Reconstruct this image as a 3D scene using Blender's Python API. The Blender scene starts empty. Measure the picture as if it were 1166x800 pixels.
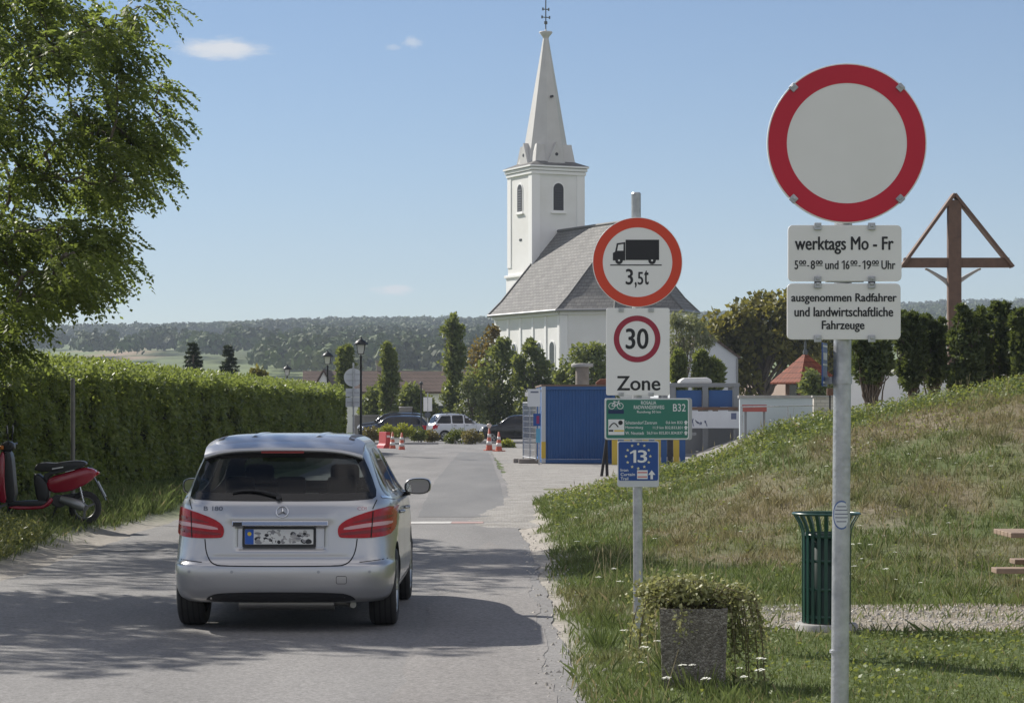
import bpy, bmesh, math, random
import numpy as np
from mathutils import Vector, Matrix, geometry
from mathutils.bvhtree import BVHTree

# ------------------------------------------------------------------ camera, sky, sun, exposure
SC = bpy.context.scene
COL = SC.collection
F = 2800.0            # focal length in photo pixels (photo 1166 wide), horizon on row 468, eye 1.75 m
EYE = 1.75
cam_d = bpy.data.cameras.new('camera')
cam = bpy.data.objects.new('camera', cam_d)
COL.objects.link(cam)
cam.location = (0, 0, EYE)
cam.rotation_euler = (math.radians(90), 0, 0)
cam_d.sensor_width = 36.0
cam_d.lens = 36.0 * F / 1166.0
cam_d.shift_y = 68.0 / 1166.0
cam_d.clip_start = 0.1
cam_d.clip_end = 6000
SC.camera = cam

SUN_EL = math.radians(36.5)
SUN_H = Vector((-0.72, 0.69)).normalized()          # towards the sun, on the ground
SUN_DIR = Vector((SUN_H.x * math.cos(SUN_EL), SUN_H.y * math.cos(SUN_EL), math.sin(SUN_EL)))
world = bpy.data.worlds.new('World')
SC.world = world
world.use_nodes = True
wn, wl = world.node_tree.nodes, world.node_tree.links
wn.clear()
sky = wn.new('ShaderNodeTexSky')
sky.sky_type = 'NISHITA'
sky.sun_disc = False
sky.sun_elevation = SUN_EL
sky.sun_rotation = math.atan2(SUN_H.x, SUN_H.y)
sky.altitude = 200
sky.air_density = 0.9
sky.dust_density = 0.05
sky.ozone_density = 4.0
bg = wn.new('ShaderNodeBackground')
bg.inputs['Strength'].default_value = 0.065
wout = wn.new('ShaderNodeOutputWorld')
# small fair-weather clouds, fixed by direction in the sky
tc = wn.new('ShaderNodeTexCoord')
def cloud_mask(px, py, rx, ry, scale, seed):
    d = Vector(((px - 583) / F, 1.0, -(py - 468) / F)).normalized()
    sub = wn.new('ShaderNodeVectorMath'); sub.operation = 'SUBTRACT'; sub.inputs[1].default_value = d
    wl.new(tc.outputs['Generated'], sub.inputs[0])
    mul = wn.new('ShaderNodeVectorMath'); mul.operation = 'MULTIPLY'
    mul.inputs[1].default_value = (F / rx, F / rx, F / ry); wl.new(sub.outputs[0], mul.inputs[0])
    ln = wn.new('ShaderNodeVectorMath'); ln.operation = 'LENGTH'; wl.new(mul.outputs[0], ln.inputs[0])
    no = wn.new('ShaderNodeTexNoise'); no.inputs['Scale'].default_value = scale; no.inputs['Detail'].default_value = 6
    no.inputs['Roughness'].default_value = 0.65
    of = wn.new('ShaderNodeVectorMath'); of.operation = 'ADD'; of.inputs[1].default_value = (seed, seed * 2, 0)
    wl.new(mul.outputs[0], of.inputs[0]); wl.new(of.outputs[0], no.inputs['Vector'])
    ma = wn.new('ShaderNodeMath'); ma.operation = 'MULTIPLY_ADD'
    ma.inputs[1].default_value = 1.9; wl.new(no.outputs['Fac'], ma.inputs[0])
    neg = wn.new('ShaderNodeMath'); neg.operation = 'MULTIPLY'; neg.inputs[1].default_value = -1.0
    wl.new(ln.outputs['Value'], neg.inputs[0]); wl.new(neg.outputs[0], ma.inputs[2])
    mr = wn.new('ShaderNodeMapRange'); mr.interpolation_type = 'SMOOTHSTEP'
    mr.inputs['From Min'].default_value = -0.05; mr.inputs['From Max'].default_value = 0.75
    wl.new(ma.outputs[0], mr.inputs['Value'])
    return mr.outputs['Result']
prev = sky.outputs['Color']
# broken cloud added to the unseen sky behind the camera, to brighten shaded faces
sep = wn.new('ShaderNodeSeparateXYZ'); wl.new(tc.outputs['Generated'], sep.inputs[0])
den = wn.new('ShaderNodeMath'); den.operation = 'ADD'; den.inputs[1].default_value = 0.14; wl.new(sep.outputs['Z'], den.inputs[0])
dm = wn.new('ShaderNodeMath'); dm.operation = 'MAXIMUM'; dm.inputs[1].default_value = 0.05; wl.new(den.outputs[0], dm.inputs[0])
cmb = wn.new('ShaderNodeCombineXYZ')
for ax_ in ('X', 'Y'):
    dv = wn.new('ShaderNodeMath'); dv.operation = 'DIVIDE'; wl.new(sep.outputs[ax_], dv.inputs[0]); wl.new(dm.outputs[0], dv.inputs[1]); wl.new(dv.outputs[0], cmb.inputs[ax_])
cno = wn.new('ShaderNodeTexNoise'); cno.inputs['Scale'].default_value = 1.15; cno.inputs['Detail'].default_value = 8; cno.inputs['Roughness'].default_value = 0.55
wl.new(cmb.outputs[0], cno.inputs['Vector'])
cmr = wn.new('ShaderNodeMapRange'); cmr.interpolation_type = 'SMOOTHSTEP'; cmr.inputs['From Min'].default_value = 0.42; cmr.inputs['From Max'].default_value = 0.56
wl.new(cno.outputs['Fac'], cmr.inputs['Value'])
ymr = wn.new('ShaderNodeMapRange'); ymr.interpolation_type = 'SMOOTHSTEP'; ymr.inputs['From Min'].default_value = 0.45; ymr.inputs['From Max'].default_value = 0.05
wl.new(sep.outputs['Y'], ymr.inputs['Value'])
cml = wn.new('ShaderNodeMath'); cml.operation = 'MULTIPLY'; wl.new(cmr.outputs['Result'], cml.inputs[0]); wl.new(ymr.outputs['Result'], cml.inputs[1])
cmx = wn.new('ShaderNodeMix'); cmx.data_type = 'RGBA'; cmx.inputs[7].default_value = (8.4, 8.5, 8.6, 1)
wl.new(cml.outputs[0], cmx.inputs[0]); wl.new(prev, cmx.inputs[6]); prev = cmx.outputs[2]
for (px, py, rx, ry, sc, sd, amt) in [(254, 55, 62, 15, 1.0, 3.1, 0.9), (470, 48, 14, 8, 1.3, 7.7, 0.45),
                                      (447, 54, 10, 5, 1.3, 1.7, 0.3), (447, 329, 28, 8, 1.2, 5.2, 0.75)]:
    m = cloud_mask(px, py, rx, ry, sc, sd)
    am = wn.new('ShaderNodeMath'); am.operation = 'MULTIPLY'; am.inputs[1].default_value = amt
    wl.new(m, am.inputs[0])
    mx = wn.new('ShaderNodeMix'); mx.data_type = 'RGBA'
    mx.inputs[7].default_value = (8.4, 8.9, 9.0, 1)
    wl.new(am.outputs[0], mx.inputs[0]); wl.new(prev, mx.inputs[6]); prev = mx.outputs[2]
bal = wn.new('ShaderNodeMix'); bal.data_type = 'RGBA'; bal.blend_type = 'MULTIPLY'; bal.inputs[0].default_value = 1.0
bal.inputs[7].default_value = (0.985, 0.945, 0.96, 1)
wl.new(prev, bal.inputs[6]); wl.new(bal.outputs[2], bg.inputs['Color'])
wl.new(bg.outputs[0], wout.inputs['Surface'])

sun_d = bpy.data.lights.new('sun', 'SUN')
sun_d.energy = 4.6
sun_d.angle = math.radians(0.53)
sun_d.color = (1.0, 0.95, 0.87)
sun = bpy.data.objects.new('sun', sun_d)
COL.objects.link(sun)
sun.rotation_euler = (-SUN_DIR).to_track_quat('-Z', 'Y').to_euler()
sun.location = (-30, 40, 60)

SC.view_settings.view_transform = 'Standard'
SC.view_settings.look = 'None'
SC.view_settings.gamma = 1.0
SC.view_settings.use_curve_mapping = False
SC.view_settings.exposure = 0.54
SC.render.engine = 'CYCLES'
SC.cycles.use_denoising = True
SC.cycles.max_bounces = 6
SC.cycles.diffuse_bounces = 3
SC.cycles.glossy_bounces = 3
SC.cycles.transmission_bounces = 4
SC.cycles.transparent_max_bounces = 8
SC.cycles.volume_bounces = 0
SC.cycles.caustics_reflective = False
SC.cycles.caustics_refractive = False

# ------------------------------------------------------------------ helpers
def W(px, py, Y):                       # photo pixel at distance Y -> point of the place
    return Vector(((px - 583.0) * Y / F, Y, EYE - (py - 468.0) * Y / F))

rng = np.random.default_rng(7)
random.seed(7)

def smooth(a, b, x):
    t = np.clip((np.asarray(x, float) - a) / (b - a), 0, 1)
    return t * t * (3 - 2 * t)

def vnoise(x, y, seed=0):
    x = np.asarray(x, float); y = np.asarray(y, float)
    xi = np.floor(x).astype(np.int64); yi = np.floor(y).astype(np.int64)
    fx = x - xi; fy = y - yi
    fx = fx * fx * (3 - 2 * fx); fy = fy * fy * (3 - 2 * fy)
    def hsh(a, b):
        n = (a * 374761393 + b * 668265263 + seed * 974634777) & 0x7fffffff
        n = ((n ^ (n >> 13)) * 1274126177) & 0x7fffffff
        return ((n ^ (n >> 16)) & 0xffff) / 65535.0
    a = hsh(xi, yi); b = hsh(xi + 1, yi); c = hsh(xi, yi + 1); d = hsh(xi + 1, yi + 1)
    return (a * (1 - fx) + b * fx) * (1 - fy) + (c * (1 - fx) + d * fx) * fy

def fbm(x, y, seed=0, oct=4):
    s = 0; a = 0.5; t = 0
    for k in range(oct):
        s = s + a * vnoise(np.asarray(x) * 2 ** k, np.asarray(y) * 2 ** k, seed + k * 17); t += a; a *= 0.5
    return s / t

# ---- materials
MATS = {}
def pmat(name, col, rough=0.6, metal=0.0, col2=None, nscale=6.0, bump=0.0, bscale=40.0, spec=0.5, coat=0.0, mixpow=None, detail=5):
    if name in MATS: return MATS[name]
    m = bpy.data.materials.new(name); m.use_nodes = True
    n, l = m.node_tree.nodes, m.node_tree.links
    b = n['Principled BSDF']
    b.inputs['Base Color'].default_value = (*col, 1)
    b.inputs['Roughness'].default_value = rough
    b.inputs['Metallic'].default_value = metal
    b.inputs['Specular IOR Level'].default_value = spec
    if coat: b.inputs['Coat Weight'].default_value = coat; b.inputs['Coat Roughness'].default_value = 0.04
    t = n.new('ShaderNodeTexCoord')
    if col2 is not None:
        no = n.new('ShaderNodeTexNoise'); no.inputs['Scale'].default_value = nscale; no.inputs['Detail'].default_value = detail
        no.inputs['Roughness'].default_value = 0.6
        l.new(t.outputs['Object'], no.inputs['Vector'])
        mr = n.new('ShaderNodeMapRange'); mr.inputs['From Min'].default_value = 0.3; mr.inputs['From Max'].default_value = 0.7
        l.new(no.outputs['Fac'], mr.inputs['Value'])
        mx = n.new('ShaderNodeMix'); mx.data_type = 'RGBA'
        mx.inputs[6].default_value = (*col, 1); mx.inputs[7].default_value = (*col2, 1)
        l.new(mr.outputs['Result'], mx.inputs[0]); l.new(mx.outputs[2], b.inputs['Base Color'])
    if bump:
        nb = n.new('ShaderNodeTexNoise'); nb.inputs['Scale'].default_value = bscale; nb.inputs['Detail'].default_value = 4
        l.new(t.outputs['Object'], nb.inputs['Vector'])
        bp = n.new('ShaderNodeBump'); bp.inputs['Strength'].default_value = bump; bp.inputs['Distance'].default_value = 0.02
        l.new(nb.outputs['Fac'], bp.inputs['Height']); l.new(bp.outputs[0], b.inputs['Normal'])
    MATS[name] = m
    return m

def leafmat(name, c1, c2, trans=0.35, tcol=None, rough=0.5):
    if name in MATS: return MATS[name]
    m = bpy.data.materials.new(name); m.use_nodes = True
    n, l = m.node_tree.nodes, m.node_tree.links
    b = n['Principled BSDF']; out = n['Material Output']
    g = n.new('ShaderNodeNewGeometry')
    mx = n.new('ShaderNodeMix'); mx.data_type = 'RGBA'
    mx.inputs[6].default_value = (*c1, 1); mx.inputs[7].default_value = (*c2, 1)
    l.new(g.outputs['Random Per Island'], mx.inputs[0])
    l.new(mx.outputs[2], b.inputs['Base Color'])
    b.inputs['Roughness'].default_value = rough
    b.inputs['Specular IOR Level'].default_value = 0.3
    tr = n.new('ShaderNodeBsdfTranslucent')
    if tcol is None: tcol = (c2[0] * 1.9, c2[1] * 1.8, c2[2] * 0.9)
    tr.inputs['Color'].default_value = (*tcol, 1)
    ms = n.new('ShaderNodeMixShader'); ms.inputs[0].default_value = trans
    l.new(b.outputs[0], ms.inputs[1]); l.new(tr.outputs[0], ms.inputs[2]); l.new(ms.outputs[0], out.inputs['Surface'])
    MATS[name] = m
    return m

def attrmat(name, rough=0.9, bump=0.0, bscale=30.0, trans=0.0, var=0.25, vscale=25.0, fine=0.0):
    """colour comes from the mesh's own 'col' attribute (soil, grass and crop colours), broken up by noise"""
    if name in MATS: return MATS[name]
    m = bpy.data.materials.new(name); m.use_nodes = True
    n, l = m.node_tree.nodes, m.node_tree.links
    b = n['Principled BSDF']; out = n['Material Output']
    a = n.new('ShaderNodeAttribute'); a.attribute_name = 'col'
    t = n.new('ShaderNodeTexCoord')
    no = n.new('ShaderNodeTexNoise'); no.inputs['Scale'].default_value = vscale; no.inputs['Detail'].default_value = 6
    no.inputs['Roughness'].default_value = 0.7
    l.new(t.outputs['Object'], no.inputs['Vector'])
    mr = n.new('ShaderNodeMapRange'); mr.inputs['From Min'].default_value = 0.3; mr.inputs['From Max'].default_value = 0.7
    mr.inputs['To Min'].default_value = 1 - var; mr.inputs['To Max'].default_value = 1 + var
    l.new(no.outputs['Fac'], mr.inputs['Value'])
    vm = n.new('ShaderNodeVectorMath'); vm.operation = 'SCALE'
    l.new(a.outputs['Color'], vm.inputs[0]); l.new(mr.outputs['Result'], vm.inputs['Scale'])
    l.new(vm.outputs[0], b.inputs['Base Color'])
    b.inputs['Roughness'].default_value = rough; b.inputs['Specular IOR Level'].default_value = 0.2
    if bump:
        bp = n.new('ShaderNodeBump'); bp.inputs['Strength'].default_value = bump; bp.inputs['Distance'].default_value = 0.03
        l.new(no.outputs['Fac'], bp.inputs['Height']); l.new(bp.outputs[0], b.inputs['Normal'])
    if trans:
        tr = n.new('ShaderNodeBsdfTranslucent'); l.new(vm.outputs[0], tr.inputs['Color'])
        ms = n.new('ShaderNodeMixShader'); ms.inputs[0].default_value = trans
        l.new(b.outputs[0], ms.inputs[1]); l.new(tr.outputs[0], ms.inputs[2]); l.new(ms.outputs[0], out.inputs['Surface'])
    MATS[name] = m
    return m

def glassmat(name, tint=(0.3, 0.33, 0.34), rough=0.02):
    if name in MATS: return MATS[name]
    m = bpy.data.materials.new(name); m.use_nodes = True
    n, l = m.node_tree.nodes, m.node_tree.links
    n.remove(n['Principled BSDF']); out = n['Material Output']
    tr = n.new('ShaderNodeBsdfTransparent'); tr.inputs['Color'].default_value = (*tint, 1)
    gl = n.new('ShaderNodeBsdfGlossy'); gl.inputs['Roughness'].default_value = rough
    fr = n.new('ShaderNodeFresnel'); fr.inputs['IOR'].default_value = 1.5
    ms = n.new('ShaderNodeMixShader')
    l.new(fr.outputs[0], ms.inputs[0]); l.new(tr.outputs[0], ms.inputs[1]); l.new(gl.outputs[0], ms.inputs[2])
    l.new(ms.outputs[0], out.inputs['Surface'])
    MATS[name] = m
    return m

# ---- object helpers
def tag(o, label=None, cat=None, group=None, kind=None):
    if label: o['label'] = label
    if cat: o['category'] = cat
    if group: o['group'] = group
    if kind: o['kind'] = kind
    return o

def thing(name, label, cat, loc=(0, 0, 0), rz=0.0, group=None):
    o = bpy.data.objects.new(name, None); COL.objects.link(o)
    o.empty_display_size = 0.2
    o.location = loc; o.rotation_euler = (0, 0, rz)
    return tag(o, label, cat, group)

def copy_tree(o, parent=None):
    c = o.copy(); COL.objects.link(c); c.parent = parent
    for ch in list(o.children): copy_tree(ch, c)
    return c

class MB:
    def __init__(s): s.v = []; s.f = []; s.m = []; s.s = []
    def add(s, vs, fs, m=0, sm=False):
        o = len(s.v); s.v += [tuple(v) for v in vs]
        for f in fs: s.f.append([i + o for i in f]); s.m.append(m); s.s.append(sm)
        return s
    def box(s, c, d, rz=0.0, m=0, R=None):
        hx, hy, hz = d[0] / 2, d[1] / 2, d[2] / 2
        if R is None: R = Matrix.Rotation(rz, 3, 'Z')
        c = Vector(c)
        vs = [c + R @ Vector((x * hx, y * hy, z * hz)) for z in (-1, 1) for y in (-1, 1) for x in (-1, 1)]
        return s.add(vs, [(0, 2, 3, 1), (4, 5, 7, 6), (0, 1, 5, 4), (2, 6, 7, 3), (0, 4, 6, 2), (1, 3, 7, 5)], m)
    def bar(s, a, b, w, d, m=0, up=(0, 0, 1)):
        a = Vector(a); b = Vector(b); ax = (b - a); L = ax.length; ax.normalize()
        u = Vector(up)
        if abs(ax.dot(u)) > 0.95: u = Vector((1, 0, 0))
        sd = ax.cross(u).normalized(); u = sd.cross(ax).normalized()
        R = Matrix((sd, ax, u)).transposed()
        return s.box((a + b) / 2, (w, L, d), R=R, m=m)
    def cyl(s, a, b, r0, r1=None, n=16, m=0, caps=True, sm=True):
        if r1 is None: r1 = r0
        a = Vector(a); b = Vector(b); ax = (b - a).normalized()
        u = Vector((0, 0, 1)) if abs(ax.z) < 0.9 else Vector((1, 0, 0))
        p = ax.cross(u).normalized(); q = p.cross(ax).normalized()
        vs = []
        for (c, r) in ((a, r0), (b, r1)):
            for k in range(n):
                t = 2 * math.pi * k / n
                vs.append(c + p * (r * math.cos(t)) + q * (r * math.sin(t)))
        s.add(vs, [(k, n + k, n + (k + 1) % n, (k + 1) % n) for k in range(n)], m, sm)
        if caps: s.add(vs, [list(range(n)), list(range(2 * n - 1, n - 1, -1))], m)
        return s
    def tube(s, pts, r, n=8, m=0, closed=False):
        pts = [Vector(p) for p in pts]; N = len(pts)
        rs = r if isinstance(r, (list, tuple)) else [r] * N
        vs = []; prevp = None
        for i, p in enumerate(pts):
            a = pts[(i - 1) % N] if (i > 0 or closed) else p
            b = pts[(i + 1) % N] if (i < N - 1 or closed) else p
            ax = (b - a).normalized()
            if prevp is None:
                u = Vector((0, 0, 1)) if abs(ax.z) < 0.9 else Vector((1, 0, 0))
                pp = ax.cross(u).normalized()
            else:
                pp = (prevp - ax * prevp.dot(ax)).normalized()
            prevp = pp; q = ax.cross(pp)
            for k in range(n):
                t = 2 * math.pi * k / n
                vs.append(p + pp * (rs[i] * math.cos(t)) + q * (rs[i] * math.sin(t)))
        fs = []
        for i in range(N if closed else N - 1):
            j = (i + 1) % N
            for k in range(n):
                fs.append((i * n + k, i * n + (k + 1) % n, j * n + (k + 1) % n, j * n + k))
        s.add(vs, fs, m, True)
        if not closed: s.add(vs, [list(range(n - 1, -1, -1)), list(range((N - 1) * n, N * n))], m)
        return s
    def lathe(s, prof, n=24, c=(0, 0, 0), m=0, sm=True, a0=0.0):
        vs = []; c = Vector(c)
        for (r, z) in prof:
            for k in range(n):
                t = 2 * math.pi * k / n + a0
                vs.append(c + Vector((r * math.cos(t), r * math.sin(t), z)))
        fs = []
        for i in range(len(prof) - 1):
            for k in range(n):
                fs.append((i * n + k, i * n + (k + 1) % n, (i + 1) * n + (k + 1) % n, (i + 1) * n + k))
        s.add(vs, fs, m, sm)
        s.add(vs, [list(range(n - 1, -1, -1)), list(range((len(prof) - 1) * n, len(prof) * n))], m)
        return s
    def prism(s, pts, y0, y1, m=0, fr=None):
        """outline (x, z) extruded in y from y0 (front) to y1; fr maps (x, y, z) to a vector"""
        fr = fr or (lambda x, y, z: Vector((x, y, z)))
        n = len(pts)
        area = sum(pts[i][0] * pts[(i + 1) % n][1] - pts[(i + 1) % n][0] * pts[i][1] for i in range(n))
        if area < 0: pts = pts[::-1]
        vs = [fr(x, y0, z) for x, z in pts] + [fr(x, y1, z) for x, z in pts]
        s.add(vs, [list(range(n)), list(range(2 * n - 1, n - 1, -1))] + [(k, n + k, n + (k + 1) % n, (k + 1) % n) for k in range(n)], m)
        return s
    def build(s, name, mats, parent=None, bevel=0.0, seg=2, loc=None, rz=None):
        me = bpy.data.meshes.new(name)
        me.from_pydata(s.v, [], s.f)
        if not isinstance(mats, (list, tuple)): mats = [mats]
        for m in mats: me.materials.append(m)
        me.polygons.foreach_set('material_index', s.m)
        me.polygons.foreach_set('use_smooth', s.s)
        me.update()
        o = bpy.data.objects.new(name, me); COL.objects.link(o)
        if parent is not None: o.parent = parent
        if loc is not None: o.location = loc
        if rz is not None: o.rotation_euler = (0, 0, rz)
        if bevel:
            b = o.modifiers.new('bevel', 'BEVEL'); b.width = bevel; b.segments = seg; b.limit_method = 'ANGLE'
            b.angle_limit = math.radians(35); b.harden_normals = False
        return o

def build_np(name, V, mat, parent=None, col=None, smooth_n=False):
    """V: (n, k, 3) separate k-gons"""
    V = np.asarray(V, np.float32); n, k = V.shape[:2]
    me = bpy.data.meshes.new(name)
    me.vertices.add(n * k); me.vertices.foreach_set('co', V.reshape(-1))
    me.loops.add(n * k); me.loops.foreach_set('vertex_index', np.arange(n * k, dtype=np.int32))
    me.polygons.add(n)
    me.polygons.foreach_set('loop_start', np.arange(0, n * k, k, dtype=np.int32))
    try: me.polygons.foreach_set('loop_total', np.full(n, k, dtype=np.int32))
    except Exception: pass
    me.materials.append(mat)
    me.update(calc_edges=True)
    if col is not None:
        a = me.attributes.new('col', 'FLOAT_COLOR', 'POINT')
        c = np.ones((n, k, 4), np.float32); c[:, :, :3] = np.asarray(col)[:, None, :]
        a.data.foreach_set('color', c.reshape(-1))
    me.validate()
    o = bpy.data.objects.new(name, me); COL.objects.link(o)
    if parent is not None: o.parent = parent
    return o

def unit(v): return v / np.maximum(np.linalg.norm(v, axis=-1, keepdims=True), 1e-9)

def leaves(P, D, N, L, Wd, fold=0.0):
    """diamond leaves: base P, direction D, face normal N, length L, width Wd"""
    D = unit(D); S = unit(np.cross(D, N)); N2 = np.cross(S, D)
    L = np.broadcast_to(np.asarray(L, float).reshape(-1, 1), (len(P), 1)); Wd = np.broadcast_to(np.asarray(Wd, float).reshape(-1, 1), (len(P), 1))
    mid = P + D * L * 0.45
    return np.stack([P, mid + S * Wd / 2 + N2 * fold * Wd, P + D * L, mid - S * Wd / 2 + N2 * fold * Wd], axis=1)

def clump_leaves(C, R, n, L, Wd, rg, shell=0.55, out=0.6, down=0.0, up=0.0):
    """C (m,3) centres, R (m,3) radii, n leaves per clump"""
    C = np.repeat(np.asarray(C, float), n, axis=0); R = np.repeat(np.asarray(R, float), n, axis=0)
    u = unit(rg.normal(size=C.shape))
    rad = (shell + (1 - shell) * rg.random((len(C), 1))) * np.where(rg.random((len(C), 1)) < 0.25, rg.random((len(C), 1)), 1)
    P = C + u * R * rad
    N = unit(u * out + rg.normal(size=C.shape) * 0.6 + np.array([0, 0, 0.25]))
    D = unit(rg.normal(size=C.shape) + u * 0.5 + np.array([0, 0, up - down]))
    Ls = L * (0.6 + 0.8 * rg.random(len(C)))
    return leaves(P, D, N, Ls, Ls * Wd)

def chaikin(p, n=2, closed=True):
    p = [tuple(q) for q in p]
    for _ in range(n):
        q = []
        N = len(p)
        for i in range(N if closed else N - 1):
            a, b = p[i], p[(i + 1) % N]
            q += [(a[0] * .75 + b[0] * .25, a[1] * .75 + b[1] * .25), (a[0] * .25 + b[0] * .75, a[1] * .25 + b[1] * .75)]
        if not closed: q = [p[0]] + q + [p[-1]]
        p = q
    return p

def cutcorner(poly, d):
    out = []; n = len(poly)
    for i in range(n):
        a, b, c = Vector(poly[i - 1]), Vector(poly[i]), Vector(poly[(i + 1) % n])
        out += [tuple(b + (a - b).normalized() * d), tuple(b + ((a - b).normalized() + (c - b).normalized()) * d * .3), tuple(b + (c - b).normalized() * d)]
    return out

def inpoly(x, y, poly):
    c = False; n = len(poly); j = n - 1
    for i in range(n):
        xi, yi = poly[i]; xj, yj = poly[j]
        if (yi > y) != (yj > y) and x < (xj - xi) * (y - yi) / (yj - yi) + xi: c = not c
        j = i
    return c

def resample(poly, d):
    out = []; n = len(poly)
    for i in range(n):
        a, b = Vector(poly[i]), Vector(poly[(i + 1) % n]); k = max(1, int(math.ceil((b - a).length / d)))
        for j in range(k): out.append(tuple(a.lerp(b, j / k)))
    return out

# ---- writing: text set into an exact box on a plate facing -y
_font_cache = {}
def text_geo(body, bold=0.0):
    key = (body, bold)
    if key in _font_cache: return _font_cache[key]
    cu = bpy.data.curves.new('t', 'FONT'); cu.body = body; cu.size = 1.0; cu.offset = bold; cu.resolution_u = 4
    ob = bpy.data.objects.new('t', cu); COL.objects.link(ob)
    dg = bpy.context.evaluated_depsgraph_get(); dg.update()
    me = bpy.data.meshes.new_from_object(ob.evaluated_get(dg))
    vs = [(v.co.x, v.co.y) for v in me.vertices]; fs = [list(p.vertices) for p in me.polygons]
    bpy.data.objects.remove(ob); bpy.data.curves.remove(cu); bpy.data.meshes.remove(me)
    xs = [v[0] for v in vs]; ys = [v[1] for v in vs]
    r = (vs, fs, min(xs), max(xs), min(ys), max(ys)); _font_cache[key] = r
    return r

def put_text(mb, body, x0, x1, z0, z1, y, bold=0.0, m=0, fr=None):
    vs, fs, ax, bx, ay, by = text_geo(body, bold)
    fr = fr or (lambda x, y, z: Vector((x, y, z)))
    sx = (x1 - x0) / (bx - ax); sz = (z1 - z0) / (by - ay)
    mb.add([fr(x0 + (vx - ax) * sx, y, z0 + (vy - ay) * sz) for vx, vy in vs], fs, m)

def ring(cx, cz, r, n=48, a0=0.0): return [(cx + r * math.cos(a0 + 2 * math.pi * k / n), cz + r * math.sin(a0 + 2 * math.pi * k / n)) for k in range(n)]

def annulus(mb, cx, cz, r0, r1, y, n=64, m=0):
    vs = [Vector((x, y, z)) for x, z in ring(cx, cz, r0, n)] + [Vector((x, y, z)) for x, z in ring(cx, cz, r1, n)]
    mb.add(vs, [(k, n + k, n + (k + 1) % n, (k + 1) % n)[::-1] for k in range(n)], m)

def rrect(x0, x1, z0, z1, r, n=5):
    p = []
    for cx, cz, a in ((x1 - r, z0 + r, -90), (x1 - r, z1 - r, 0), (x0 + r, z1 - r, 90), (x0 + r, z0 + r, 180)):
        for k in range(n + 1):
            t = math.radians(a + 90 * k / n); p.append((cx + r * math.cos(t), cz + r * math.sin(t)))
    return p

def pchip(xs, ys, x):
    xs = np.array(xs, float); ys = np.array(ys, float); h = np.diff(xs); d = np.diff(ys) / h
    m = np.zeros_like(ys); m[0] = d[0]; m[-1] = d[-1]
    for i in range(1, len(xs) - 1):
        if d[i - 1] * d[i] > 0: m[i] = 2 * d[i - 1] * d[i] / (d[i - 1] + d[i])
    k = np.clip(np.searchsorted(xs, x) - 1, 0, len(h) - 1); t = (x - xs[k]) / h[k]
    return ((2 * t**3 - 3 * t**2 + 1) * ys[k] + (t**3 - 2 * t**2 + t) * h[k] * m[k] + (-2 * t**3 + 3 * t**2) * ys[k + 1] + (t**3 - t**2) * h[k] * m[k + 1])

# ------------------------------------------------------------------ the ground
RX = [-1200, -500, -330, -150, 0, 120, 330, 600, 1200]
RZ = [60, 60, 66, 73, 73, 74, 86, 92, 92]
MX = [0.25, 0.81, 1.53, 2.96, 3.8, 4.5, 5.1, 5.96, 6.8, 8.3, 11, 16, 26, 40]
MZ = [0, .16, .38, .80, 1.14, 1.38, 1.53, 1.68, 1.88, 2.16, 2.58, 2.85, 2.0, 0]
def ground_z(x, y):
    x = np.asarray(x, float); y = np.asarray(y, float)
    ridge = np.interp(x, MX, MZ, left=0, right=0)
    back = smooth(6.5, 10.0, x) * 0.55
    A = smooth(23.0, 40, y) * (back + (1 - back) * (1 - smooth(40.5, 50, y))) * (1 - smooth(84, 120, y))
    lump = (fbm(x * 0.9, y * 0.6, 3) - 0.5) * 0.28 * smooth(0.8, 2.0, x) * smooth(24, 27, y) * (1 - smooth(48, 60, y)) * (1 - smooth(20, 40, x))
    verge = 0.16 * smooth(-5.5, -6.5, x) * (1 - smooth(100, 130, y))
    t = np.clip((y - 520) / 1680, 0, 1.12)
    hill = np.interp(x, RX, RZ) * t
    roll = (fbm(x / 160.0, y / 160.0, 9) - 0.5) * 8 * smooth(600, 1100, y)
    return ridge * A + lump + verge + hill + roll

GREEN = np.array([0.095, 0.122, 0.042]); DRY = np.array([0.165, 0.138, 0.085]); SOIL = np.array([0.23, 0.195, 0.15]); GRAV = np.array([0.36, 0.33, 0.29])
def dryness(x, y):
    d = fbm(x * 0.55, y * 0.35, 21) * 0.75 + fbm(x * 2.3, y * 1.6, 22) * 0.35
    m = smooth(23.5, 27, y) * smooth(1.2, 3.2, x) * (1 - smooth(36.5, 40, y))     # sun-burnt middle of the bank
    lawn = (1 - smooth(18.8, 19.6, y)) * smooth(1.2, 1.8, x)
    return np.clip(smooth(0.50, 0.84, d + 0.15 * m - 0.10 * (1 - smooth(1.2, 2.6, x)) - 0.30 * lawn - 0.16 * smooth(36, 40, y)), 0, 1)

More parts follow.
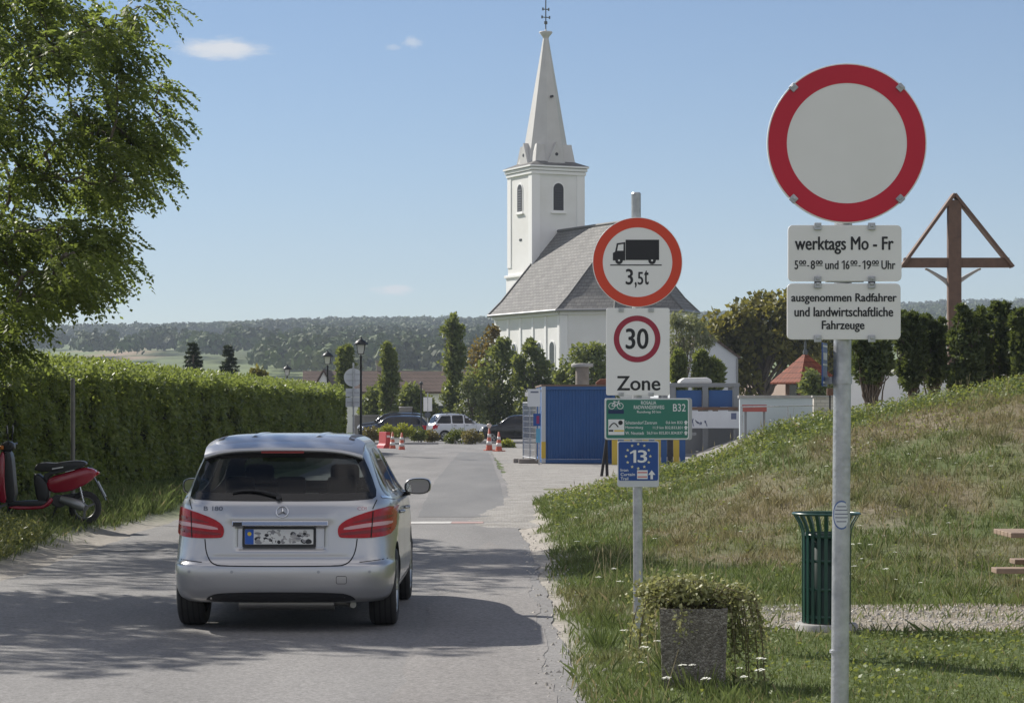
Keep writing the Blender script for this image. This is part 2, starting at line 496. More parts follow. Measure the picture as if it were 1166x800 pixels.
def ground_col(x, y):
    x = np.asarray(x, float); y = np.asarray(y, float)
    d = dryness(x, y)[..., None]
    c = GREEN * (1 - d) + DRY * d
    s = smooth(0.62, 0.8, fbm(x * 1.1, y * 0.8, 31))[..., None] * smooth(24, 28, y)[..., None]
    c = c * (1 - 0.7 * s) + SOIL * 0.7 * s
    e = ((1 - smooth(0.35, 0.72, x + 0.5 * (fbm(x * 2, y * 0.8, 41) - 0.5))) * smooth(-1.5, -0.5, x) * (1 - smooth(48, 60, y)))[..., None]
    c = c * (1 - e) + GRAV * e
    e2 = (smooth(-6.3, -5.7, x + 0.5 * (fbm(x * 2, y * 0.8, 42) - 0.5)) * (1 - smooth(-5, -4, x)) * (1 - smooth(36, 44, y)))[..., None]
    c = c * (1 - e2) + GRAV * 0.8 * e2
    k = (smooth(42.5, 45, y) * smooth(0.5, 1.5, x) * (1 - smooth(60, 70, y)))[..., None]
    c = c * (1 - k) + np.array([0.27, 0.225, 0.17]) * k
    # meadows, stubble and vineyards of the far slope
    far = smooth(150, 260, y)[..., None]
    fld = np.array([0.13, 0.165, 0.062]) * (0.8 + 0.5 * vnoise(x / 45, y / 130, 51)[..., None])
    px = x / np.maximum(y, 1) * F + 583
    br = np.zeros_like(x)
    br = np.maximum(br, ((px > 122) & (px < 163 - (y - 1000) * 0.02) & (y > 1040) & (y < 1620)).astype(float))
    br = np.maximum(br, ((px > 285) & (px < 350) & (y > 1350) & (y < 1560)).astype(float))
    br = np.maximum(br, ((px > 315) & (y > 560) & (y < 800)).astype(float))
    br = br[..., None]
    row = (0.5 + 0.5 * np.sin(y / 9.0 + x / 60.0))[..., None] * ((px > 150) & (px < 290) & (y > 900)).astype(float)[..., None]
    fld = fld * (1 - 0.35 * row)
    fld = fld * (1 - br) + np.array([0.30, 0.215, 0.145]) * br
    return c * (1 - far) + fld * far

gx = np.concatenate([-np.geomspace(12.5, 1200, 46)[::-1], np.arange(-12, 14.01, 0.2), np.geomspace(14.5, 1200, 46)])
gy = np.concatenate([[-40, -10, 0, 5], np.arange(8, 50, 0.2), np.arange(50, 140, 1.5), np.geomspace(140, 2600, 90)])
GX, GY = np.meshgrid(gx, gy)
GZ = ground_z(GX, GY)
me = bpy.data.meshes.new('ground')
nx, ny = len(gx), len(gy)
idx = np.arange(nx * ny).reshape(ny, nx)
quads = np.stack([idx[:-1, :-1], idx[:-1, 1:], idx[1:, 1:], idx[1:, :-1]], -1).reshape(-1, 4)
me.from_pydata(np.stack([GX, GY, GZ], -1).reshape(-1, 3).tolist(), [], quads.tolist())
att = me.attributes.new('col', 'FLOAT_COLOR', 'POINT')
cc = np.ones((nx * ny, 4), np.float32); cc[:, :3] = ground_col(GX, GY).reshape(-1, 3)
att.data.foreach_set('color', cc.reshape(-1))
me.polygons.foreach_set('use_smooth', [True] * len(me.polygons))
me.materials.append(attrmat('grassy_soil', bump=0.6, var=0.35, vscale=9.0))
ground = bpy.data.objects.new('ground', me); COL.objects.link(ground); tag(ground, kind='structure')

def sheet(name, poly, dz, mat, spacing=1.5, jit=0.0, jscale=1.0, seed=0, res=0.25, kind='structure'):
    """a thin layer lying on the ground, its outline roughened"""
    pts = resample(poly, res)
    if jit:
        a = np.array(pts)
        jx = (fbm(a[:, 0] * jscale, a[:, 1] * jscale, seed) - 0.5) * 2 * jit; jy = (fbm(a[:, 0] * jscale, a[:, 1] * jscale, seed + 5) - 0.5) * 2 * jit
        pts = [(p[0] + u, p[1] + v) for p, u, v in zip(pts, jx, jy)]
    xs = [p[0] for p in pts]; ys = [p[1] for p in pts]
    V = [Vector(p) for p in pts]; n = len(V)
    x = min(xs) + spacing / 2
    while x < max(xs):
        y = min(ys) + spacing / 2
        while y < max(ys):
            if inpoly(x, y, pts): V.append(Vector((x, y)))
            y += spacing
        x += spacing
    r = geometry.delaunay_2d_cdt(V, [(i, (i + 1) % n) for i in range(n)], [], 1, 1e-5)
    vx = np.array([v.x for v in r[0]]); vy = np.array([v.y for v in r[0]])
    vz = ground_z(vx, vy) + dz
    mb = MB(); mb.add(list(zip(vx, vy, vz)), [f if (r[0][f[1]] - r[0][f[0]]).cross(r[0][f[2]] - r[0][f[0]]) > 0 else f[::-1] for f in r[2]], 0, True)
    o = mb.build(name, mat); tag(o, kind=kind)
    return o

def asphalt(name, c1, c2, fleck):
    if name in MATS: return MATS[name]
    m = bpy.data.materials.new(name); m.use_nodes = True
    n, l = m.node_tree.nodes, m.node_tree.links; b = n['Principled BSDF']
    t = n.new('ShaderNodeTexCoord')
    big = n.new('ShaderNodeTexNoise'); big.inputs['Scale'].default_value = 1.0; big.inputs['Detail'].default_value = 5
    mp = n.new('ShaderNodeMapping'); mp.inputs['Scale'].default_value = (0.9, 0.16, 1)
    l.new(t.outputs['Object'], mp.inputs[0]); l.new(mp.outputs[0], big.inputs['Vector'])
    mr = n.new('ShaderNodeMapRange'); mr.inputs['From Min'].default_value = 0.33; mr.inputs['From Max'].default_value = 0.67
    l.new(big.outputs['Fac'], mr.inputs['Value'])
    mx = n.new('ShaderNodeMix'); mx.data_type = 'RGBA'; mx.inputs[6].default_value = (*c1, 1); mx.inputs[7].default_value = (*c2, 1)
    l.new(mr.outputs['Result'], mx.inputs[0])
    fn = n.new('ShaderNodeTexNoise'); fn.inputs['Scale'].default_value = 38; fn.inputs['Detail'].default_value = 3; fn.inputs['Roughness'].default_value = 0.8
    l.new(t.outputs['Object'], fn.inputs['Vector'])
    m2 = n.new('ShaderNodeMapRange'); m2.inputs['From Min'].default_value = 0.3; m2.inputs['From Max'].default_value = 0.7
    m2.inputs['To Min'].default_value = 1 - fleck; m2.inputs['To Max'].default_value = 1 + fleck
    l.new(fn.outputs['Fac'], m2.inputs['Value'])
    # fine cracks
    vo = n.new('ShaderNodeTexVoronoi'); vo.feature = 'DISTANCE_TO_EDGE'; vo.inputs['Scale'].default_value = 0.32
    wv = n.new('ShaderNodeTexNoise'); wv.inputs['Scale'].default_value = 1.7; wv.inputs['Detail'].default_value = 4
    l.new(t.outputs['Object'], wv.inputs['Vector'])
    ad = n.new('ShaderNodeVectorMath'); ad.operation = 'MULTIPLY_ADD'; ad.inputs[1].default_value = (1.3, 1.3, 0)
    l.new(wv.outputs['Color'], ad.inputs[0]); l.new(t.outputs['Object'], ad.inputs[2]); l.new(ad.outputs[0], vo.inputs['Vector'])
    cr = n.new('ShaderNodeMapRange'); cr.inputs['From Min'].default_value = 0.0; cr.inputs['From Max'].default_value = 0.008
    cr.inputs['To Min'].default_value = 0.86; cr.inputs['To Max'].default_value = 1.0
    l.new(vo.outputs['Distance'], cr.inputs['Value'])
    mu = n.new('ShaderNodeMath'); mu.operation = 'MULTIPLY'; l.new(m2.outputs['Result'], mu.inputs[0]); l.new(cr.outputs['Result'], mu.inputs[1])
    vm = n.new('ShaderNodeVectorMath'); vm.operation = 'SCALE'; l.new(mx.outputs[2], vm.inputs[0]); l.new(mu.outputs[0], vm.inputs['Scale'])
    l.new(vm.outputs[0], b.inputs['Base Color'])
    b.inputs['Roughness'].default_value = 0.85; b.inputs['Specular IOR Level'].default_value = 0.25
    bp = n.new('ShaderNodeBump'); bp.inputs['Strength'].default_value = 0.5; bp.inputs['Distance'].default_value = 0.01
    l.new(fn.outputs['Fac'], bp.inputs['Height']); l.new(bp.outputs[0], b.inputs['Normal'])
    MATS[name] = m
    return m

def gravelmat(name, c1, c2, scale=22.0):
    if name in MATS: return MATS[name]
    m = bpy.data.materials.new(name); m.use_nodes = True
    n, l = m.node_tree.nodes, m.node_tree.links; b = n['Principled BSDF']
    t = n.new('ShaderNodeTexCoord')
    vo = n.new('ShaderNodeTexVoronoi'); vo.inputs['Scale'].default_value = scale; l.new(t.outputs['Object'], vo.inputs['Vector'])
    no = n.new('ShaderNodeTexNoise'); no.inputs['Scale'].default_value = 1.3; no.inputs['Detail'].default_value = 6; l.new(t.outputs['Object'], no.inputs['Vector'])
    sp = n.new('ShaderNodeSeparateColor'); l.new(vo.outputs['Color'], sp.inputs[0])
    av = n.new('ShaderNodeMath'); av.operation = 'MULTIPLY_ADD'; av.inputs[1].default_value = 0.55; l.new(sp.outputs[0], av.inputs[0])
    mr = n.new('ShaderNodeMapRange'); mr.inputs['From Min'].default_value = 0.3; mr.inputs['From Max'].default_value = 0.7; mr.inputs['To Max'].default_value = 0.45
    l.new(no.outputs['Fac'], mr.inputs['Value']); l.new(mr.outputs['Result'], av.inputs[2])
    mx = n.new('ShaderNodeMix'); mx.data_type = 'RGBA'; mx.inputs[6].default_value = (*c1, 1); mx.inputs[7].default_value = (*c2, 1)
    l.new(av.outputs[0], mx.inputs[0]); l.new(mx.outputs[2], b.inputs['Base Color'])
    b.inputs['Roughness'].default_value = 0.95; b.inputs['Specular IOR Level'].default_value = 0.15
    bp = n.new('ShaderNodeBump'); bp.inputs['Strength'].default_value = 0.8; bp.inputs['Distance'].default_value = 0.02
    l.new(vo.outputs['Distance'], bp.inputs['Height']); l.new(bp.outputs[0], b.inputs['Normal'])
    MATS[name] = m
    return m

gravel = gravelmat('pale_gravel', (0.175, 0.165, 0.150), (0.40, 0.385, 0.36))
gravel2 = gravelmat('limestone_gravel', (0.14, 0.115, 0.08), (0.40, 0.36, 0.30), 30)
old_asph = asphalt('old_asphalt', (0.180, 0.175, 0.170), (0.238, 0.230, 0.222), 0.38)
new_asph = asphalt('patched_asphalt', (0.150, 0.150, 0.150), (0.188, 0.186, 0.183), 0.22)

sheet('gravel_area', [(-0.9, 37), (0.35, 36.5), (0.45, 46), (1.2, 48.5), (2.4, 50), (5, 52), (16, 54), (16, 127), (-2, 127), (-1.2, 112), (-0.3, 80), (-0.2, 55)], 0.006, gravel, 2.5, 0.18, 0.8, 5)
sheet('road', [(-6.4, -20), (0.55, -20), (0.42, 15), (0.36, 20), (0.30, 28), (0.10, 38), (0.0, 46), (-0.15, 60), (-0.55, 85), (-0.9, 105), (-0.2, 116),
               (10, 124), (26, 127), (26, 177), (-40, 177), (-40, 131), (-18, 124), (-9.2, 116), (-7.0, 103), (-5.9, 80), (-5.45, 48), (-5.35, 34), (-5.2, 25), (-5.5, 18)], 0.010, old_asph, 4.0, 0.09, 1.3, 11)
sheet('asphalt_patch', [(-1.55, 40.5), (-0.05, 40.5), (-0.14, 46), (-0.30, 60), (-0.68, 85), (-1.0, 104), (-2.2, 104), (-2.1, 85), (-1.9, 60)], 0.014, new_asph, 4, 0.04, 1.0, 13)
sheet('painted_marking', [(-1.9, 38.0), (-0.95, 38.1), (-0.95, 38.75), (-1.9, 38.65)], 0.016, pmat('worn_white_paint', (0.62, 0.60, 0.56), 0.7, col2=(0.40, 0.39, 0.37), nscale=9), 1, 0.02, 3, 14)
sheet('painted_marking', [(-0.94, 38.1), (-0.45, 38.15), (-0.45, 38.7), (-0.94, 38.75)], 0.016, pmat('worn_red_paint', (0.42, 0.24, 0.21), 0.7, col2=(0.33, 0.26, 0.24), nscale=9), 1, 0.02, 3, 15)
sheet('gravel_strip', [(1.75, 19.9), (3.1, 19.5), (5.5, 19.3), (12, 19.0), (12, 22.0), (5.6, 22.2), (4.0, 22.4), (3.0, 22.1), (2.2, 21.2)], 0.008, gravel2, 0.8, 0.22, 1.6, 17, res=0.12)
sheet('gravel_strip', [(0.9, 19.6), (1.45, 19.8), (1.4, 20.9), (0.95, 20.7)], 0.008, gravel2, 0.5, 0.12, 2, 19, res=0.08)

seam_m = asphalt('tar_seam', (0.14, 0.138, 0.136), (0.19, 0.186, 0.182), 0.25)
sheet('tar_seam', [(-5.1, 30.5), (-3.0, 30.9), (-0.4, 30.4), (-0.4, 30.5), (-3.0, 31.0), (-5.1, 30.6)], 0.014, seam_m, 2, 0.03, 2.2, 24)
sheet('worn_asphalt', [(-0.80, 9), (0.30, 9), (0.27, 15), (0.20, 22), (0.10, 30), (-0.30, 33), (-0.75, 27), (-0.70, 18)], 0.0135, asphalt('worn_asphalt', (0.192, 0.182, 0.174), (0.250, 0.238, 0.226), 0.45), 2, 0.10, 1.2, 25)

# kerbs round the planting bed at the junction
kerb = MB()
conc = pmat('pale_concrete', (0.42, 0.41, 0.39), 0.85, col2=(0.30, 0.29, 0.28), nscale=5, bump=0.15)
for (a, b_) in [((-8.6, 128.2), (-5.9, 128.2)), ((-5.9, 128.2), (-3.9, 129.2)), ((-3.6, 133.0), (2.5, 132.0))]:
    a = Vector((*a, 0.06)); b2 = Vector((*b_, 0.06)); kerb.bar(a, b2, 0.18, 0.14)
tag(kerb.build('kerb', conc, bevel=0.01), kind='structure')

# ------------------------------------------------------------------ grass
def in_view(x, y, m=1.7): return (np.abs(x) < 0.214 * y + m)
NB = 1000000
by = 12.5 + 34.5 * rng.random(NB) ** 1.35
bx = -11 + 23 * rng.random(NB)
strip = smooth(19.2, 19.6, by) * (1 - smooth(21.7, 22.3, by)) * smooth(1.7, 2.1, bx)
prob = np.where(bx > 0, smooth(0.38, 0.6, bx + 0.5 * (fbm(bx * 2, by * 0.8, 41) - 0.5)), smooth(-5.75, -6.25, bx + 0.8 * (fbm(bx * 2, by * .8, 42) - .5)))
patch_ = smooth(0.34, 0.52, fbm(bx * 3.1, by * 2.2, 61))
lawn0 = (1 - smooth(18.6, 19.5, by)) * smooth(1.3, 1.9, bx)
prob = prob * (1 - (0.62 + 0.34 * smooth(.38, .55, fbm(bx * 1.4, by * 1.8, 64))) * strip) * np.maximum(0.35 + 0.65 * patch_, lawn0) * np.where(bx > 0, np.clip(22 / by, 0, 1) ** 0.7 , 0.8) * np.where((by < 19.3) & (bx > 1.2), 1.0, 0.8)
prob = np.where((bx < 0) & (by < 17), 0, prob)
keep = in_view(bx, by) & (rng.random(NB) < prob)
bx, by = bx[keep], by[keep]
nb = len(bx)
lawn = (1 - smooth(18.6, 19.5, by)) * smooth(1.3, 1.9, bx)
hgt = (0.032 + 0.075 * rng.random(nb) ** 2.2) * (1 - 0.45 * lawn) * (0.7 + 0.9 * fbm(bx * 1.3, by, 62)) * (1 + 0.6 * smooth(37, 41, by)) * np.where(bx < 0, 1.5, 1)
wid = (0.0035 + 0.004 * rng.random(nb)) * np.clip(by / 17, 1, 3)
P = np.stack([bx, by, ground_z(bx, by) - 0.005], -1)
ang = rng.random(nb) * 2 * np.pi
side = np.stack([np.cos(ang), np.sin(ang), 0 * ang], -1)
lean = np.stack([-np.sin(ang), np.cos(ang), 0 * ang], -1) * (rng.normal(size=(nb, 1)) * 0.45)
tip = P + (np.array([0, 0, 1.0]) + lean) * hgt[:, None]
mid = P + (np.array([0, 0, 1.0]) + lean * 0.5) * (hgt * 0.5)[:, None]
Vb = np.stack([P - side * wid[:, None] / 2, P + side * wid[:, None] / 2, mid + side * wid[:, None] * 0.42, tip], 1)
d = np.clip(dryness(bx, by) + 0.35 * (rng.random(nb) - 0.45), 0, 1)[:, None]
cb = np.array([0.138, 0.180, 0.054]) * (1 - d) + np.array([0.235, 0.205, 0.105]) * d
cb = cb * (0.75 + 0.5 * rng.random((nb, 1)))
straw = rng.random(nb) < 0.05
cb[straw] = np.array([0.34, 0.28, 0.15])
g = build_np('grass', Vb, attrmat('grass_blade', rough=0.6, trans=0.35, var=0.05), col=cb)
tag(g, 'rough verge grass, half green and half sun-dried, over the bank and roadside', 'grass', kind='stuff')

# the narrow verge under the hedge, farther along
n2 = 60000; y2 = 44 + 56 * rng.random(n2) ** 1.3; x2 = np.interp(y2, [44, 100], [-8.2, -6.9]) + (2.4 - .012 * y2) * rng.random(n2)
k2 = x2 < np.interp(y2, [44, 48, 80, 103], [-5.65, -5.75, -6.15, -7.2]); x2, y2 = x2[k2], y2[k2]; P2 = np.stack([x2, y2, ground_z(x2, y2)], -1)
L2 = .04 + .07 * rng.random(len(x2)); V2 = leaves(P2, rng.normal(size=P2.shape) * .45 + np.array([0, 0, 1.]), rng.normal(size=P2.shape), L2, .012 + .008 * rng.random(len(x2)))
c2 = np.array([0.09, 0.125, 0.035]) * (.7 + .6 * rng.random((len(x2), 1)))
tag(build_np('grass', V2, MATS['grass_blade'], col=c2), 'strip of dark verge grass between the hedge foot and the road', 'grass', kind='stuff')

# broad-leaved weeds and clover low in the grass
nw = 120000
wy = 12.5 + 33 * rng.random(nw) ** 1.2; wx = np.where(rng.random(nw) < 0.88, 0.6 + 10 * rng.random(nw), -11 + 5.2 * rng.random(nw))
lw = (1 - smooth(18.6, 19.4, wy)) * smooth(1.3, 1.9, wx); cr = smooth(35.5, 39, wy) * (wx > 0)
pr = 0.05 + 0.75 * lw * smooth(0.45, 0.6, fbm(wx * 1.7, wy * 1.2, 71)) + 0.9 * cr + 0.5 * smooth(0.6, 0.7, fbm(wx * 0.8, wy * 0.7, 72)) + (wx < 0) * 0.35
k = in_view(wx, wy) & (rng.random(nw) < pr) & ~((wx < 0) & ((wy < 23) | (wx > -6.3))) & ~((wy > 19.2) & (wy < 22.2) & (wx > 1.7))
wx, wy, cr = wx[k], wy[k], cr[k]
hz = 0.02 + (0.04 + 0.17 * cr + 0.12 * (wx < 0)) * rng.random(len(wx))
P = np.stack([wx, wy, ground_z(wx, wy) + hz], -1)
N = unit(rng.normal(size=P.shape) * 0.5 + np.array([0, 0, 1])); D = rng.normal(size=P.shape) * np.array([1, 1, 0.4])
L = (0.022 + 0.03 * rng.random(len(wx))) * np.clip(wy / 25, 1, 1.35)
tag(build_np('ground_cover', leaves(P, D, N, L, L * 0.6), leafmat('weed_leaf', (0.09, 0.135, 0.04), (0.19, 0.22, 0.085), 0.3)),
    'low clover and broad-leaved weeds among the grass of the bank and lawn', 'weeds', kind='stuff')

# white yarrow and wild carrot heads
fl = []; st = []
spots = [(1.35, 15.6), (0.95, 15.2), (0.85, 16.4), (2.1, 15.0)]
fp = []
for i in range(210):
    y = 13 + 28 * random.random(); x = 0.7 + random.random() * (0.22 * y)
    if 19.0 < y < 21.9 and x > 1.6: continue
    if fbm(x * 0.9, y * 0.5, 81) < 0.47: continue
    fp.append((x, y, random.random() < 0.25))
for (x, y, big) in fp:
    z = float(ground_z(x, y)); lawnf = y < 18.8 and x > 1.7
    h = (0.05 if lawnf else 0.12 + 0.22 * random.random()); r = (0.008 if lawnf else (0.030 if big else 0.016 + 0.014 * random.random()))
    lx, ly = random.gauss(0, .05), random.gauss(0, .05)
    st.append([(x, y, z), (x + .004, y, z), (x + lx + .003, y + ly, z + h), (x + lx - .001, y + ly, z + h)])
    for q in range(3 if lawnf else 16):
        a = random.random() * 6.283; rr = r * math.sqrt(random.random()); s_ = r * 0.28
        cx, cy, cz = x + lx + rr * math.cos(a), y + ly + rr * math.sin(a), z + h + 0.25 * (r - rr) + random.random() * 0.004
        fl.append([(cx - s_, cy - s_, cz), (cx + s_, cy - s_ * .6, cz + s_ * .4), (cx + s_ * .8, cy + s_, cz + s_ * .5), (cx - s_ * .7, cy + s_, cz)])
fm = pmat('white_petal', (0.72, 0.72, 0.64), 0.8)
wf = build_np('wildflowers', np.array(fl), fm); tag(wf, 'small white yarrow heads dotted over the grass bank', 'wildflowers', kind='stuff')
build_np('stems', np.array(st), pmat('flower_stem', (0.12, 0.15, 0.05), 0.7), wf)

# rough tussocks
nk = 420; ky = 13.5 + 27 * rng.random(nk) ** 1.1; kx = 0.65 + rng.random(nk) * (0.215 * ky)
kk = ~((ky > 18.9) & (ky < 22.4) & (kx > 1.5)) & ~((ky < 18.8) & (kx > 1.25)) & (fbm(kx * .6, ky * .35, 96) > .44); kx, ky = kx[kk], ky[kk]; nk = len(kx)
per_ = 46; X_k = np.repeat(kx, per_); Y_k = np.repeat(ky, per_); a_k = rng.random(nk * per_) * 6.283; r_k = np.repeat(.05 + .09 * rng.random(nk), per_) * np.sqrt(rng.random(nk * per_))
X_k = X_k + r_k * np.cos(a_k); Y_k = Y_k + r_k * np.sin(a_k); P_k = np.stack([X_k, Y_k, ground_z(X_k, Y_k) - .005], -1)
D_k = np.stack([np.cos(a_k) * .55, np.sin(a_k) * .55, np.ones_like(a_k)], -1) + rng.normal(size=P_k.shape) * .18
L_k = np.repeat(.09 + .14 * rng.random(nk), per_) * (.6 + .6 * rng.random(nk * per_))
dk = np.clip(np.repeat(dryness(kx, ky) * .8 + .5 * (rng.random(nk) - .35), per_), 0, 1)[:, None]
c_k = (np.array([.11, .15, .042]) * (1 - dk) + np.array([.29, .25, .13]) * dk) * (.7 + .5 * rng.random((nk * per_, 1)))
tag(build_np('grass_tussocks', leaves(P_k, D_k, rng.normal(size=P_k.shape), L_k, .010), MATS['grass_blade'], col=c_k), 'rough taller grass tussocks scattered over the bank and verge', 'grass', kind='stuff')

# dry seed stalks standing above the grass
ns_ = 1300; sy_ = 14 + 28 * rng.random(ns_); sx_ = 0.75 + rng.random(ns_) * (0.22 * sy_)
ks = (fbm(sx_ * 0.7, sy_ * 0.4, 95) > 0.46) & ~((sy_ > 19) & (sy_ < 22.2) & (sx_ > 1.6)) & ~((sy_ < 19) & (sx_ > 1.3)); sx_, sy_ = sx_[ks], sy_[ks]; ns_ = len(sx_)
Ps_ = np.stack([sx_, sy_, ground_z(sx_, sy_)], -1); Ts_ = Ps_ + np.stack([rng.normal(size=ns_) * .07, rng.normal(size=ns_) * .07, .16 + .26 * rng.random(ns_)], -1)
ws_ = np.array([0.0035, 0, 0])
Vs_ = np.stack([Ps_ - ws_ / 2, Ps_ + ws_ / 2, Ts_ + ws_ / 2, Ts_ - ws_ / 2], 1)
Hs_ = leaves(Ts_ - (Ts_ - Ps_) * .22, Ts_ - Ps_, rng.normal(size=Ps_.shape), .09 + .05 * rng.random(ns_), .012)
cs_ = np.array([.36, .31, .19]) * (.7 + .5 * rng.random((ns_, 1)))
tag(build_np('seed_stalks', np.concatenate([Vs_, Hs_]), MATS['grass_blade'], col=np.concatenate([cs_, cs_])), 'thin straw-coloured seed stalks standing above the grass of the bank', 'dry stalks', kind='stuff')

# pebbles on the gravel strip and road edge
pb = MB()
n_p = 4300
pv = []; pc = []
for i in range(n_p):
    if i < 3800: x = 1.8 + 6 * random.random(); y = 19.4 + 2.7 * random.random()
    else: x = 0.15 + 0.55 * random.random(); y = 13 + 22 * random.random()
    r = 0.008 + 0.016 * random.random() ** 2; z = float(ground_z(x, y)) + 0.010
    top = (x + r * .2, y, z + r * .8)
    a0 = random.random() * 6
    rg_ = [(x + r * math.cos(a0 + q * 1.571) * (0.7 + .6 * random.random()), y + r * math.sin(a0 + q * 1.571), z) for q in range(4)]
    c = np.array([0.45, 0.42, 0.37]) * (0.6 + 0.7 * random.random())
    for q in range(4): pv.append([rg_[q], rg_[(q + 1) % 4], top]); pc.append(c)
tag(build_np('pebbles', np.array(pv), attrmat('pebble', rough=0.9, var=0.1), col=np.array(pc)), 'loose pale pebbles on the gravel strip and along the road edge', 'pebbles', kind='stuff')

# ------------------------------------------------------------------ the far wood on the hills
tx, ty = [], []
def scatter(p0, p1, y0, y1, area, cond=None):
    span = 0.5 * (y1 * y1 - y0 * y0) * (p1 - p0) / F
    for _ in range(int(span / area)):
        y = math.sqrt(y0 * y0 + random.random() * (y1 * y1 - y0 * y0)); p = p0 + (p1 - p0) * random.random()
        if cond and not cond(p, y): continue
        tx.append((p - 583) / F * y); ty.append(y)
scatter(-90, 1260, 1640, 2280, 70, lambda p, y: not (60 < p < 300 and y < 1800))
scatter(300, 575, 790, 960, 45)
scatter(262, 575, 940, 1640, 72, lambda p, y: not (275 < p < 352 and 1190 < y < 1575) and not (p < 300 and y < 1080))
scatter(740, 1260, 1200, 1640, 80)
scatter(-90, 70, 1480, 1640, 80)
for (p0, p1, y0, y1) in [(88, 128, 1090, 1180), (160, 203, 1150, 1300), (205, 225, 1080, 1150), (135, 160, 1015, 1050), (225, 262, 1000, 1090), (40, 75, 1300, 1340)]:
    scatter(p0, p1, y0, y1, 60)
tx = np.array(tx); ty = np.array(ty); nt = len(tx)
hh = (9 + 6 * rng.random(nt)); rr = 3.6 + 2.4 * rng.random(nt)
tz = ground_z(tx, ty)
nq = 44
u = unit(rng.normal(size=(nt, nq, 3))); u[..., 2] = np.abs(u[..., 2]) * 1.05 - 0.35
C = np.stack([tx, ty, tz + hh * 0.55], -1)[:, None, :]
R = np.stack([rr, rr, hh * 0.48], -1)[:, None, :]
Pq = (C + u * R * (0.75 + 0.35 * rng.random((nt, nq, 1)))).reshape(-1, 3)
Nq = unit(u.reshape(-1, 3) + rng.normal(size=(nt * nq, 3)) * 0.35)
Dq = np.cross(Nq, rng.normal(size=Nq.shape))
Lq = 1.7 + 1.5 * rng.random(nt * nq)
tint = np.array([0.052, 0.078, 0.026]) * (0.6 + 0.8 * rng.random((nt, 1))) + np.array([0.02, 0.012, 0.0]) * rng.random((nt, 1)) + np.array([0.035, 0.05, 0.012]) * smooth(.45, .7, fbm(tx / 70, ty / 120, 97))[:, None]
tag(build_np('forest', leaves(Pq - unit(Dq) * Lq[:, None] / 2, Dq, Nq, Lq, Lq * 0.85), attrmat('far_foliage', rough=0.7, var=0.1, trans=0.12), col=np.repeat(tint, nq, axis=0)),
    'dark green wooded hills along the whole skyline behind the village', 'wood', kind='stuff')

# the air between here and the hills
hz = MB(); hz.box((0, 1330, 90), (2700, 2900, 190))
hm = bpy.data.materials.new('air'); hm.use_nodes = True
hn = hm.node_tree.nodes; hn.remove(hn['Principled BSDF'])
pv_ = hn.new('ShaderNodeVolumePrincipled'); pv_.inputs['Color'].default_value = (0.74, 0.85, 1.0, 1); pv_.inputs['Density'].default_value = 0.00020
hm.node_tree.links.new(pv_.outputs[0], hn['Material Output'].inputs['Volume'])
tag(hz.build('haze', hm), kind='stuff')

# ------------------------------------------------------------------ church
white_wall = pmat('white_render', (0.86, 0.855, 0.84), 0.85, col2=(0.76, 0.75, 0.72), nscale=0.3, bump=0.05, bscale=8)
trim_wall = pmat('white_trim', (0.87, 0.865, 0.85), 0.8)
def tilemat(name, c1, c2, rowh, colw, axis='z', mortar=0.4):
    if name in MATS: return MATS[name]
    m = bpy.data.materials.new(name); m.use_nodes = True
    n, l = m.node_tree.nodes, m.node_tree.links; b = n['Principled BSDF']
    t = n.new('ShaderNodeUVMap') if False else n.new('ShaderNodeTexCoord')
    sp = n.new('ShaderNodeSeparateXYZ'); l.new(t.outputs['Object'], sp.inputs[0])
    ad = n.new('ShaderNodeMath'); ad.operation = 'ADD'; l.new(sp.outputs['X'], ad.inputs[0]); l.new(sp.outputs['Y'], ad.inputs[1])
    cb_ = n.new('ShaderNodeCombineXYZ'); l.new(ad.outputs[0], cb_.inputs[0]); l.new(sp.outputs['Z'], cb_.inputs[1])
    br = n.new('ShaderNodeTexBrick'); br.inputs['Scale'].default_value = 1.0
    br.inputs['Brick Width'].default_value = colw; br.inputs['Row Height'].default_value = rowh; br.inputs['Mortar Size'].default_value = rowh * 0.07
    br.inputs['Color1'].default_value = (*c1, 1); br.inputs['Color2'].default_value = (*c2, 1); br.inputs['Mortar'].default_value = (c1[0] * mortar, c1[1] * mortar, c1[2] * mortar, 1)
    br.inputs['Bias'].default_value = 0.0
    l.new(cb_.outputs[0], br.inputs['Vector'])
    no = n.new('ShaderNodeTexNoise'); no.inputs['Scale'].default_value = 0.8; no.inputs['Detail'].default_value = 5; l.new(t.outputs['Object'], no.inputs['Vector'])
    mr = n.new('ShaderNodeMapRange'); mr.inputs['To Min'].default_value = 0.7; mr.inputs['To Max'].default_value = 1.3; l.new(no.outputs['Fac'], mr.inputs['Value'])
    vm = n.new('ShaderNodeVectorMath'); vm.operation = 'SCALE'; l.new(br.outputs['Color'], vm.inputs[0]); l.new(mr.outputs['Result'], vm.inputs['Scale'])
    l.new(vm.outputs[0], b.inputs['Base Color']); b.inputs['Roughness'].default_value = 0.75; b.inputs['Specular IOR Level'].default_value = 0.2
    bp = n.new('ShaderNodeBump'); bp.inputs['Strength'].default_value = 0.6; bp.inputs['Distance'].default_value = 0.03
    l.new(br.outputs['Fac'], bp.inputs['Height']); bp.invert = True; l.new(bp.outputs[0], b.inputs['Normal'])
    MATS[name] = m
    return m
slate = tilemat('grey_slates', (0.20, 0.195, 0.185), (0.155, 0.152, 0.148), 0.26, 0.55)
spire_m = pmat('pale_spire_sheet', (0.60, 0.59, 0.57), 0.7, col2=(0.53, 0.52, 0.50), nscale=0.8)
dark_op = pmat('dark_opening', (0.03, 0.03, 0.035), 0.5)
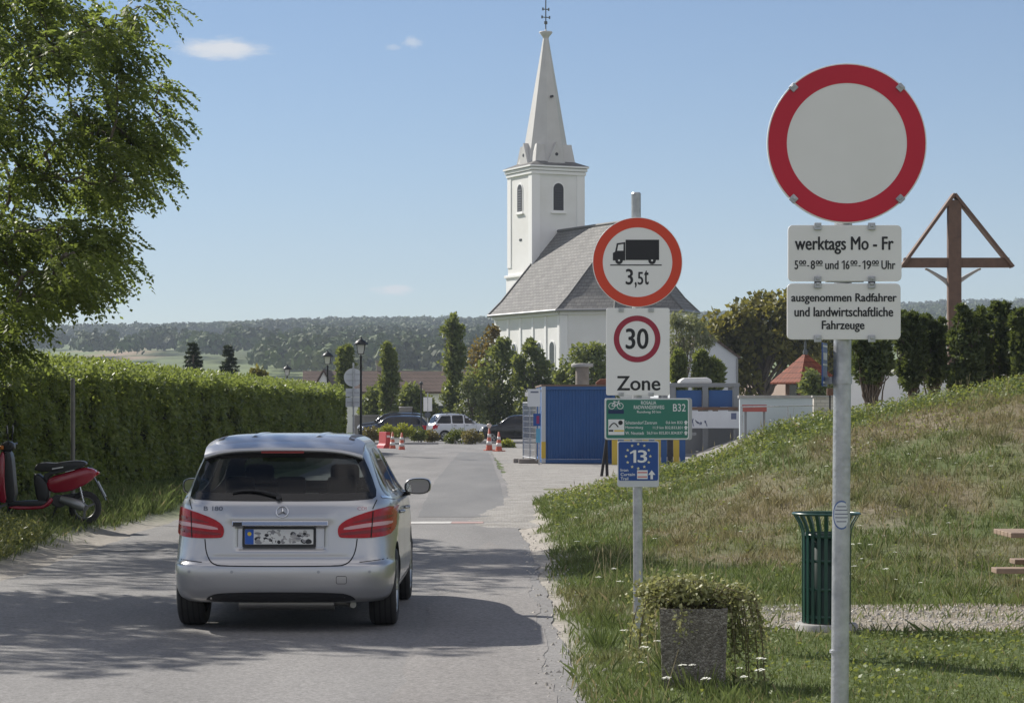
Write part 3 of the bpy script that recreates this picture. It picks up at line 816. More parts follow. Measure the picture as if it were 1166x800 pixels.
verdigris = pmat('dark_bronze', (0.10, 0.11, 0.11), 0.5, metal=0.5)
glaz = pmat('dark_glazing', (0.03, 0.035, 0.04), 0.1)

CA = math.radians(25)
n_r = Vector((math.sin(CA), -math.cos(CA)))
CW = 4.62
cx_ = 23 * 197 / F + 1.13
church = thing('church', 'white church with tall pointed spire and grey slate roof behind the trees', 'church', (cx_, 200, 0), math.atan2(n_r.y, n_r.x))
h = CW / 2
TZ = 21.2
m = MB()
m.box((0, 0, TZ / 2), (CW, CW, TZ))
tower = m.build('tower', white_wall, church)
m = MB()
zs = 12.6                                   # string course, thicker below
for sx in (-1, 1):
    for sy in (-1, 1):
        m.box((sx * (h - 0.35 + .05), sy * (h - 0.35 + .05), (zs + TZ) / 2 + 0.3), (0.72, 0.72, TZ - zs - 1.0))
m.box((0, 0, zs / 2), (CW + 0.25, CW + 0.25, zs))
m.box((0, 0, zs + 0.1), (CW + 0.5, CW + 0.5, 0.22))
m.build('pilaster', trim_wall, tower, bevel=0.03)
m = MB()
m.box((0, 0, TZ - 0.30), (CW + 0.28, CW + 0.28, 0.26)); m.box((0, 0, TZ - 0.02), (CW + 0.44, CW + 0.44, 0.22)); m.box((0, 0, TZ + 0.2), (CW + 0.66, CW + 0.66, 0.14))
cornice = m.build('cornice', trim_wall, church, bevel=0.02)
m = MB()
e = (CW + 0.66) / 2
m.add([(-e, -e, TZ + .272), (e, -e, TZ + .272), (e, e, TZ + .272), (-e, e, TZ + .272), (-1.6, -1.6, TZ + .75), (1.6, -1.6, TZ + .75), (1.6, 1.6, TZ + .75), (-1.6, 1.6, TZ + .75)],
      [(0, 1, 5, 4), (1, 2, 6, 5), (2, 3, 7, 6), (3, 0, 4, 7), (4, 5, 6, 7), (3, 2, 1, 0)])
m.build('apron_roof', slate, cornice)
# spire: eight-sided, with four gablets and corner stubs
m = MB()
S0 = TZ + 0.5; S1 = 32.2; r0 = 2.02
m.lathe([(r0, S0), (r0 * 0.98, S0 + 0.2), (0.20, S1)], 8, a0=math.pi / 8, sm=False)
spire = m.build('spire', spire_m, church)
for k in range(4):
    a = k * math.pi / 2
    R = Matrix.Rotation(a, 4, 'Z')
    m = MB()
    vs = [R @ Vector(p) for p in ((2.02, -0.80, S0), (2.02, 0.80, S0), (2.02, 0, S0 + 1.75), (0.9, 0, S0 + 1.75), (1.2, -0.8, S0), (1.2, 0.8, S0))]
    m.add(vs, [(0, 1, 2), (0, 2, 3, 4), (1, 5, 3, 2)])
    gb = m.build('gablet', spire_m, spire)
    m = MB(); m.cyl(R @ Vector((2.0, 0, S0 + 0.75)), R @ Vector((2.04, 0, S0 + 0.75)), 0.14, n=10); m.build('vent_hole', dark_op, spire)
    R2 = Matrix.Rotation(a + math.pi / 4, 4, 'Z')
    m = MB()
    vs = [R2 @ Vector(p) for p in ((2.55, 0, S0), (1.75, .75, S0), (1.75, -.75, S0), (2.2, 0, S0 + 1.6), (1.5, .45, S0 + 1.6), (1.5, -.45, S0 + 1.6))]
    m.add(vs, [(0, 1, 4, 3), (2, 0, 3, 5), (3, 4, 5), (1, 2, 5, 4)])
    m.build('corner_stub', spire_m, spire)
m = MB(); m.cyl((0.95, 0, S0 + 5.5), (1.25, 0, S0 + 5.5), 0.11, n=10); m.build('vent_hole', dark_op, spire)
m = MB()
m.lathe([(0.22, S1 - 0.9), (0.24, S1 - 0.75), (0.20, S1 - 0.2), (0.30, S1), (0.55, S1 + 0.3), (0.52, S1 + 0.38), (0.1, S1 + 0.42), (0.05, S1 + 0.6)], 16)
m.build('finial', spire_m, spire)
m = MB()
m.cyl((0, 0, S1 + .4), (0, 0, S1 + 3.0), 0.05, n=8)
for zz, hw in ((1.55, 0.34), (2.2, 0.26)):
    m.bar((0, -hw, S1 + zz), (0, hw, S1 + zz), 0.07, 0.07)
    for sg in (-1, 1): m.cyl((0, sg * hw, S1 + zz - .1), (0, sg * hw, S1 + zz + .12), 0.07, n=8)
m.cyl((0, 0, S1 + 1.0), (0, 0, S1 + 1.22), 0.14, n=10)
m.build('spire_cross', verdigris, spire)

def arch_pts(w, z0, z1, n=10):
    r = w / 2; p = [(-r, z0), (r, z0)]
    for k in range(n + 1): t = math.pi * k / n; p.append((r * math.cos(t), z1 - r + r * math.sin(t)))
    return p
# belfry openings on all four faces, local face frames
for k in range(4):
    a = k * math.pi / 2; R = Matrix.Rotation(a, 4, 'Z')
    fr = lambda x, y, z, R=R: R @ Vector((y, x, z))
    m = MB(); m.prism(arch_pts(1.12, 17.75, 20.2), h - 0.02, h + 0.045, fr=fr)
    w_ = m.build('belfry_surround', trim_wall, tower, bevel=0.02)
    m = MB(); m.prism(arch_pts(0.90, 17.9, 20.08), h + 0.02, h + 0.055, fr=fr)
    for q in range(9):
        z = 18.05 + q * 0.2; m.add([fr(-0.36, h + .058, z), fr(.36, h + .058, z), fr(.36, h + .085, z - .1), fr(-.36, h + .085, z - .1)], [(0, 1, 2, 3)])
    lv = m.build('louvre', dark_op, w_)
    m = MB(); m.box(fr(0, h + 0.06, 17.7), (0.18, 1.35, 0.10) if k % 2 == 0 else (1.35, 0.18, 0.10)); m.build('sill', trim_wall, w_)
    m = MB(); m.box(fr(0.1, h + 0.01, 15.6), (0.06, 0.42, 0.16) if k % 2 == 0 else (0.42, 0.06, 0.16)); m.build('slit_opening', dark_op, tower)

# nave: walls with pilaster strips, many-sided choir end
NW = 5.65; NL = 12.0; U0 = h
foot = [(U0, NW), (U0, -NW), (U0 + NL, -NW), (U0 + NL + 3.0, -2.7), (U0 + NL + 3.0, 2.7), (U0 + NL, NW)]
EZ = 9.3; RZ_ = 16.2
m = MB(); n_ = len(foot)
m.add([(x, y, 0) for x, y in foot] + [(x, y, EZ) for x, y in foot], [(i, (i + 1) % n_, n_ + (i + 1) % n_, n_ + i)[::-1] for i in range(n_)] + [list(range(n_, 2 * n_))])
m.add([(U0, -NW, EZ), (U0, NW, EZ), (U0, 0, RZ_ - 0.3)], [(0, 1, 2)])
nave = m.build('nave', white_wall, church)
m = MB()
for sy in (-1, 1):
    for q in range(6):
        u_ = U0 + 0.35 + q * (NL - 0.7) / 5
        m.box((u_, sy * (NW + 0.03), EZ / 2 - .1), (0.34, 0.08, EZ - 0.5))
for i in (2, 3, 4):
    a, b = Vector((*foot[i], 0)), Vector((*foot[(i + 1) % n_], 0)); nn = (b - a).normalized(); no_ = Vector((nn.y, -nn.x, 0))
    for t in (0.06, 0.94):
        p = a.lerp(b, t) ; m.box((p.x, p.y, EZ / 2 - .1), (0.22, 0.6, EZ - .5), rz=math.atan2(nn.y, nn.x) - math.pi / 2)
m.build('buttress_strip', trim_wall, nave, bevel=0.02)
m = MB()
for i in range(1, n_ + 1):
    a, b = foot[i % n_], foot[(i + 1) % n_]
    if i % n_ == 0: continue
    A = Vector((*a, EZ - .15)); B = Vector((*b, EZ - .15)); m.bar(A, B, 0.5, 0.3)
m.build('eaves_cornice', trim_wall, nave)
# windows of the lit long side and of the choir
for q in range(5):
    for sy in (-1, 1):
        u_ = U0 + 0.35 + (q + 0.5) * (NL - 0.7) / 5
        if q not in (1, 3, 4): continue
        fr = lambda x, y, z, u_=u_, sy=sy: Vector((u_ + x, sy * y, z))
        m = MB(); m.prism(arch_pts(1.0, 3.6, 7.1), NW - .02, NW + 0.05, fr=fr); wf_ = m.build('window', trim_wall, nave)
        m = MB(); m.prism(arch_pts(0.8, 3.75, 7.0), NW, NW + 0.06, fr=fr); m.build('pane', glaz, wf_)
# roof with slightly flared eaves
apx = (U0 + NL - 0.8, 0, RZ_)
def ring_at(off, z):
    c = []
    pts = [(U0 - 0.15, NW + off), (U0 + NL + off * .45, NW + off), (U0 + NL + 3.0 + off, 2.7 + off * .45), (U0 + NL + 3.0 + off, -2.7 - off * .45), (U0 + NL + off * .45, -NW - off), (U0 - 0.15, -NW - off)]
    return [(x, y, z) for x, y in pts]
r1 = ring_at(0.5, EZ + 0.02); rm = []
t_ = 0.17
for i, p in enumerate(ring_at(0.0, EZ + 0.35)):
    top = Vector(apx) if i not in (0, 5) else Vector((U0 - .15, 0, RZ_))
    rm.append(tuple(Vector(p).lerp(top, 0.12)))
base_m = [list(v) for v in rm]
m = MB()
vs = r1 + rm + [(U0 - 0.15, 0, RZ_), apx]
fs = []
for i in range(5): fs.append((i, i + 1, 7 + i, 6 + i)[::-1])
fs += [(6, 7, 13, 12)[::-1], (7, 8, 13)[::-1], (8, 9, 13)[::-1], (9, 10, 13)[::-1], (10, 11, 12, 13)[::-1]]
fs.append((0, 1, 2, 3, 4, 5))
m.add(vs, fs)
roof = m.build('roof', slate, church)
m = MB()
m.tube([(U0, 0, RZ_ + .03), apx], 0.13, 8)
for i in (7, 8, 9, 10): m.tube([vs[i - 6], vs[i], apx], 0.09, 6)
m.tube([r1[0], rm[0], (U0 - .15, 0, RZ_)], 0.12, 6); m.tube([r1[5], rm[5], (U0 - .15, 0, RZ_)], 0.12, 6)
m.build('ridge_tiles', pmat('ridge_dark', (0.12, 0.118, 0.115), 0.7), roof)
m = MB()
for i in range(5): m.tube([Vector(r1[i]) + Vector((0, 0, -.02)), Vector(r1[i + 1]) + Vector((0, 0, -.02))], 0.10, 8)
m.build('gutter', pmat('zinc', (0.30, 0.30, 0.30), 0.45, metal=0.6), roof)
for (u_, f_) in ((2.2, 0.2), (10.6, 0.22)):
    p = Vector((U0 + u_, NW * (1 - f_) + .25, EZ + .55 + (RZ_ - EZ) * f_)); m = MB()
    sl = math.atan2(RZ_ - EZ, NW); R = Matrix.Rotation(-sl, 3, 'X')
    m.box(p, (0.5, 0.75, 0.2), R=R); m.build('roof_light', pmat('zinc_dark', (0.12, .12, .12), .4, metal=.5), roof)

# ------------------------------------------------------------------ plants
def tree_trunk(segs, parent, mat, n=8, name='trunk'):
    m = MB()
    for pts, rs in segs: m.tube(pts, rs, n)
    return m.build(name, mat, parent)
bark = pmat('bark', (0.10, 0.08, 0.06), 0.95, col2=(0.17, 0.14, 0.11), nscale=12, bump=0.8, bscale=30)

def limb(p0, p1, r0, r1, sag=0.0, wob=0.1, k=6):
    p0, p1 = Vector(p0), Vector(p1); out = []; rs = []
    L = (p1 - p0).length
    for i in range(k + 1):
        t = i / k; p = p0.lerp(p1, t); p.z += -sag * math.sin(math.pi * t) * L
        if 0 < i < k: p += Vector((random.gauss(0, wob), random.gauss(0, wob), random.gauss(0, wob)))
        out.append(p); rs.append(r0 + (r1 - r0) * t)
    return out, rs

def pinnate(P, D, rg, L=0.26, nl=7, ll=0.045, lw=0.45):
    """compound leaves: rachis from P along D drooping, nl pairs of leaflets"""
    n = len(P); out = []
    D = unit(D); side = unit(np.cross(D, np.array([0, 0, 1.0])) + rg.normal(size=D.shape) * 0.25)
    Ls = L * (0.7 + 0.6 * rg.random((n, 1)))
    for k in range(nl):
        t = 0.2 + 0.8 * k / (nl - 1)
        base = P + D * Ls * t + np.array([0, 0, -1.0]) * (Ls * 0.45 * t * t)
        for sg in (-1, 1):
            d = side * sg + D * 0.5 + np.array([0, 0, -0.35]) + rg.normal(size=D.shape) * 0.2
            N = unit(np.cross(d, D) * sg + rg.normal(size=D.shape) * 0.45)
            l = ll * (0.8 + 0.5 * rg.random(n)) * (1.0 - 0.3 * abs(t - 0.6))
            out.append(leaves(base, d, N, l, l * lw))
    return np.concatenate(out)

aca = leafmat('acacia_leaf', (0.072, 0.104, 0.025), (0.165, 0.198, 0.052), 0.44, tcol=(0.28, 0.35, 0.065))
def acacia(label, X, Y, clumps, extra, trunk_h, group=None, per=64, extra_per=26, big=1.0):
    z0 = float(ground_z(X, Y))
    t = thing('acacia_tree', label, 'tree', (X, Y, z0), group=group)
    o = Vector((X, Y, z0))
    segs = []
    fork = Vector((0.15, 0, trunk_h))
    segs.append(limb((0, 0, -0.1), fork, 0.26, 0.19, 0, 0.04))
    allc = [c - o for c, r in clumps + extra]
    # limbs to grouped clump centres
    cs = allc[:]; random.shuffle(cs)
    done = [fork, fork + Vector((0.1, 0.1, 0.9)), fork + Vector((-0.1, 0, 1.9))]
    segs.append(limb(fork, done[2], 0.17, 0.09, 0, 0.04))
    cs.sort(key=lambda q: (q - fork).length)
    far_ = max((q - fork).length for q in cs)
    for q in cs:
        par = min(done, key=lambda d_: (d_ - q).length + 0.35 * (d_ - fork).length)
        r_ = 0.045 * (1 - (par - fork).length / (far_ * 1.1)) + 0.007
        segs.append(limb(par, q, r_, r_ * 0.55, -0.06, 0.05, 5)); done.append(q)
        for _ in range(3):
            e_ = q + Vector((random.gauss(0, .2), random.gauss(0, .2), random.gauss(-.08, .12))); segs.append(limb(q, e_, 0.006, 0.003, 0, 0.02, 2))
    tree_trunk(segs, t, bark, 6)
    rg = np.random.default_rng(int(abs(X * 100)) + 5)
    Ps, Ds = [], []
    for lst, n in ((clumps, per), (extra, extra_per)):
        for c, r in lst:
            c = np.array(c - o)
            u = unit(rg.normal(size=(n, 3))); rad = rg.random((n, 1)) ** 0.45
            p = c + u * rad * np.array([r * 1.3, r * 1.3, r * 0.58])
            out = unit(p - np.array([0, 0, trunk_h + 1.0])) * np.array([1, 1, .3])
            Ps.append(p); Ds.append(u * 0.5 + out * 0.8 + np.array([0, 0, -0.5]) + rg.normal(size=p.shape) * 0.3)
    q = pinnate(np.concatenate(Ps), np.concatenate(Ds), rg, L=0.29 * big, ll=0.088 * big, lw=0.5)
    build_np('crown', q, aca, t)
    return t
AY = 34.0
vis = [(205, 92), (188, 62), (165, 34), (216, 128), (186, 108), (152, 78), (196, 172), (203, 196), (172, 182), (142, 160), (112, 186), (148, 214), (128, 140), (120, 60), (130, 20), (95, 30),
       (92, 92), (60, 60), (62, 130), (30, 95), (30, 40), (28, 160), (80, 170), (58, 196), (24, 205), (105, 118), (160, 130), (175, 150), (5, 130), (0, 70), (60, 8), (5, 10), (100, 2), (85, 212), (182, 215), (160, 55),
       (142, 292), (158, 308), (122, 272), (92, 266), (60, 278), (140, 328), (120, 318), (84, 326), (44, 300), (18, 336), (30, 362), (4, 300), (8, 268), (66, 320), (112, 300), (-10, 370), (30, 262), (15, 385)]
vc = []
for (px, py) in vis:
    yy = AY + random.gauss(0, 0.9); p = W(px - 28 - 0.07 * px, py - 4, AY); p.y = yy; vc.append((p, 0.22 + 0.11 * random.random()))
for (px, py) in vis:
    if px < 140 and random.random() < 0.8: p = W(px + random.gauss(0, 20), py + random.gauss(0, 18), AY); p.y = AY + random.gauss(0, 1.6); vc.append((p, 0.34))
ex = []
for i in range(70):
    a = random.random() * 6.283; r = 3.4 * math.sqrt(random.random()); z = 3.0 + 5.5 * random.random()
    x = -9.7 + r * math.cos(a) * 0.9; y = AY + r * math.sin(a)
    if z > 3.2 and x < -6.9: ex.append((Vector((x, y, z)), 0.55))
acacia('feathery green acacia whose branches hang in from the left over the hedge', -9.9, AY, vc, ex, 2.3, per=45, extra_per=42)
ex2 = []
for i in range(64):
    a = random.random() * 6.283; r = 2.15 * math.sqrt(random.random()); z = 3.6 + 3.4 * random.random()
    ex2.append((Vector((-9.3 + r * math.cos(a), 25.4 + r * 1.1 * math.sin(a), z)), 0.5))
acacia('acacia by the near left verge whose leafy shadow falls across the road', -9.5, 25.4, [], ex2, 2.6, extra_per=72, big=1.15)

# hedge along the left side
hedge_leaf = leafmat('hedge_leaf', (0.065, 0.095, 0.024), (0.190, 0.225, 0.060), 0.42, tcol=(0.30, 0.36, 0.07), rough=0.45)
HA = Vector((-8.65, 29.5)); HB = Vector((-6.75, 100.0)); HH = 2.48; HWD = 0.95
hd = (HB - HA).normalized(); hn_ = Vector((hd.y, -hd.x))        # to the road side
hl = (HB - HA).length
hedge = thing('hedge', 'long clipped hedge, dark green on its face and yellow-green on top, along the left roadside', 'hedge', (HA.x, HA.y, 0), math.atan2(hd.y, hd.x))
m = MB()
k_ = 36
vs = []
for i in range(k_ + 1):
    u_ = hl * i / k_
    for (v, z) in ((-0.34, 0.0), (-0.36, HH - 0.30), (-HWD + .2, HH - 0.30), (-HWD + .15, 0.0)):
        vs.append((u_, -v + random.gauss(0, .03), z + (random.gauss(0, .05) if z else 0)))
fs = []
for i in range(k_):
    for q in range(3): fs.append((i * 4 + q, i * 4 + q + 1, i * 4 + 5 + q, i * 4 + 4 + q))
m.add(vs, fs); m.add([vs[q] for q in range(4)], [(0, 1, 2, 3)]); m.add([vs[-4 + q] for q in range(4)], [(3, 2, 1, 0)])
m.build('branches', pmat('hedge_inside', (0.030, 0.032, 0.016), 0.95, col2=(0.055, 0.05, 0.03), nscale=14, bump=0.8), hedge)
rg = np.random.default_rng(31)
NH = 150000
t01 = rg.random(NH); u_ = hl * (np.exp(t01 * math.log(1 + hl / 14)) - 1) / (hl / 14)        # denser near the eye
which = rg.random(NH)
bulge = (fbm(u_ * 0.8, which * 0 + 3, 91) - 0.5) * 0.30
zf = rg.random(NH) ** 0.95 * HH
topm = which > 0.74; backm = which > 0.97
vv = np.where(topm, -rg.random(NH) * HWD, -0.14 + bulge * 0.7 + (fbm(u_ * 1.6, zf * 1.8, 92) - 0.5) * 0.60 - 0.10 * rg.random(NH) - 0.12 * smooth(2.2, 2.6, zf))
zz = np.where(topm, HH - 0.12 + 0.32 * (fbm(u_ * 0.7, vv * 1.2, 93) - .4) + 0.14 * rg.random(NH) ** 2, zf)
vv = np.where(backm, -HWD + 0.1 * rg.random(NH), vv); zz = np.where(backm, zf, zz)
P = np.stack([u_, vv, zz], -1)
Nf = np.where(topm[:, None], np.array([0, 0.2, 1.0]), np.where(backm[:, None], np.array([0, -1, .3]), np.array([0, 1.0, 0.35])))
Nl = unit(Nf + rg.normal(size=P.shape) * 0.65); Dl = rg.normal(size=P.shape) + np.array([0, 0.2, -0.5]) * (~topm)[:, None]
Ll = (0.055 + 0.05 * rg.random(NH)) * np.clip((29.5 + u_) / 40, 0.85, 2.0)
# fix side: local +y of the thing points left of hd, the road is at -y
V = leaves(P, Dl, Nl, Ll, Ll * 0.75); V[..., 1] *= -1
shoots = 2600
us = hl * rg.random(shoots) ** 1.4; ps = np.stack([us, HWD * rg.random(shoots), HH + 0.05 + 0 * us], -1)
sv = []
for k in range(6):
    q = ps + np.array([0, 0, 1.0]) * (0.05 * k) + rg.normal(size=ps.shape) * 0.02
    sv.append(leaves(q, rg.normal(size=ps.shape) + np.array([0, 0, .6]), rg.normal(size=ps.shape), 0.07 + .03 * rg.random(shoots), 0.045))
for ue, sg_ in ((0.0, -1), (hl, 1)):        # leaves on the two end faces
    ne = 5000; pe = np.stack([ue + sg_ * 0.12 * rg.random(ne), HWD * rg.random(ne), (HH + .05) * rg.random(ne)], -1)
    Le = .07 + .05 * rg.random(ne); sv.append(leaves(pe, rg.normal(size=pe.shape) + np.array([0, 0, -.4]), unit(rg.normal(size=pe.shape) * .6 + np.array([sg_, 0, .3])), Le, Le * .75))
build_np('foliage', np.concatenate([V] + sv), hedge_leaf, hedge)
# metal post standing in front of the hedge
pz = W(83, 432, 39.0)
m = MB(); gz_ = float(ground_z(pz.x, 39.0)); m.cyl((0, 0, -0.05), (0, 0, pz.z - gz_), 0.035, n=10); m.cyl((0, 0, pz.z - gz_), (0, 0, pz.z - gz_ + .02), 0.038, .03, n=10)
tag(m.build('fence_post', pmat('weathered_steel', (0.13, 0.135, 0.13), 0.6, metal=0.3, col2=(0.2, .19, .17), nscale=9), loc=(pz.x, 39.0, gz_)), 'slim grey metal post standing upright against the hedge', 'post')

def blob_tree(name, label, cat, X, Y, clumps, mat, n, L, trunk=None, group=None, wd=0.7, seed=1, zbase=None, shell=0.6, down=0.0, up=0.2, rtrunk=0.12):
    z0 = float(ground_z(X, Y)) if zbase is None else zbase
    t = thing(name, label, cat, (X, Y, z0), group=group); rg = np.random.default_rng(seed)
    C = np.array([c for c, r in clumps], float); R = np.array([r if hasattr(r, '__len__') else (r, r, r) for c, r in clumps], float)
    segs = [limb((0, 0, -0.1), (0, 0, C[:, 2].mean()), rtrunk, rtrunk * 0.5, 0, 0.03)]
    for c, r in clumps: segs.append(limb((0, 0, max(0.4, c[2] * 0.45)), c, rtrunk * 0.4, rtrunk * 0.12, 0, 0.05, 4))
    tree_trunk(segs, t, bark, 6)
    build_np('crown', clump_leaves(C, R, n, L, wd, rg, shell=shell, down=down, up=up), mat, t)
    return t

def px_tree(name, label, cat, Y, base, pts, mat, n, L, group=None, seed=1, depth=0.6, **kw):
    """clump list given as (px, py, radius px) at distance Y"""
    s = F / Y; X = (base - 583) / s; z0 = float(ground_z(X, Y)); rd = random.Random(seed)
    cl = []
    xs = [p[0] for p in pts]; span = (max(xs) - min(xs)) / s
    for (px, py, r) in pts:
        w = W(px, py, Y); rr_ = r / s
        cl.append(((w.x - X, rd.uniform(-1, 1) * depth * span * 0.5, w.z - z0), (rr_, rr_ * 1.1, rr_)))
        cl.append(((w.x - X + rd.gauss(0, .3) * rr_, rd.uniform(-1, 1) * depth * span * 0.5, w.z - z0 + rd.gauss(0, .3) * rr_), (rr_ * .8, rr_ * .9, rr_ * .8)))
    return blob_tree(name, label, cat, X, Y, cl, mat, n, L, group=group, seed=seed, **kw)

lf_dark = leafmat('leaf_dark', (0.036, 0.058, 0.024), (0.090, 0.118, 0.046), 0.28)
lf_mid = leafmat('leaf_mid', (0.070, 0.105, 0.036), (0.160, 0.190, 0.070), 0.33)
lf_pale = leafmat('leaf_pale', (0.09, 0.115, 0.05), (0.16, 0.19, 0.085), 0.3)
lf_yel = leafmat('leaf_yellowing', (0.085, 0.095, 0.022), (0.18, 0.165, 0.038), 0.35, tcol=(0.30, 0.27, 0.05))
lf_willow = leafmat('leaf_willow', (0.12, 0.14, 0.085), (0.20, 0.22, 0.14), 0.3)
lf_con = leafmat('conifer_needle', (0.022, 0.038, 0.018), (0.045, 0.065, 0.028), 0.15)
lf_rust = leafmat('leaf_rusty', (0.085, 0.080, 0.030), (0.155, 0.118, 0.045), 0.35)

def column_tree(label, Y, px, top, bot, wpx, mat, seed, group='slim upright trees'):
    s = F / Y; pts = []; rd = random.Random(seed); hgt_ = bot - top
    n = 16
    for i in range(n):
        t = i / (n - 1); py = top + 6 * wpx / 30 + (hgt_ - 6) * t
        w = wpx / 2 * (0.28 + 0.72 * math.sin(min(1, 0.12 + t * 1.0) * math.pi * 0.82) ** 0.8)
        for q in range(3): pts.append((px + rd.uniform(-.55, .55) * w, py + rd.uniform(-3, 3), max(2.5, w * 0.55)))
    return px_tree('columnar_tree', label, 'tree', Y, px, pts, mat, 60, 0.28, group=group, seed=seed, depth=0.9, up=1.0, wd=0.5, shell=0.5)
column_tree('tall slim columnar tree right of the other two, dark green and pointed', 166, 515, 362, 478, 34, lf_mid, 3)
column_tree('slim columnar tree of middle height behind the dark parked cars', 160, 442, 393, 478, 27, lf_mid, 4)
column_tree('smallest slim columnar tree beside the lantern above the hedge end', 164, 393, 393, 450, 22, lf_mid, 5)

def spruce(label, Y, px, top, bot, wpx, seed):
    s = F / Y; X = (px - 583) / s; z0 = float(ground_z(X, Y)); rg = np.random.default_rng(seed)
    zt = EYE + (468 - top) / s - z0; R = wpx / s / 2; zb = 0.4
    t = thing('spruce', label, 'tree', (X, Y, z0), group='dark spruces beyond the hedge')
    segs = [([Vector((0, 0, 0)), Vector((0, 0, zt * .97))], [0.2, 0.02])]; Ps = []; Ds = []
    nlv = 24
    for i in range(nlv):
        tt = i / nlv; z = zb + (zt - zb) * tt; rr_ = R * 1.15 * (1 - tt) ** 0.8 * rg.uniform(0.8, 1.1) + 0.1
        nb_ = int(5 + 7 * (1 - tt))
        for k in range(nb_):
            a = rg.random() * 6.283; e_ = Vector((math.cos(a) * rr_, math.sin(a) * rr_, z - 0.18 * rr_))
            segs.append(([Vector((0, 0, z)), e_], [0.03, 0.008]))
            m_ = 90; f_ = rg.random((m_, 1)) ** 0.7
            p = np.array([0, 0, z]) + (np.array(e_) - np.array([0, 0, z])) * f_ + rg.normal(size=(m_, 3)) * np.array([.07, .07, .05]) * (0.5 + rr_ * 0.4)
            Ps.append(p); Ds.append(np.repeat(np.array([[math.cos(a), math.sin(a), -0.35]]), m_, 0) + rg.normal(size=(m_, 3)) * 0.5)
    tree_trunk(segs, t, bark, 5)
    P = np.concatenate(Ps); D = np.concatenate(Ds); N = unit(rg.normal(size=P.shape) * 0.5 + np.array([0, 0, 1]))
    build_np('crown', leaves(P, D, N, 0.17, 0.07), lf_con, t)
spruce('dark broad spruce beyond the hedge, left one of the pair', 140, 220, 387, 432, 42, 11)
spruce('dark narrower spruce beyond the hedge, right one of the pair', 150, 261, 390, 433, 38, 12)
px_tree('small_tree', 'little yellow-green treetop peeping over the hedge right of the spruces', 'tree', 130, 293, [(293, 424, 7), (290, 431, 8), (298, 431, 7)], lf_yel, 90, 0.22, seed=13)

# trees round the church
px_tree('leafy_tree', 'bushy green tree in front of the church wall behind the black car', 'tree', 168, 568,
        [(540, 432, 18), (560, 418, 18), (577, 408, 14), (585, 430, 20), (556, 446, 22), (580, 455, 22), (560, 470, 20), (590, 475, 18), (574, 392, 8), (548, 455, 16), (550, 478, 16), (565, 486, 16), (585, 486, 16), (600, 480, 16), (572, 472, 18), (600, 462, 16), (567, 402, 10)], lf_mid, 230, 0.26, seed=21, group='trees in front of the church')
px_tree('leafy_tree', 'rounded green tree beside the blue container with one leader above the rest', 'tree', 165, 608,
        [(596, 432, 15), (610, 420, 14), (620, 436, 16), (606, 446, 18), (630, 445, 12), (603, 398, 6), (604, 390, 4), (592, 412, 9), (612, 404, 8), (617, 458, 14), (600, 462, 14), (596, 476, 15), (612, 476, 15), (606, 488, 14)], lf_mid, 230, 0.26, seed=22, group='trees in front of the church')
px_tree('leafy_tree', 'green tree showing between the blue container roof and the speed-limit sign', 'tree', 160, 665,
        [(648, 418, 14), (664, 406, 15), (680, 402, 13), (676, 420, 16), (655, 432, 16), (690, 424, 13), (640, 432, 9), (665, 440, 16), (695, 440, 14)], lf_mid, 230, 0.26, seed=23, group='trees in front of the church')
px_tree('rusty_tree', 'tree with rust-tinged foliage left of the church wall', 'tree', 176, 548,
        [(552, 392, 15), (545, 405, 16), (556, 412, 14), (542, 420, 14), (560, 378, 8), (552, 430, 16)], lf_rust, 130, 0.24, seed=24)
px_tree('leafy_tree', 'pale green bush between the tall columnar tree and the church trees', 'tree', 164, 536,
        [(530, 448, 13), (538, 462, 15), (526, 470, 12), (545, 450, 12), (533, 436, 9), (528, 480, 12), (542, 480, 13)], lf_pale, 130, 0.2, seed=25, group='trees in front of the church')
px_tree('willow', 'grey-green willow right of the zone sign in front of the white gabled house', 'tree', 135, 778,
        [(775, 378, 19), (792, 372, 15), (765, 396, 18), (785, 395, 18), (800, 388, 10), (770, 414, 16), (788, 366, 10), (770, 364, 9)], lf_willow, 190, 0.28, wd=0.28, seed=26, down=0.9, up=0)
for i, (px, top, w_, lab) in enumerate([(773, 402, 16, 'little cypress half behind the zone sign, left one of three'), (798, 404, 15, 'little cypress in front of the gabled house, middle one of three'), (814, 410, 16, 'little cypress in front of the gabled house, right one of three')]):
    column_tree(lab, 118, px, top, 446, w_, lf_mid, 41 + i, group='little cypresses by the gabled house')
ch = []
rd = random.Random(77)
for (px, py, r) in [(815, 372, 20), (840, 362, 20), (862, 358, 20), (886, 352, 20), (905, 350, 20), (830, 390, 22), (858, 386, 24), (885, 380, 24), (910, 376, 22), (845, 412, 24), (875, 408, 24), (905, 405, 24), (850, 432, 20), (835, 375, 18), (925, 395, 22)]:
    ch.append((px, py, r))
px_tree('chestnut_tree', 'big yellowing chestnut filling the view behind the tiled pavilion', 'tree', 150, 868, ch, lf_yel, 260, 0.36, seed=27, depth=0.5, rtrunk=0.35)
px_tree('chestnut_tree', 'yellowing chestnut behind the lower no-entry plate, right of the big one', 'tree', 158, 945, [(925, 362, 20), (950, 372, 22), (940, 395, 24), (965, 398, 20), (935, 420, 22), (960, 425, 20), (985, 410, 16)], lf_yel, 230, 0.36, seed=28, depth=0.5, rtrunk=0.3)
px_tree('leafy_tree', 'fresh green sapling at the right of the tiled pavilion', 'tree', 96, 928, [(926, 432, 10), (920, 443, 11), (935, 440, 11), (928, 452, 12), (938, 452, 9)], lf_pale, 120, 0.17, seed=29)

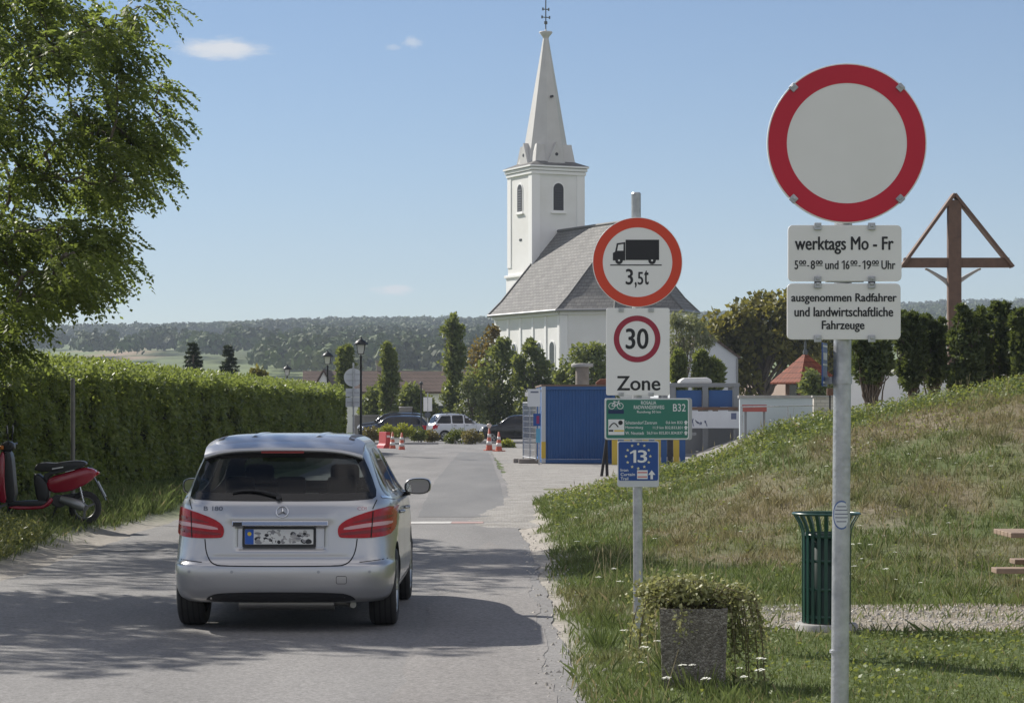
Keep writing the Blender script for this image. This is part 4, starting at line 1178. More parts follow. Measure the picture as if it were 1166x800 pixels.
# dark upright bushes along the white wall, right
for i, (px, top, w_) in enumerate([(992, 386, 46), (1038, 356, 40), (1062, 364, 34), (1098, 352, 42), (1112, 362, 30), (1142, 346, 44), (1166, 350, 40), (1195, 352, 44)]):
    Y = 56 + (i % 3) * 1.0; s = F / Y; pts = []; rd = random.Random(90 + i)
    bot = (430, 436, 438, 446)[min(i, 3)]
    for k in range(15):
        t = k / 14; py = top + 8 + (bot - top - 12) * t
        ww = w_ / 2 * (0.20 + 0.78 * min(1, t * 1.9) ** 0.8) * (1 if t < .8 else 0.8)
        for q in range(3): pts.append((px + rd.uniform(-.6, .6) * ww, py + rd.uniform(-5, 5), ww * 0.42 + 2))
    labs = ['dark upright bush with bare forked stem, leftmost of the row by the white wall', 'tall dark bush with a yellowish top in the row by the white wall', 'dark bush left of the crucifix shaft in the row by the wall',
            'dark bush standing right in front of the crucifix shaft', 'low narrow dark bush just right of the crucifix shaft', 'tall dark bush near the right edge of the picture, left of the last one', 'tall dark bush cut by the right edge of the picture', 'dark bush just beyond the right edge of the picture']
    pts += [(px + rd.uniform(-.46, .46) * w_, top + rd.uniform(.0, .75) * (bot - top), rd.uniform(1.6, 4)) for _ in range(22)]
    px_tree('upright_bush', labs[i], 'bush', Y, px, pts, lf_dark, 110, 0.115, group='dark bushes along the white wall', seed=60 + i, depth=0.9, up=0.8, wd=0.55, shell=0.45, rtrunk=0.07)

# ------------------------------------------------------------------ houses and walls behind
tile_red = tilemat('red_tiles', (0.23, 0.062, 0.030), (0.17, 0.048, 0.026), 0.22, 0.25)
tile_brown = tilemat('brown_tiles', (0.125, 0.09, 0.075), (0.10, 0.075, 0.064), 0.3, 0.35)
# long low house beyond the junction
lh = thing('long_house', 'long low house with brown tiled roof behind the slim trees', 'house', (-9.0, 205, 0), math.radians(4))
m = MB(); m.box((0, 0, 1.6), (16, 7, 3.2)); wl_ = m.build('wall', white_wall, lh)
m = MB(); m.prism([(-3.9, 3.2), (3.9, 3.2), (3.9, 3.35), (0, 5.1), (-3.9, 3.35)], -8.4, 8.4, fr=lambda x, y, z: Vector((y, x, z))); rf = m.build('roof', tile_brown, lh)
for x in (-2.0, 3.5): m = MB(); m.box((x, 0.3, 5.3), (0.6, 0.6, 1.1)); m.box((x, .3, 5.9), (.75, .75, .12)); m.build('chimney', pmat('sooty_plaster', (0.25, .23, .21), .9), rf)
for x in (-6, -3, 0, 3, 6):
    m = MB(); m.box((x, -3.52, 1.7), (1.0, 0.06, 1.2)); w_ = m.build('window', trim_wall, lh); m = MB(); m.box((x, -3.56, 1.7), (.8, .03, 1.0)); m.build('pane', glaz, w_)
gh = thing('gable_house', 'small white gable end peeping over the far end of the hedge', 'house', (-13.8, 180, 0), 0)
m = MB(); m.prism([(-1.2, 0), (1.2, 0), (1.2, 2.4), (0, 4.6), (-1.2, 2.4)], 0, 8); m.build('wall', white_wall, gh)
m = MB()
for sg in (-1, 1): m.prism([(sg * 1.4, 2.2), (sg * 1.4, 2.35), (0, 4.85), (0, 4.66)], -0.15, 8.1)
m.build('roof', tile_brown, gh)
m = MB(); m.box((0, -.02, 1.6), (.7, .05, .9)); m.build('window', glaz, gh)
# white gabled house by the willow
wh = thing('gabled_house', 'white gabled house half hidden behind the willow and little cypresses', 'house', (W(806, 0, 142).x, 142, 0), math.radians(6))
s = F / 142
m = MB(); m.prism([(-1.9, 0), (1.75, 0), (1.75, 1.75 + 63 / s), (0.1, 1.75 + 84 / s), (-1.9, 1.75 + 63 / s)], 0, 9); wl_ = m.build('wall', pmat('pale_blue_render', (0.62, 0.65, 0.68), .85, col2=(.56, .59, .62), nscale=.5), wh)
m = MB()
m.prism([(1.9, 1.66 + 61 / s), (1.9, 1.8 + 61 / s), (0.1, 1.95 + 84 / s), (0.1, 1.77 + 84 / s)], -0.1, 9.1); m.prism([(-2.1, 1.66 + 61 / s), (-2.1, 1.8 + 61 / s), (0.1, 1.95 + 84 / s), (0.1, 1.77 + 84 / s)], -0.1, 9.1)
m.build('roof', tile_brown, wh)
m = MB(); m.cyl((1.72, -.05, 0), (1.72, -.05, 1.7 + 61 / s), 0.05, n=8); m.build('downpipe', pmat('zinc', (0.3, .3, .3), .45), wh)
m = MB(); m.box((0.3, -.02, 2.4), (.8, .05, 1.0)); m.build('window', glaz, wh)

# pavilion with pyramid roof
pvx = W(905, 0, 100)
pav = thing('pavilion', 'small wooden pavilion with steep red tiled pyramid roof', 'pavilion', (W(917, 0, 100).x, 100, 0), math.radians(30))
m = MB(); m.box((0, 0, 1.8), (1.15, 1.15, 2.4)); wood_dk = pmat('dark_wood', (0.16, 0.085, 0.05), 0.7, col2=(0.10, 0.055, 0.035), nscale=7)
bw = m.build('body', wood_dk, pav)
for k in range(4):
    R = Matrix.Rotation(k * math.pi / 2, 3, 'Z'); m = MB(); m.box(R @ Vector((0, -.585, 2.6)), (0.5, 0.05, 0.45), R=R); m.build('window', glaz, bw)
m = MB(); e = 1.02
zb, zt = 2.93, 4.07
m.add([(-e, -e, zb), (e, -e, zb), (e, e, zb), (-e, e, zb), (-.06, -.06, zt), (.06, -.06, zt), (.06, .06, zt), (-.06, .06, zt), (-e, -e, zb - .08), (e, -e, zb - .08), (e, e, zb - .08), (-e, e, zb - .08)],
      [(0, 1, 5, 4), (1, 2, 6, 5), (2, 3, 7, 6), (3, 0, 4, 7), (4, 5, 6, 7), (8, 9, 1, 0), (9, 10, 2, 1), (10, 11, 3, 2), (11, 8, 0, 3), (11, 10, 9, 8)])
rf = m.build('roof', tile_red, pav)
m = MB(); m.lathe([(.09, zt - .05), (.1, zt + .1), (.04, zt + .25), (.06, zt + .35), (.01, zt + .6)], 8); m.build('finial', verdigris, rf)
m = MB(); m.prism([(-1.5, 1.75), (-0.6, 2.2), (0.6, 2.2), (1.5, 1.75), (1.5, 1.65), (-1.5, 1.65)], -1.5, -0.6); m.build('lower_roof', tile_red, pav)

# pale container-like wall and boards right of the sign
lbl = pmat('pale_blue_panel', (0.52, 0.58, 0.60), 0.6, col2=(0.47, .53, .56), nscale=.8)
x0, x1 = W(842, 0, 92).x, W(925, 0, 92).x; zt = W(0, 453, 92).z
m = MB(); m.box((0, 0, zt / 2), (x1 - x0, 0.3, zt)); 
pw = thing('garden_wall', 'long pale bluish wall left of the signpost, below the tiled pavilion', 'wall', ((x0 + x1) / 2, 92, 0)); m.build('wall_face', lbl, pw)
m = MB(); m.box((0, 0, zt + .05), (x1 - x0 + .1, .4, .1)); m.build('coping', conc, pw)
x0, x1 = W(952, 0, 88).x, W(1230, 0, 88).x; zt = W(0, 432, 88).z
ww_ = thing('white_wall', 'bright white garden wall behind the dark bushes', 'wall', ((x0 + x1) / 2, 88, 0), 0)
m = MB(); m.box((0, 0, zt / 2 + .25), (x1 - x0, 0.3, zt)); m.build('wall_face', white_wall, ww_)
m = MB(); m.box((0, 0, zt + .30), (x1 - x0 + .1, .42, .1)); m.build('coping', conc, ww_)
x0, x1 = W(926, 0, 86).x, W(950, 0, 86).x; zt = W(0, 452, 86).z
rw_ = thing('brick_wall', 'short whitewashed rough brick wall between pavilion and signpost', 'wall', ((x0 + x1) / 2, 86, 0))
m = MB(); m.box((0, 0, zt / 2), (x1 - x0, .35, zt)); m.build('wall_face', tilemat('whitewashed_brick', (0.66, 0.62, 0.55), (0.55, 0.5, 0.43), 0.12, 0.3, mortar=.6), rw_)
m = MB(); m.box((0, 0, zt + .03), (x1 - x0 + .1, .45, .06)); m.build('coping', conc, rw_)

# ------------------------------------------------------------------ road signs
galv = pmat('galvanised_steel', (0.56, 0.57, 0.58), 0.45, metal=0.7, col2=(0.36, 0.37, 0.39), nscale=16, bump=.12, bscale=60)
alu = pmat('sign_back_aluminium', (0.42, 0.43, 0.44), 0.45, metal=0.4)
sw_old = pmat('dull_white_sheeting', (0.86, 0.85, 0.84), 0.45, col2=(0.77, 0.76, 0.74), nscale=1.6)
sw_new = pmat('white_sheeting', (0.88, 0.87, 0.86), 0.4, col2=(0.85, .84, .83), nscale=3)
crimson = pmat('crimson_sheeting', (0.56, 0.004, 0.030), 0.4, col2=(0.50, .004, .026), nscale=2.5)
vermil = pmat('vermilion_sheeting', (0.72, 0.060, 0.020), 0.4, col2=(0.66, .055, .02), nscale=3)
claret = pmat('claret_sheeting', (0.34, 0.02, 0.05), 0.4)
ink = pmat('black_ink', (0.016, 0.016, 0.02), 0.45)
s_green = pmat('green_sheeting', (0.030, 0.20, 0.145), 0.4, col2=(0.035, .175, .13), nscale=4)
s_blue = pmat('blue_sheeting', (0.012, 0.075, 0.30), 0.4, col2=(0.015, .065, .26), nscale=4)
s_white = pmat('white_ink', (0.78, 0.79, 0.80), 0.5)
s_yel = pmat('yellow_ink', (0.70, 0.52, 0.06), 0.5)
s_pink = pmat('faded_red_ink', (0.60, 0.22, 0.22), 0.5)

def clamp(parent, x, z, y, a=0.0, w=0.045):
    m = MB(); R = Matrix.Rotation(a, 3, 'Y')
    m.box((x, y, z), (w, 0.012, 0.030), R=R); m.box(Vector((x, y - 0.008, z)) + R @ Vector((0, 0, 0.004)), (w * .5, 0.006, 0.012), R=R)
    return m.build('clamp', galv, parent, bevel=0.002)

def plate(name, parent, px0, px1, py0, py1, X, Z, y, mat, r=0.02, label=None, th=0.014):
    m = MB(); m.prism(rrect(X(px0), X(px1), Z(py1), Z(py0), r), y, y + th, 0)
    o = m.build(name, mat, parent, bevel=0.002)
    if label: o['label'] = label
    return o

def post(name, label, Y, px_base, px_ref, py_ref, tops, rad, group=None, lean=True):
    s = F / Y; X0 = (px_base - 583) / s; z0 = float(ground_z(X0, Y))
    t = thing(name, label, 'sign post', (X0, Y, z0), group=group)
    X = lambda px: (px - px_base) / s
    Z = lambda py: EYE - (py - 468) / s - z0
    return t, X, Z, s

def put_one(m, x0, x1, z0, z1, y):
    w = x1 - x0; h = z1 - z0; st = w * .42
    m.prism([(x1 - st, z0), (x1, z0), (x1, z1), (x1 - st * .9, z1), (x0, z1 - h * .2), (x0 + w * .08, z1 - h * .31), (x1 - st, z1 - h * .19)], y - .0004, y)
def heavy(m, txt, x0, x1, z0, z1, y, d):
    for k, (dx, dz) in enumerate(((-d, 0), (d, 0), (0, d * .6), (0, -d * .6), (0, 0))): put_text(m, txt, x0 + d + dx, x1 - d + dx, z0 + d * .6 + dz, z1 - d * .6 + dz, y - .00012 * k)

# the big no-entry sign, near right
Y1 = F / 270.0
t, X, Z, s = post('sign_post', 'grey pole in the right foreground carrying the big blank round sign with crimson ring', Y1, 954.5, 0, 0, 0, 0)
top = Vector((X(961.5), 0, Z(100)))
m = MB(); m.cyl((0, 0, -0.3), top, 0.0375, n=24); m.cyl(top, top + Vector((0, 0, .012)), 0.039, .03, n=24)
seam = Vector((X(954.9), 0, Z(741))); m.cyl(seam - Vector((0, 0, .006)), seam + Vector((0, 0, .006)), 0.0385, n=24)
pole = m.build('pole', galv, t)
yp = -0.062
cx, cz, r = X(962), Z(165), 90.5 / s
m = MB(); m.prism(ring(cx, cz, r, 96), yp, yp + 0.016)
rs = m.build('round_sign', sw_old, t, bevel=0.002); rs['label'] = 'big round sign, blank inside a crimson ring'
m = MB(); annulus(m, cx, cz, 68 / s, 89 / s, yp - 0.0012, 96); m.build('red_ring', crimson, rs)
for (px, py, a) in ((1022.5, 102, 45), (901.5, 102, -45), (901.5, 228, 45), (1022.5, 228, -45)): clamp(rs, X(px), Z(py), yp - 0.003, math.radians(a), 0.03)
p1 = plate('text_plate', t, 895.5, 1024, 257.5, 321, X, Z, yp, sw_old, label='white plate reading werktags Mo - Fr with the hours')
m = MB(); yt = yp - 0.0013
heavy(m, 'werktags Mo - Fr', X(903), X(1015), Z(290.5), Z(270.5), yt, .0016)
def seg(txt, a, b, z0, z1, bold=0.014):
    if txt[0] == '1': put_one(m, X(a), X(a + 3.6), Z(z0), Z(z1), yt); heavy(m, txt[1:], X(a + 4.6), X(b), Z(z0), Z(z1), yt, .0009)
    else: heavy(m, txt, X(a), X(b), Z(z0), Z(z1), yt, .0009 if len(txt) > 1 or txt.isdigit() else .0003)
for (d_, a, b) in (('5', 902.8, 907), ('8', 921, 926), ('16', 956, 965), ('19', 979.4, 989.6)): seg(d_, a, b, 307.5, 297.5)
for (a, b) in ((907.8, 916), (926.8, 934.6), (966, 974), (990.4, 998.2)):
    seg('00', a, b, 302.3, 297.3); m.box((X((a + b) / 2), yt, Z(303.3)), ((b - a) / s, .0004, 0.6 / s))
seg('-', 917, 919.4, 304.3, 303.1); seg('und', 937.4, 952.6, 307.5, 297.5); seg('-', 975.2, 977.6, 304.3, 303.1); seg('Uhr', 1001, 1017, 307.5, 297.5)
m.build('lettering', ink, p1)
p2 = plate('text_plate', t, 894.5, 1023, 323.5, 387, X, Z, yp, sw_old, label='white plate reading ausgenommen Radfahrer und landwirtschaftliche Fahrzeuge')
m = MB()
heavy(m, 'ausgenommen Radfahrer', X(899), X(1018.5), Z(347), Z(334.5), yt, .0013)
heavy(m, 'und landwirtschaftliche', X(902.5), X(1014.5), Z(361), Z(350), yt, .0013)
heavy(m, 'Fahrzeuge', X(933.5), X(982), Z(378.5), Z(365.5), yt, .0013)
m.build('lettering', ink, p2)
for pl, py0, py1 in ((p1, 259, 319.5), (p2, 325, 386)):
    for px in (929, 990):
        clamp(pl, X(px), Z(py0), yp - 0.003, 0, 0.03); clamp(pl, X(px), Z(py1), yp - 0.003, 0, 0.03)
for py in (262, 318, 328, 383, 120, 210): m = MB(); m.box((X(960), -0.043, Z(py)), (0.16, 0.012, 0.03)); m.build('bracket', galv, t)
# oval sticker wrapped round the pole
m = MB(); mb2 = MB()
scx = X(957); n_ = 16
def wrapped(mm, hw, hz_, rr_, zc, m_=0):
    vs = []; k = 14
    pts = [(math.sin(math.pi * 2 * q / 28) , math.cos(math.pi * 2 * q / 28)) for q in range(28)]
    for a, b in pts:
        th = a * hw; vs.append((scx + rr_ * math.sin(th), -rr_ * math.cos(th), zc + b * hz_))
    al = []
    for f in (0, .25, .5, .75, 1):
        for a, b in pts: th = a * hw * f; al.append((scx + rr_ * math.sin(th), -rr_ * math.cos(th), zc + b * hz_ * f))
    mm.add(al, [(i * 28 + q, i * 28 + (q + 1) % 28, i * 28 + 28 + (q + 1) % 28, i * 28 + 28 + q) for i in range(4) for q in range(28)], m_, True)
wrapped(m, 1.05, 16.5 / s, 0.0388, Z(585.5)); st_ = m.build('sticker', pmat('sticker_blue', (0.10, 0.16, 0.36), .4), pole)
m = MB(); wrapped(m, 0.9, 14.6 / s, 0.0393, Z(585.5)); m.build('sticker_face', pmat('sticker_white', (0.66, .68, .72), .4), st_)
m = MB()
for q, (zz, hw) in enumerate(((576, .5), (580, .7), (584.5, .78), (588.5, .7), (593, .55))):
    vs = []
    for k in range(9):
        th = -hw + 2 * hw * k / 8
        for dz in (-.55 / s, .55 / s): vs.append((scx + .0398 * math.sin(th), -.0398 * math.cos(th), Z(zz) + dz))
    m.add(vs, [(2 * k, 2 * k + 2, 2 * k + 3, 2 * k + 1) for k in range(8)])
m.build('sticker_lines', pmat('sticker_print', (0.16, .17, .24), .5), st_)
# small blue sign held sideways on the same pole
m = MB(); m.bar((X(957.5), 0, Z(433)), (X(939.5), 0.03, Z(433)), 0.03, 0.03); m.cyl((X(958.8), 0, Z(437)), (X(958.8), 0, Z(428)), 0.043, n=20); br = m.build('bracket', galv, t)
m = MB()
R = Matrix.Rotation(math.radians(76), 3, 'Z'); c0 = Vector((X(939.5), 0.02, Z(415)))
fr = lambda x, y, z: c0 + R @ Vector((x, y, z))
m.prism(rrect(-.085, .085, -.092, .092, .008), -.002, .002, fr=fr); bs = m.build('small_blue_sign', s_blue, t); bs['label'] = 'narrow blue sign seen almost edge-on'
m = MB()
for z in (-.075, .0, .078): m.prism([(-.075, z - .004), (.075, z - .004), (.075, z + .004), (-.075, z + .004)], -.0035, -.0025, fr=fr)
m.prism([(-.06, .02), (.06, .02), (.06, .05), (-.06, .05)], -.0035, -.0025, fr=fr)
m.build('sign_print', s_white, bs)

# the weight limit and zone sign with cycle route boards
Y2 = F / 150.0
t, X, Z, s = post('sign_post', 'grey pole behind the planter with lorry weight sign, 30 Zone plate and cycle boards', Y2, 727, 0, 0, 0, 0)
top = Vector((X(724.3), 0, Z(221)))
m = MB(); m.cyl((0, 0, -0.3), top, 0.036, n=20); m.cyl(top, top + Vector((0, 0, .012)), 0.038, .03, n=20)
m.cyl((X(726.3), 0, Z(613)), (X(726.3), 0, Z(611.5)), 0.0375, n=20)
m.build('pole', galv, t)
yp = -0.055; yt = yp - 0.0016
cx, cz = X(725.5), Z(299)
m = MB(); m.prism(ring(cx, cz, 51 / s, 80), yp, yp + 0.016); rs = m.build('round_sign', sw_new, t, bevel=0.002); rs['label'] = 'round sign with a black lorry and 3,5t in an orange-red ring'
m = MB(); annulus(m, cx, cz, 39.5 / s, 50.3 / s, yp - .0012, 80); m.build('red_ring', vermil, rs)
m = MB()
P = lambda pts: [(X(a), Z(b)) for a, b in pts]
m.prism(P([(712, 273.5), (750, 273.5), (750, 296.5), (712, 296.5)]), yt, yt + .0008)
m.prism(P([(697.5, 297), (697.5, 288.5), (700, 287.2), (702, 277.5), (711.5, 276.2), (711.5, 297)]), yt, yt + .0008)
for a in (704.5, 742.0): m.prism([(X(a) + 4.3 / s * math.cos(q * .393), Z(297) + 4.3 / s * math.sin(q * .393)) for q in range(16)], yt - .0006, yt + .0002)
m.prism(P([(694.5, 301.6), (753, 301.6), (753, 302.8), (694.5, 302.8)]), yt, yt + .0008)
m.build('lorry_symbol', ink, rs)
m = MB(); m.prism(P([(702.3, 286), (703.6, 279.3), (709.5, 278.3), (709.5, 286)]), yt - .0009, yt - .0004); m.build('lorry_window', sw_new, rs)
for a in (704.5, 742.0):
    m = MB(); m.prism([(X(a) + 1.2 / s * math.cos(q * .785), Z(297) + 1.2 / s * math.sin(q * .785)) for q in range(8)], yt - .0010, yt - .0007); m.build('lorry_hub', sw_new, rs)
m = MB(); heavy(m, '3', X(712), X(720.5), Z(324.5), Z(306.5), yt, .003); m.build('numeral', ink, rs)
for tx_, a, b, e_, f_ in ((',', 722.3, 724.6, 328, 321.5), ('5', 725.6, 732, 324.5, 310), ('t', 733, 738.2, 324.5, 308)):
    m = MB(); heavy(m, tx_, X(a), X(b), Z(e_), Z(f_), yt, .0022); m.build('lettering', ink, rs)
zp = plate('zone_plate', t, 690, 762, 351, 450, X, Z, yp, sw_new, r=.015, label='white plate with 30 in a claret ring and the word Zone')
m = MB(); annulus(m, X(725), Z(386), 20.3 / s, 26.5 / s, yt, 64); m.build('claret_ring', claret, zp)
m = MB(); heavy(m, '30', X(712), X(738), Z(397.5), Z(374), yt, .004); m.build('numeral', ink, zp)
m = MB(); heavy(m, 'Zone', X(702), X(751.5), Z(444.5), Z(428), yt, .003); m.build('lettering', ink, zp)
for px in (707, 741): clamp(zp, X(px), Z(353), yp - .003, 0, .04); clamp(zp, X(px), Z(449), yp - .003, 0, .04)
gp = plate('route_board', t, 688, 787.5, 453, 500.5, X, Z, yp + .004, alu, r=.02, label='green cycle route board marked B32')
m = MB(); m.prism(rrect(X(688.6), X(784), Z(499.8), Z(453.6), .018), yp + .002, yp + .004); m.build('board_edge', s_white, gp)
m = MB(); m.prism(rrect(X(690), X(782.8), Z(498.6), Z(454.8), .014), yp + .0006, yp + .003); m.build('green_face', s_green, gp)
yt = yp - .0006
m = MB()
put_text(m, 'ROSALIA', X(729.5), X(746.8), Z(460.3), Z(456.4), yt, .01); put_text(m, 'RADWANDERWEG', X(721.3), X(755.8), Z(465.5), Z(461.3), yt, .01)
put_text(m, 'Rundweg 50 km', X(725), X(752), Z(470.9), Z(467.2), yt, .008); put_text(m, 'B32', X(765.8), X(780.2), Z(468.2), Z(459.6), yt, .006)
for (py, a, ax1, b, bx0) in ((480.8, 'Schattendorf Zentrum', 747.5, '0,6 km B32', 757.7), (486.6, 'Mattersburg', 731.8, '11,9 km B32,B33,B31', 743), (492.6, 'W. Neustadt', 733, '26,0 km B32,B31,B34,B37', 736)):
    put_text(m, a, X(711.7), X(ax1), Z(py + 1.9), Z(py - 1.7), yt, .006); put_text(m, b, X(bx0), X(776.8), Z(py + 1.9), Z(py - 1.7), yt, .006)
    m.prism(P([(779.2, py + 2.3), (781.6, py + 2.3), (781.6, py), (783, py), (780.4, py - 2.6), (777.8, py), (779.2, py)]), yt - .0004, yt)
m.build('lettering', s_white, gp)
m = MB()
for a in (696.2, 705.9): annulus(m, X(a), Z(462), 3.0 / s, 3.7 / s, yt, 20)
def ln(a, b, w=.8): m.bar((X(a[0]), yt, Z(a[1])), (X(b[0]), yt, Z(b[1])), .0004, w / s, up=(0, 1, 0)) if False else m.bar((X(a[0]), yt, Z(a[1])), (X(b[0]), yt, Z(b[1])), w / s, .0004, up=(0, 1, 0))
for a, b in (((696.2, 462), (699, 457.6)), ((699, 457.6), (704.2, 457.8)), ((704.2, 457.8), (705.9, 462)), ((699, 457.6), (701, 462)), ((701, 462), (704.2, 457.8)), ((701, 462), (696.2, 462)), ((698, 456.8), (700.4, 456.8)), ((703.6, 456), (705.2, 456.6)), ((703.6, 456), (704.2, 457.8))): ln(a, b)
m.build('bicycle_symbol', s_white, gp)
m = MB(); m.prism(P([(692.3, 466.3), (710, 466.3), (710, 470.8), (692.3, 470.8)]), yt, yt + .0006); bx_ = m.build('blue_panel', pmat('navy_ink', (.01, .03, .10), .5), gp)
m = MB(); m.prism(P([(692.3, 477.2), (710.5, 477.2), (710.5, 494.8), (692.3, 494.8)]), yt, yt + .0006); lg = m.build('logo_panel', s_white, gp)
m = MB(); m.tube([(X(693.5 + 10 * q), yt - .0003, Z(486.5 - 5 * math.sin(q * 3.0))) for q in [k / 10 for k in range(11)]], .7 / s * .9, 5)
m.prism(ring(X(706.2), Z(481), 2.6 / s, 16), yt - .0005, yt); m.prism(P([(692.8, 489), (698, 489), (698, 491), (692.8, 491)]), yt - .0005, yt); m.build('logo_print', ink, lg)
m = MB(); m.prism(P([(699, 489.2), (710, 489.2), (710, 491), (699, 491)]), yt - .0005, yt); m.build('logo_stripe', s_yel, lg)
bp_ = plate('route_board', t, 702.8, 750, 501.6, 554, X, Z, yp + .003, pmat('pale_board', (.58, .60, .62), .5), r=.02, label='blue cycle route board with 13 in a circle of stars')
m = MB(); m.prism(rrect(X(704), X(748.8), Z(546.6), Z(502.8), .014), yp + .0006, yp + .004); m.build('blue_face', s_blue, bp_)
m = MB()
put_one(m, X(716.8), X(724), Z(526.3), Z(512), yt); heavy(m, '3', X(725.6), X(736.4), Z(526.3), Z(512), yt, .0028); m.build('numeral', s_white, bp_); m = MB()
for tx_, b_x, z_a, z_b in (('Iron', 715, 536.3, 533), ('Curtain', 722.6, 541.2, 537.8), ('Trail', 715, 546, 542.7)):
    m = MB(); put_text(m, tx_, X(706.3), X(b_x), Z(z_a), Z(z_b), yt, .01); m.build('lettering', s_white, bp_)
m = MB()
m.prism(P([(740.2, 545), (743, 545), (743, 540), (745.8, 540), (741.6, 534.8), (737.6, 540), (740.2, 540)]), yt - .0004, yt); m.build('arrow_symbol', s_white, bp_)
m = MB()
for k in range(12):
    a = math.pi / 2 + k * math.pi / 6; scx_, scz_ = X(726.3) + 13.8 / s * math.cos(a), Z(519) + 13.8 / s * math.sin(a)
    m.prism([(scx_ + (1.9 if q % 2 == 0 else .85) / s * math.cos(math.pi / 2 + q * math.pi / 5), scz_ + (1.9 if q % 2 == 0 else .85) / s * math.sin(math.pi / 2 + q * math.pi / 5)) for q in range(10)], yt - .0004, yt)
m.build('star_circle', pmat('cream_ink', (.72, .68, .42), .5), bp_)
m = MB(); m.prism(P([(725, 534.8), (737, 534.8), (737, 544.7), (725, 544.7)]), yt - .0004, yt); w_ = m.build('white_panel', s_white, bp_)
m = MB()
for a in (536.6, 541.6): m.prism(P([(725.6, a), (736.4, a), (736.4, a + 1.6), (725.6, a + 1.6)]), yt - .0010, yt - .0006)
m.build('red_bar', s_pink, w_)
for py in (275, 322, 360, 440, 462, 492, 512, 545):
    m = MB(); m.box((X(725.6), -.036, Z(py)), (.13, .012, .03)); m.cyl((X(725.6), 0, Z(py) - .012), (X(725.6), 0, Z(py) + .012), .040, n=16); m.build('bracket', galv, t)

# road sign seen from behind by the end of the hedge
Yb = 93.0
t, X, Z, s = post('sign_post', 'thin grey post with round sign seen from behind at the hedge end', Yb, 402.5, 0, 0, 0, 0)
m = MB(); m.cyl((0, 0, -.2), (0, 0, Z(413)), .032, n=12); m.build('pole', galv, t)
m = MB(); m.prism(ring(X(402), Z(429.5), 10.5 / s, 40), .04, .055); rs = m.build('round_sign', pmat('grey_sign_back', (0.62, .64, .66), .5, metal=.2), t)
m = MB(); m.box((X(402), .032, Z(426)), (.5, .012, .03)); m.box((X(402), .032, Z(433)), (.5, .012, .03)); m.build('rail', galv, rs)
for a, b in ((442, 451.5), (452.5, 463)):
    m = MB(); m.prism(rrect(X(393.5), X(411), Z(b), Z(a), .02), .04, .055); pl = m.build('plate', MATS['grey_sign_back'], t)
    m = MB(); m.box((X(402), .032, Z((a + b) / 2)), (.45, .012, .03)); m.build('rail', galv, pl)

# ------------------------------------------------------------------ litter bin, planter, table, crucifix
Yb = F / 142.0; s = 142.0
bxw = (941 - 583) / s; z0 = float(ground_z(bxw, Yb))
gpaint = pmat('dark_green_enamel', (0.012, 0.060, 0.045), 0.32, col2=(0.016, .072, .052), nscale=5, spec=.6)
t = thing('litter_bin', 'dark green slatted litter bin with flared rim behind the signpost', 'litter bin', (bxw, Yb, z0))
m = MB(); m.lathe([(.25, -0.05), (.25, 0.045), (.24, 0.055)], 28); m.build('concrete_base', conc, t)
m = MB(); m.lathe([(.172, .06), (.172, .78), (.160, .78), (.160, .10)], 32); m.build('liner', pmat('liner_green', (.012, .04, .032), .5), t)
m = MB()
for k in range(22):
    a = 2 * math.pi * k / 22; d_ = Vector((math.cos(a), math.sin(a), 0)); tn = Vector((-math.sin(a), math.cos(a), 0))
    path = [(.190, .06), (.190, .74), (.198, .80), (.222, .86), (.262, .925)]
    vs = []
    for r_, z_ in path:
        for (w_, o_) in ((-.014, 0), (.014, 0), (.014, .006), (-.014, .006)): vs.append(d_ * (r_ + o_) + tn * w_ + Vector((0, 0, z_)))
    fs = [[4 * i + q, 4 * i + (q + 1) % 4, 4 * i + 4 + (q + 1) % 4, 4 * i + 4 + q] for i in range(4) for q in range(4)] + [(0, 1, 2, 3), (19, 18, 17, 16)]
    m.add(vs, fs)
m.build('slat', gpaint, t)['label'] = 'ring of flat vertical slats'
for (r_, z_) in ((.186, .10), (.186, .32), (.186, .545), (.186, .74)):
    m = MB(); m.lathe([(r_ - .006, z_), (r_, z_), (r_, z_ + .022), (r_ - .006, z_ + .022)], 32); m.build('hoop', gpaint, t)
m = MB(); m.tube([(0.266 * math.cos(a), .266 * math.sin(a), .930) for a in [2 * math.pi * k / 40 for k in range(40)]], .011, 8, closed=True); m.build('rim', gpaint, t)

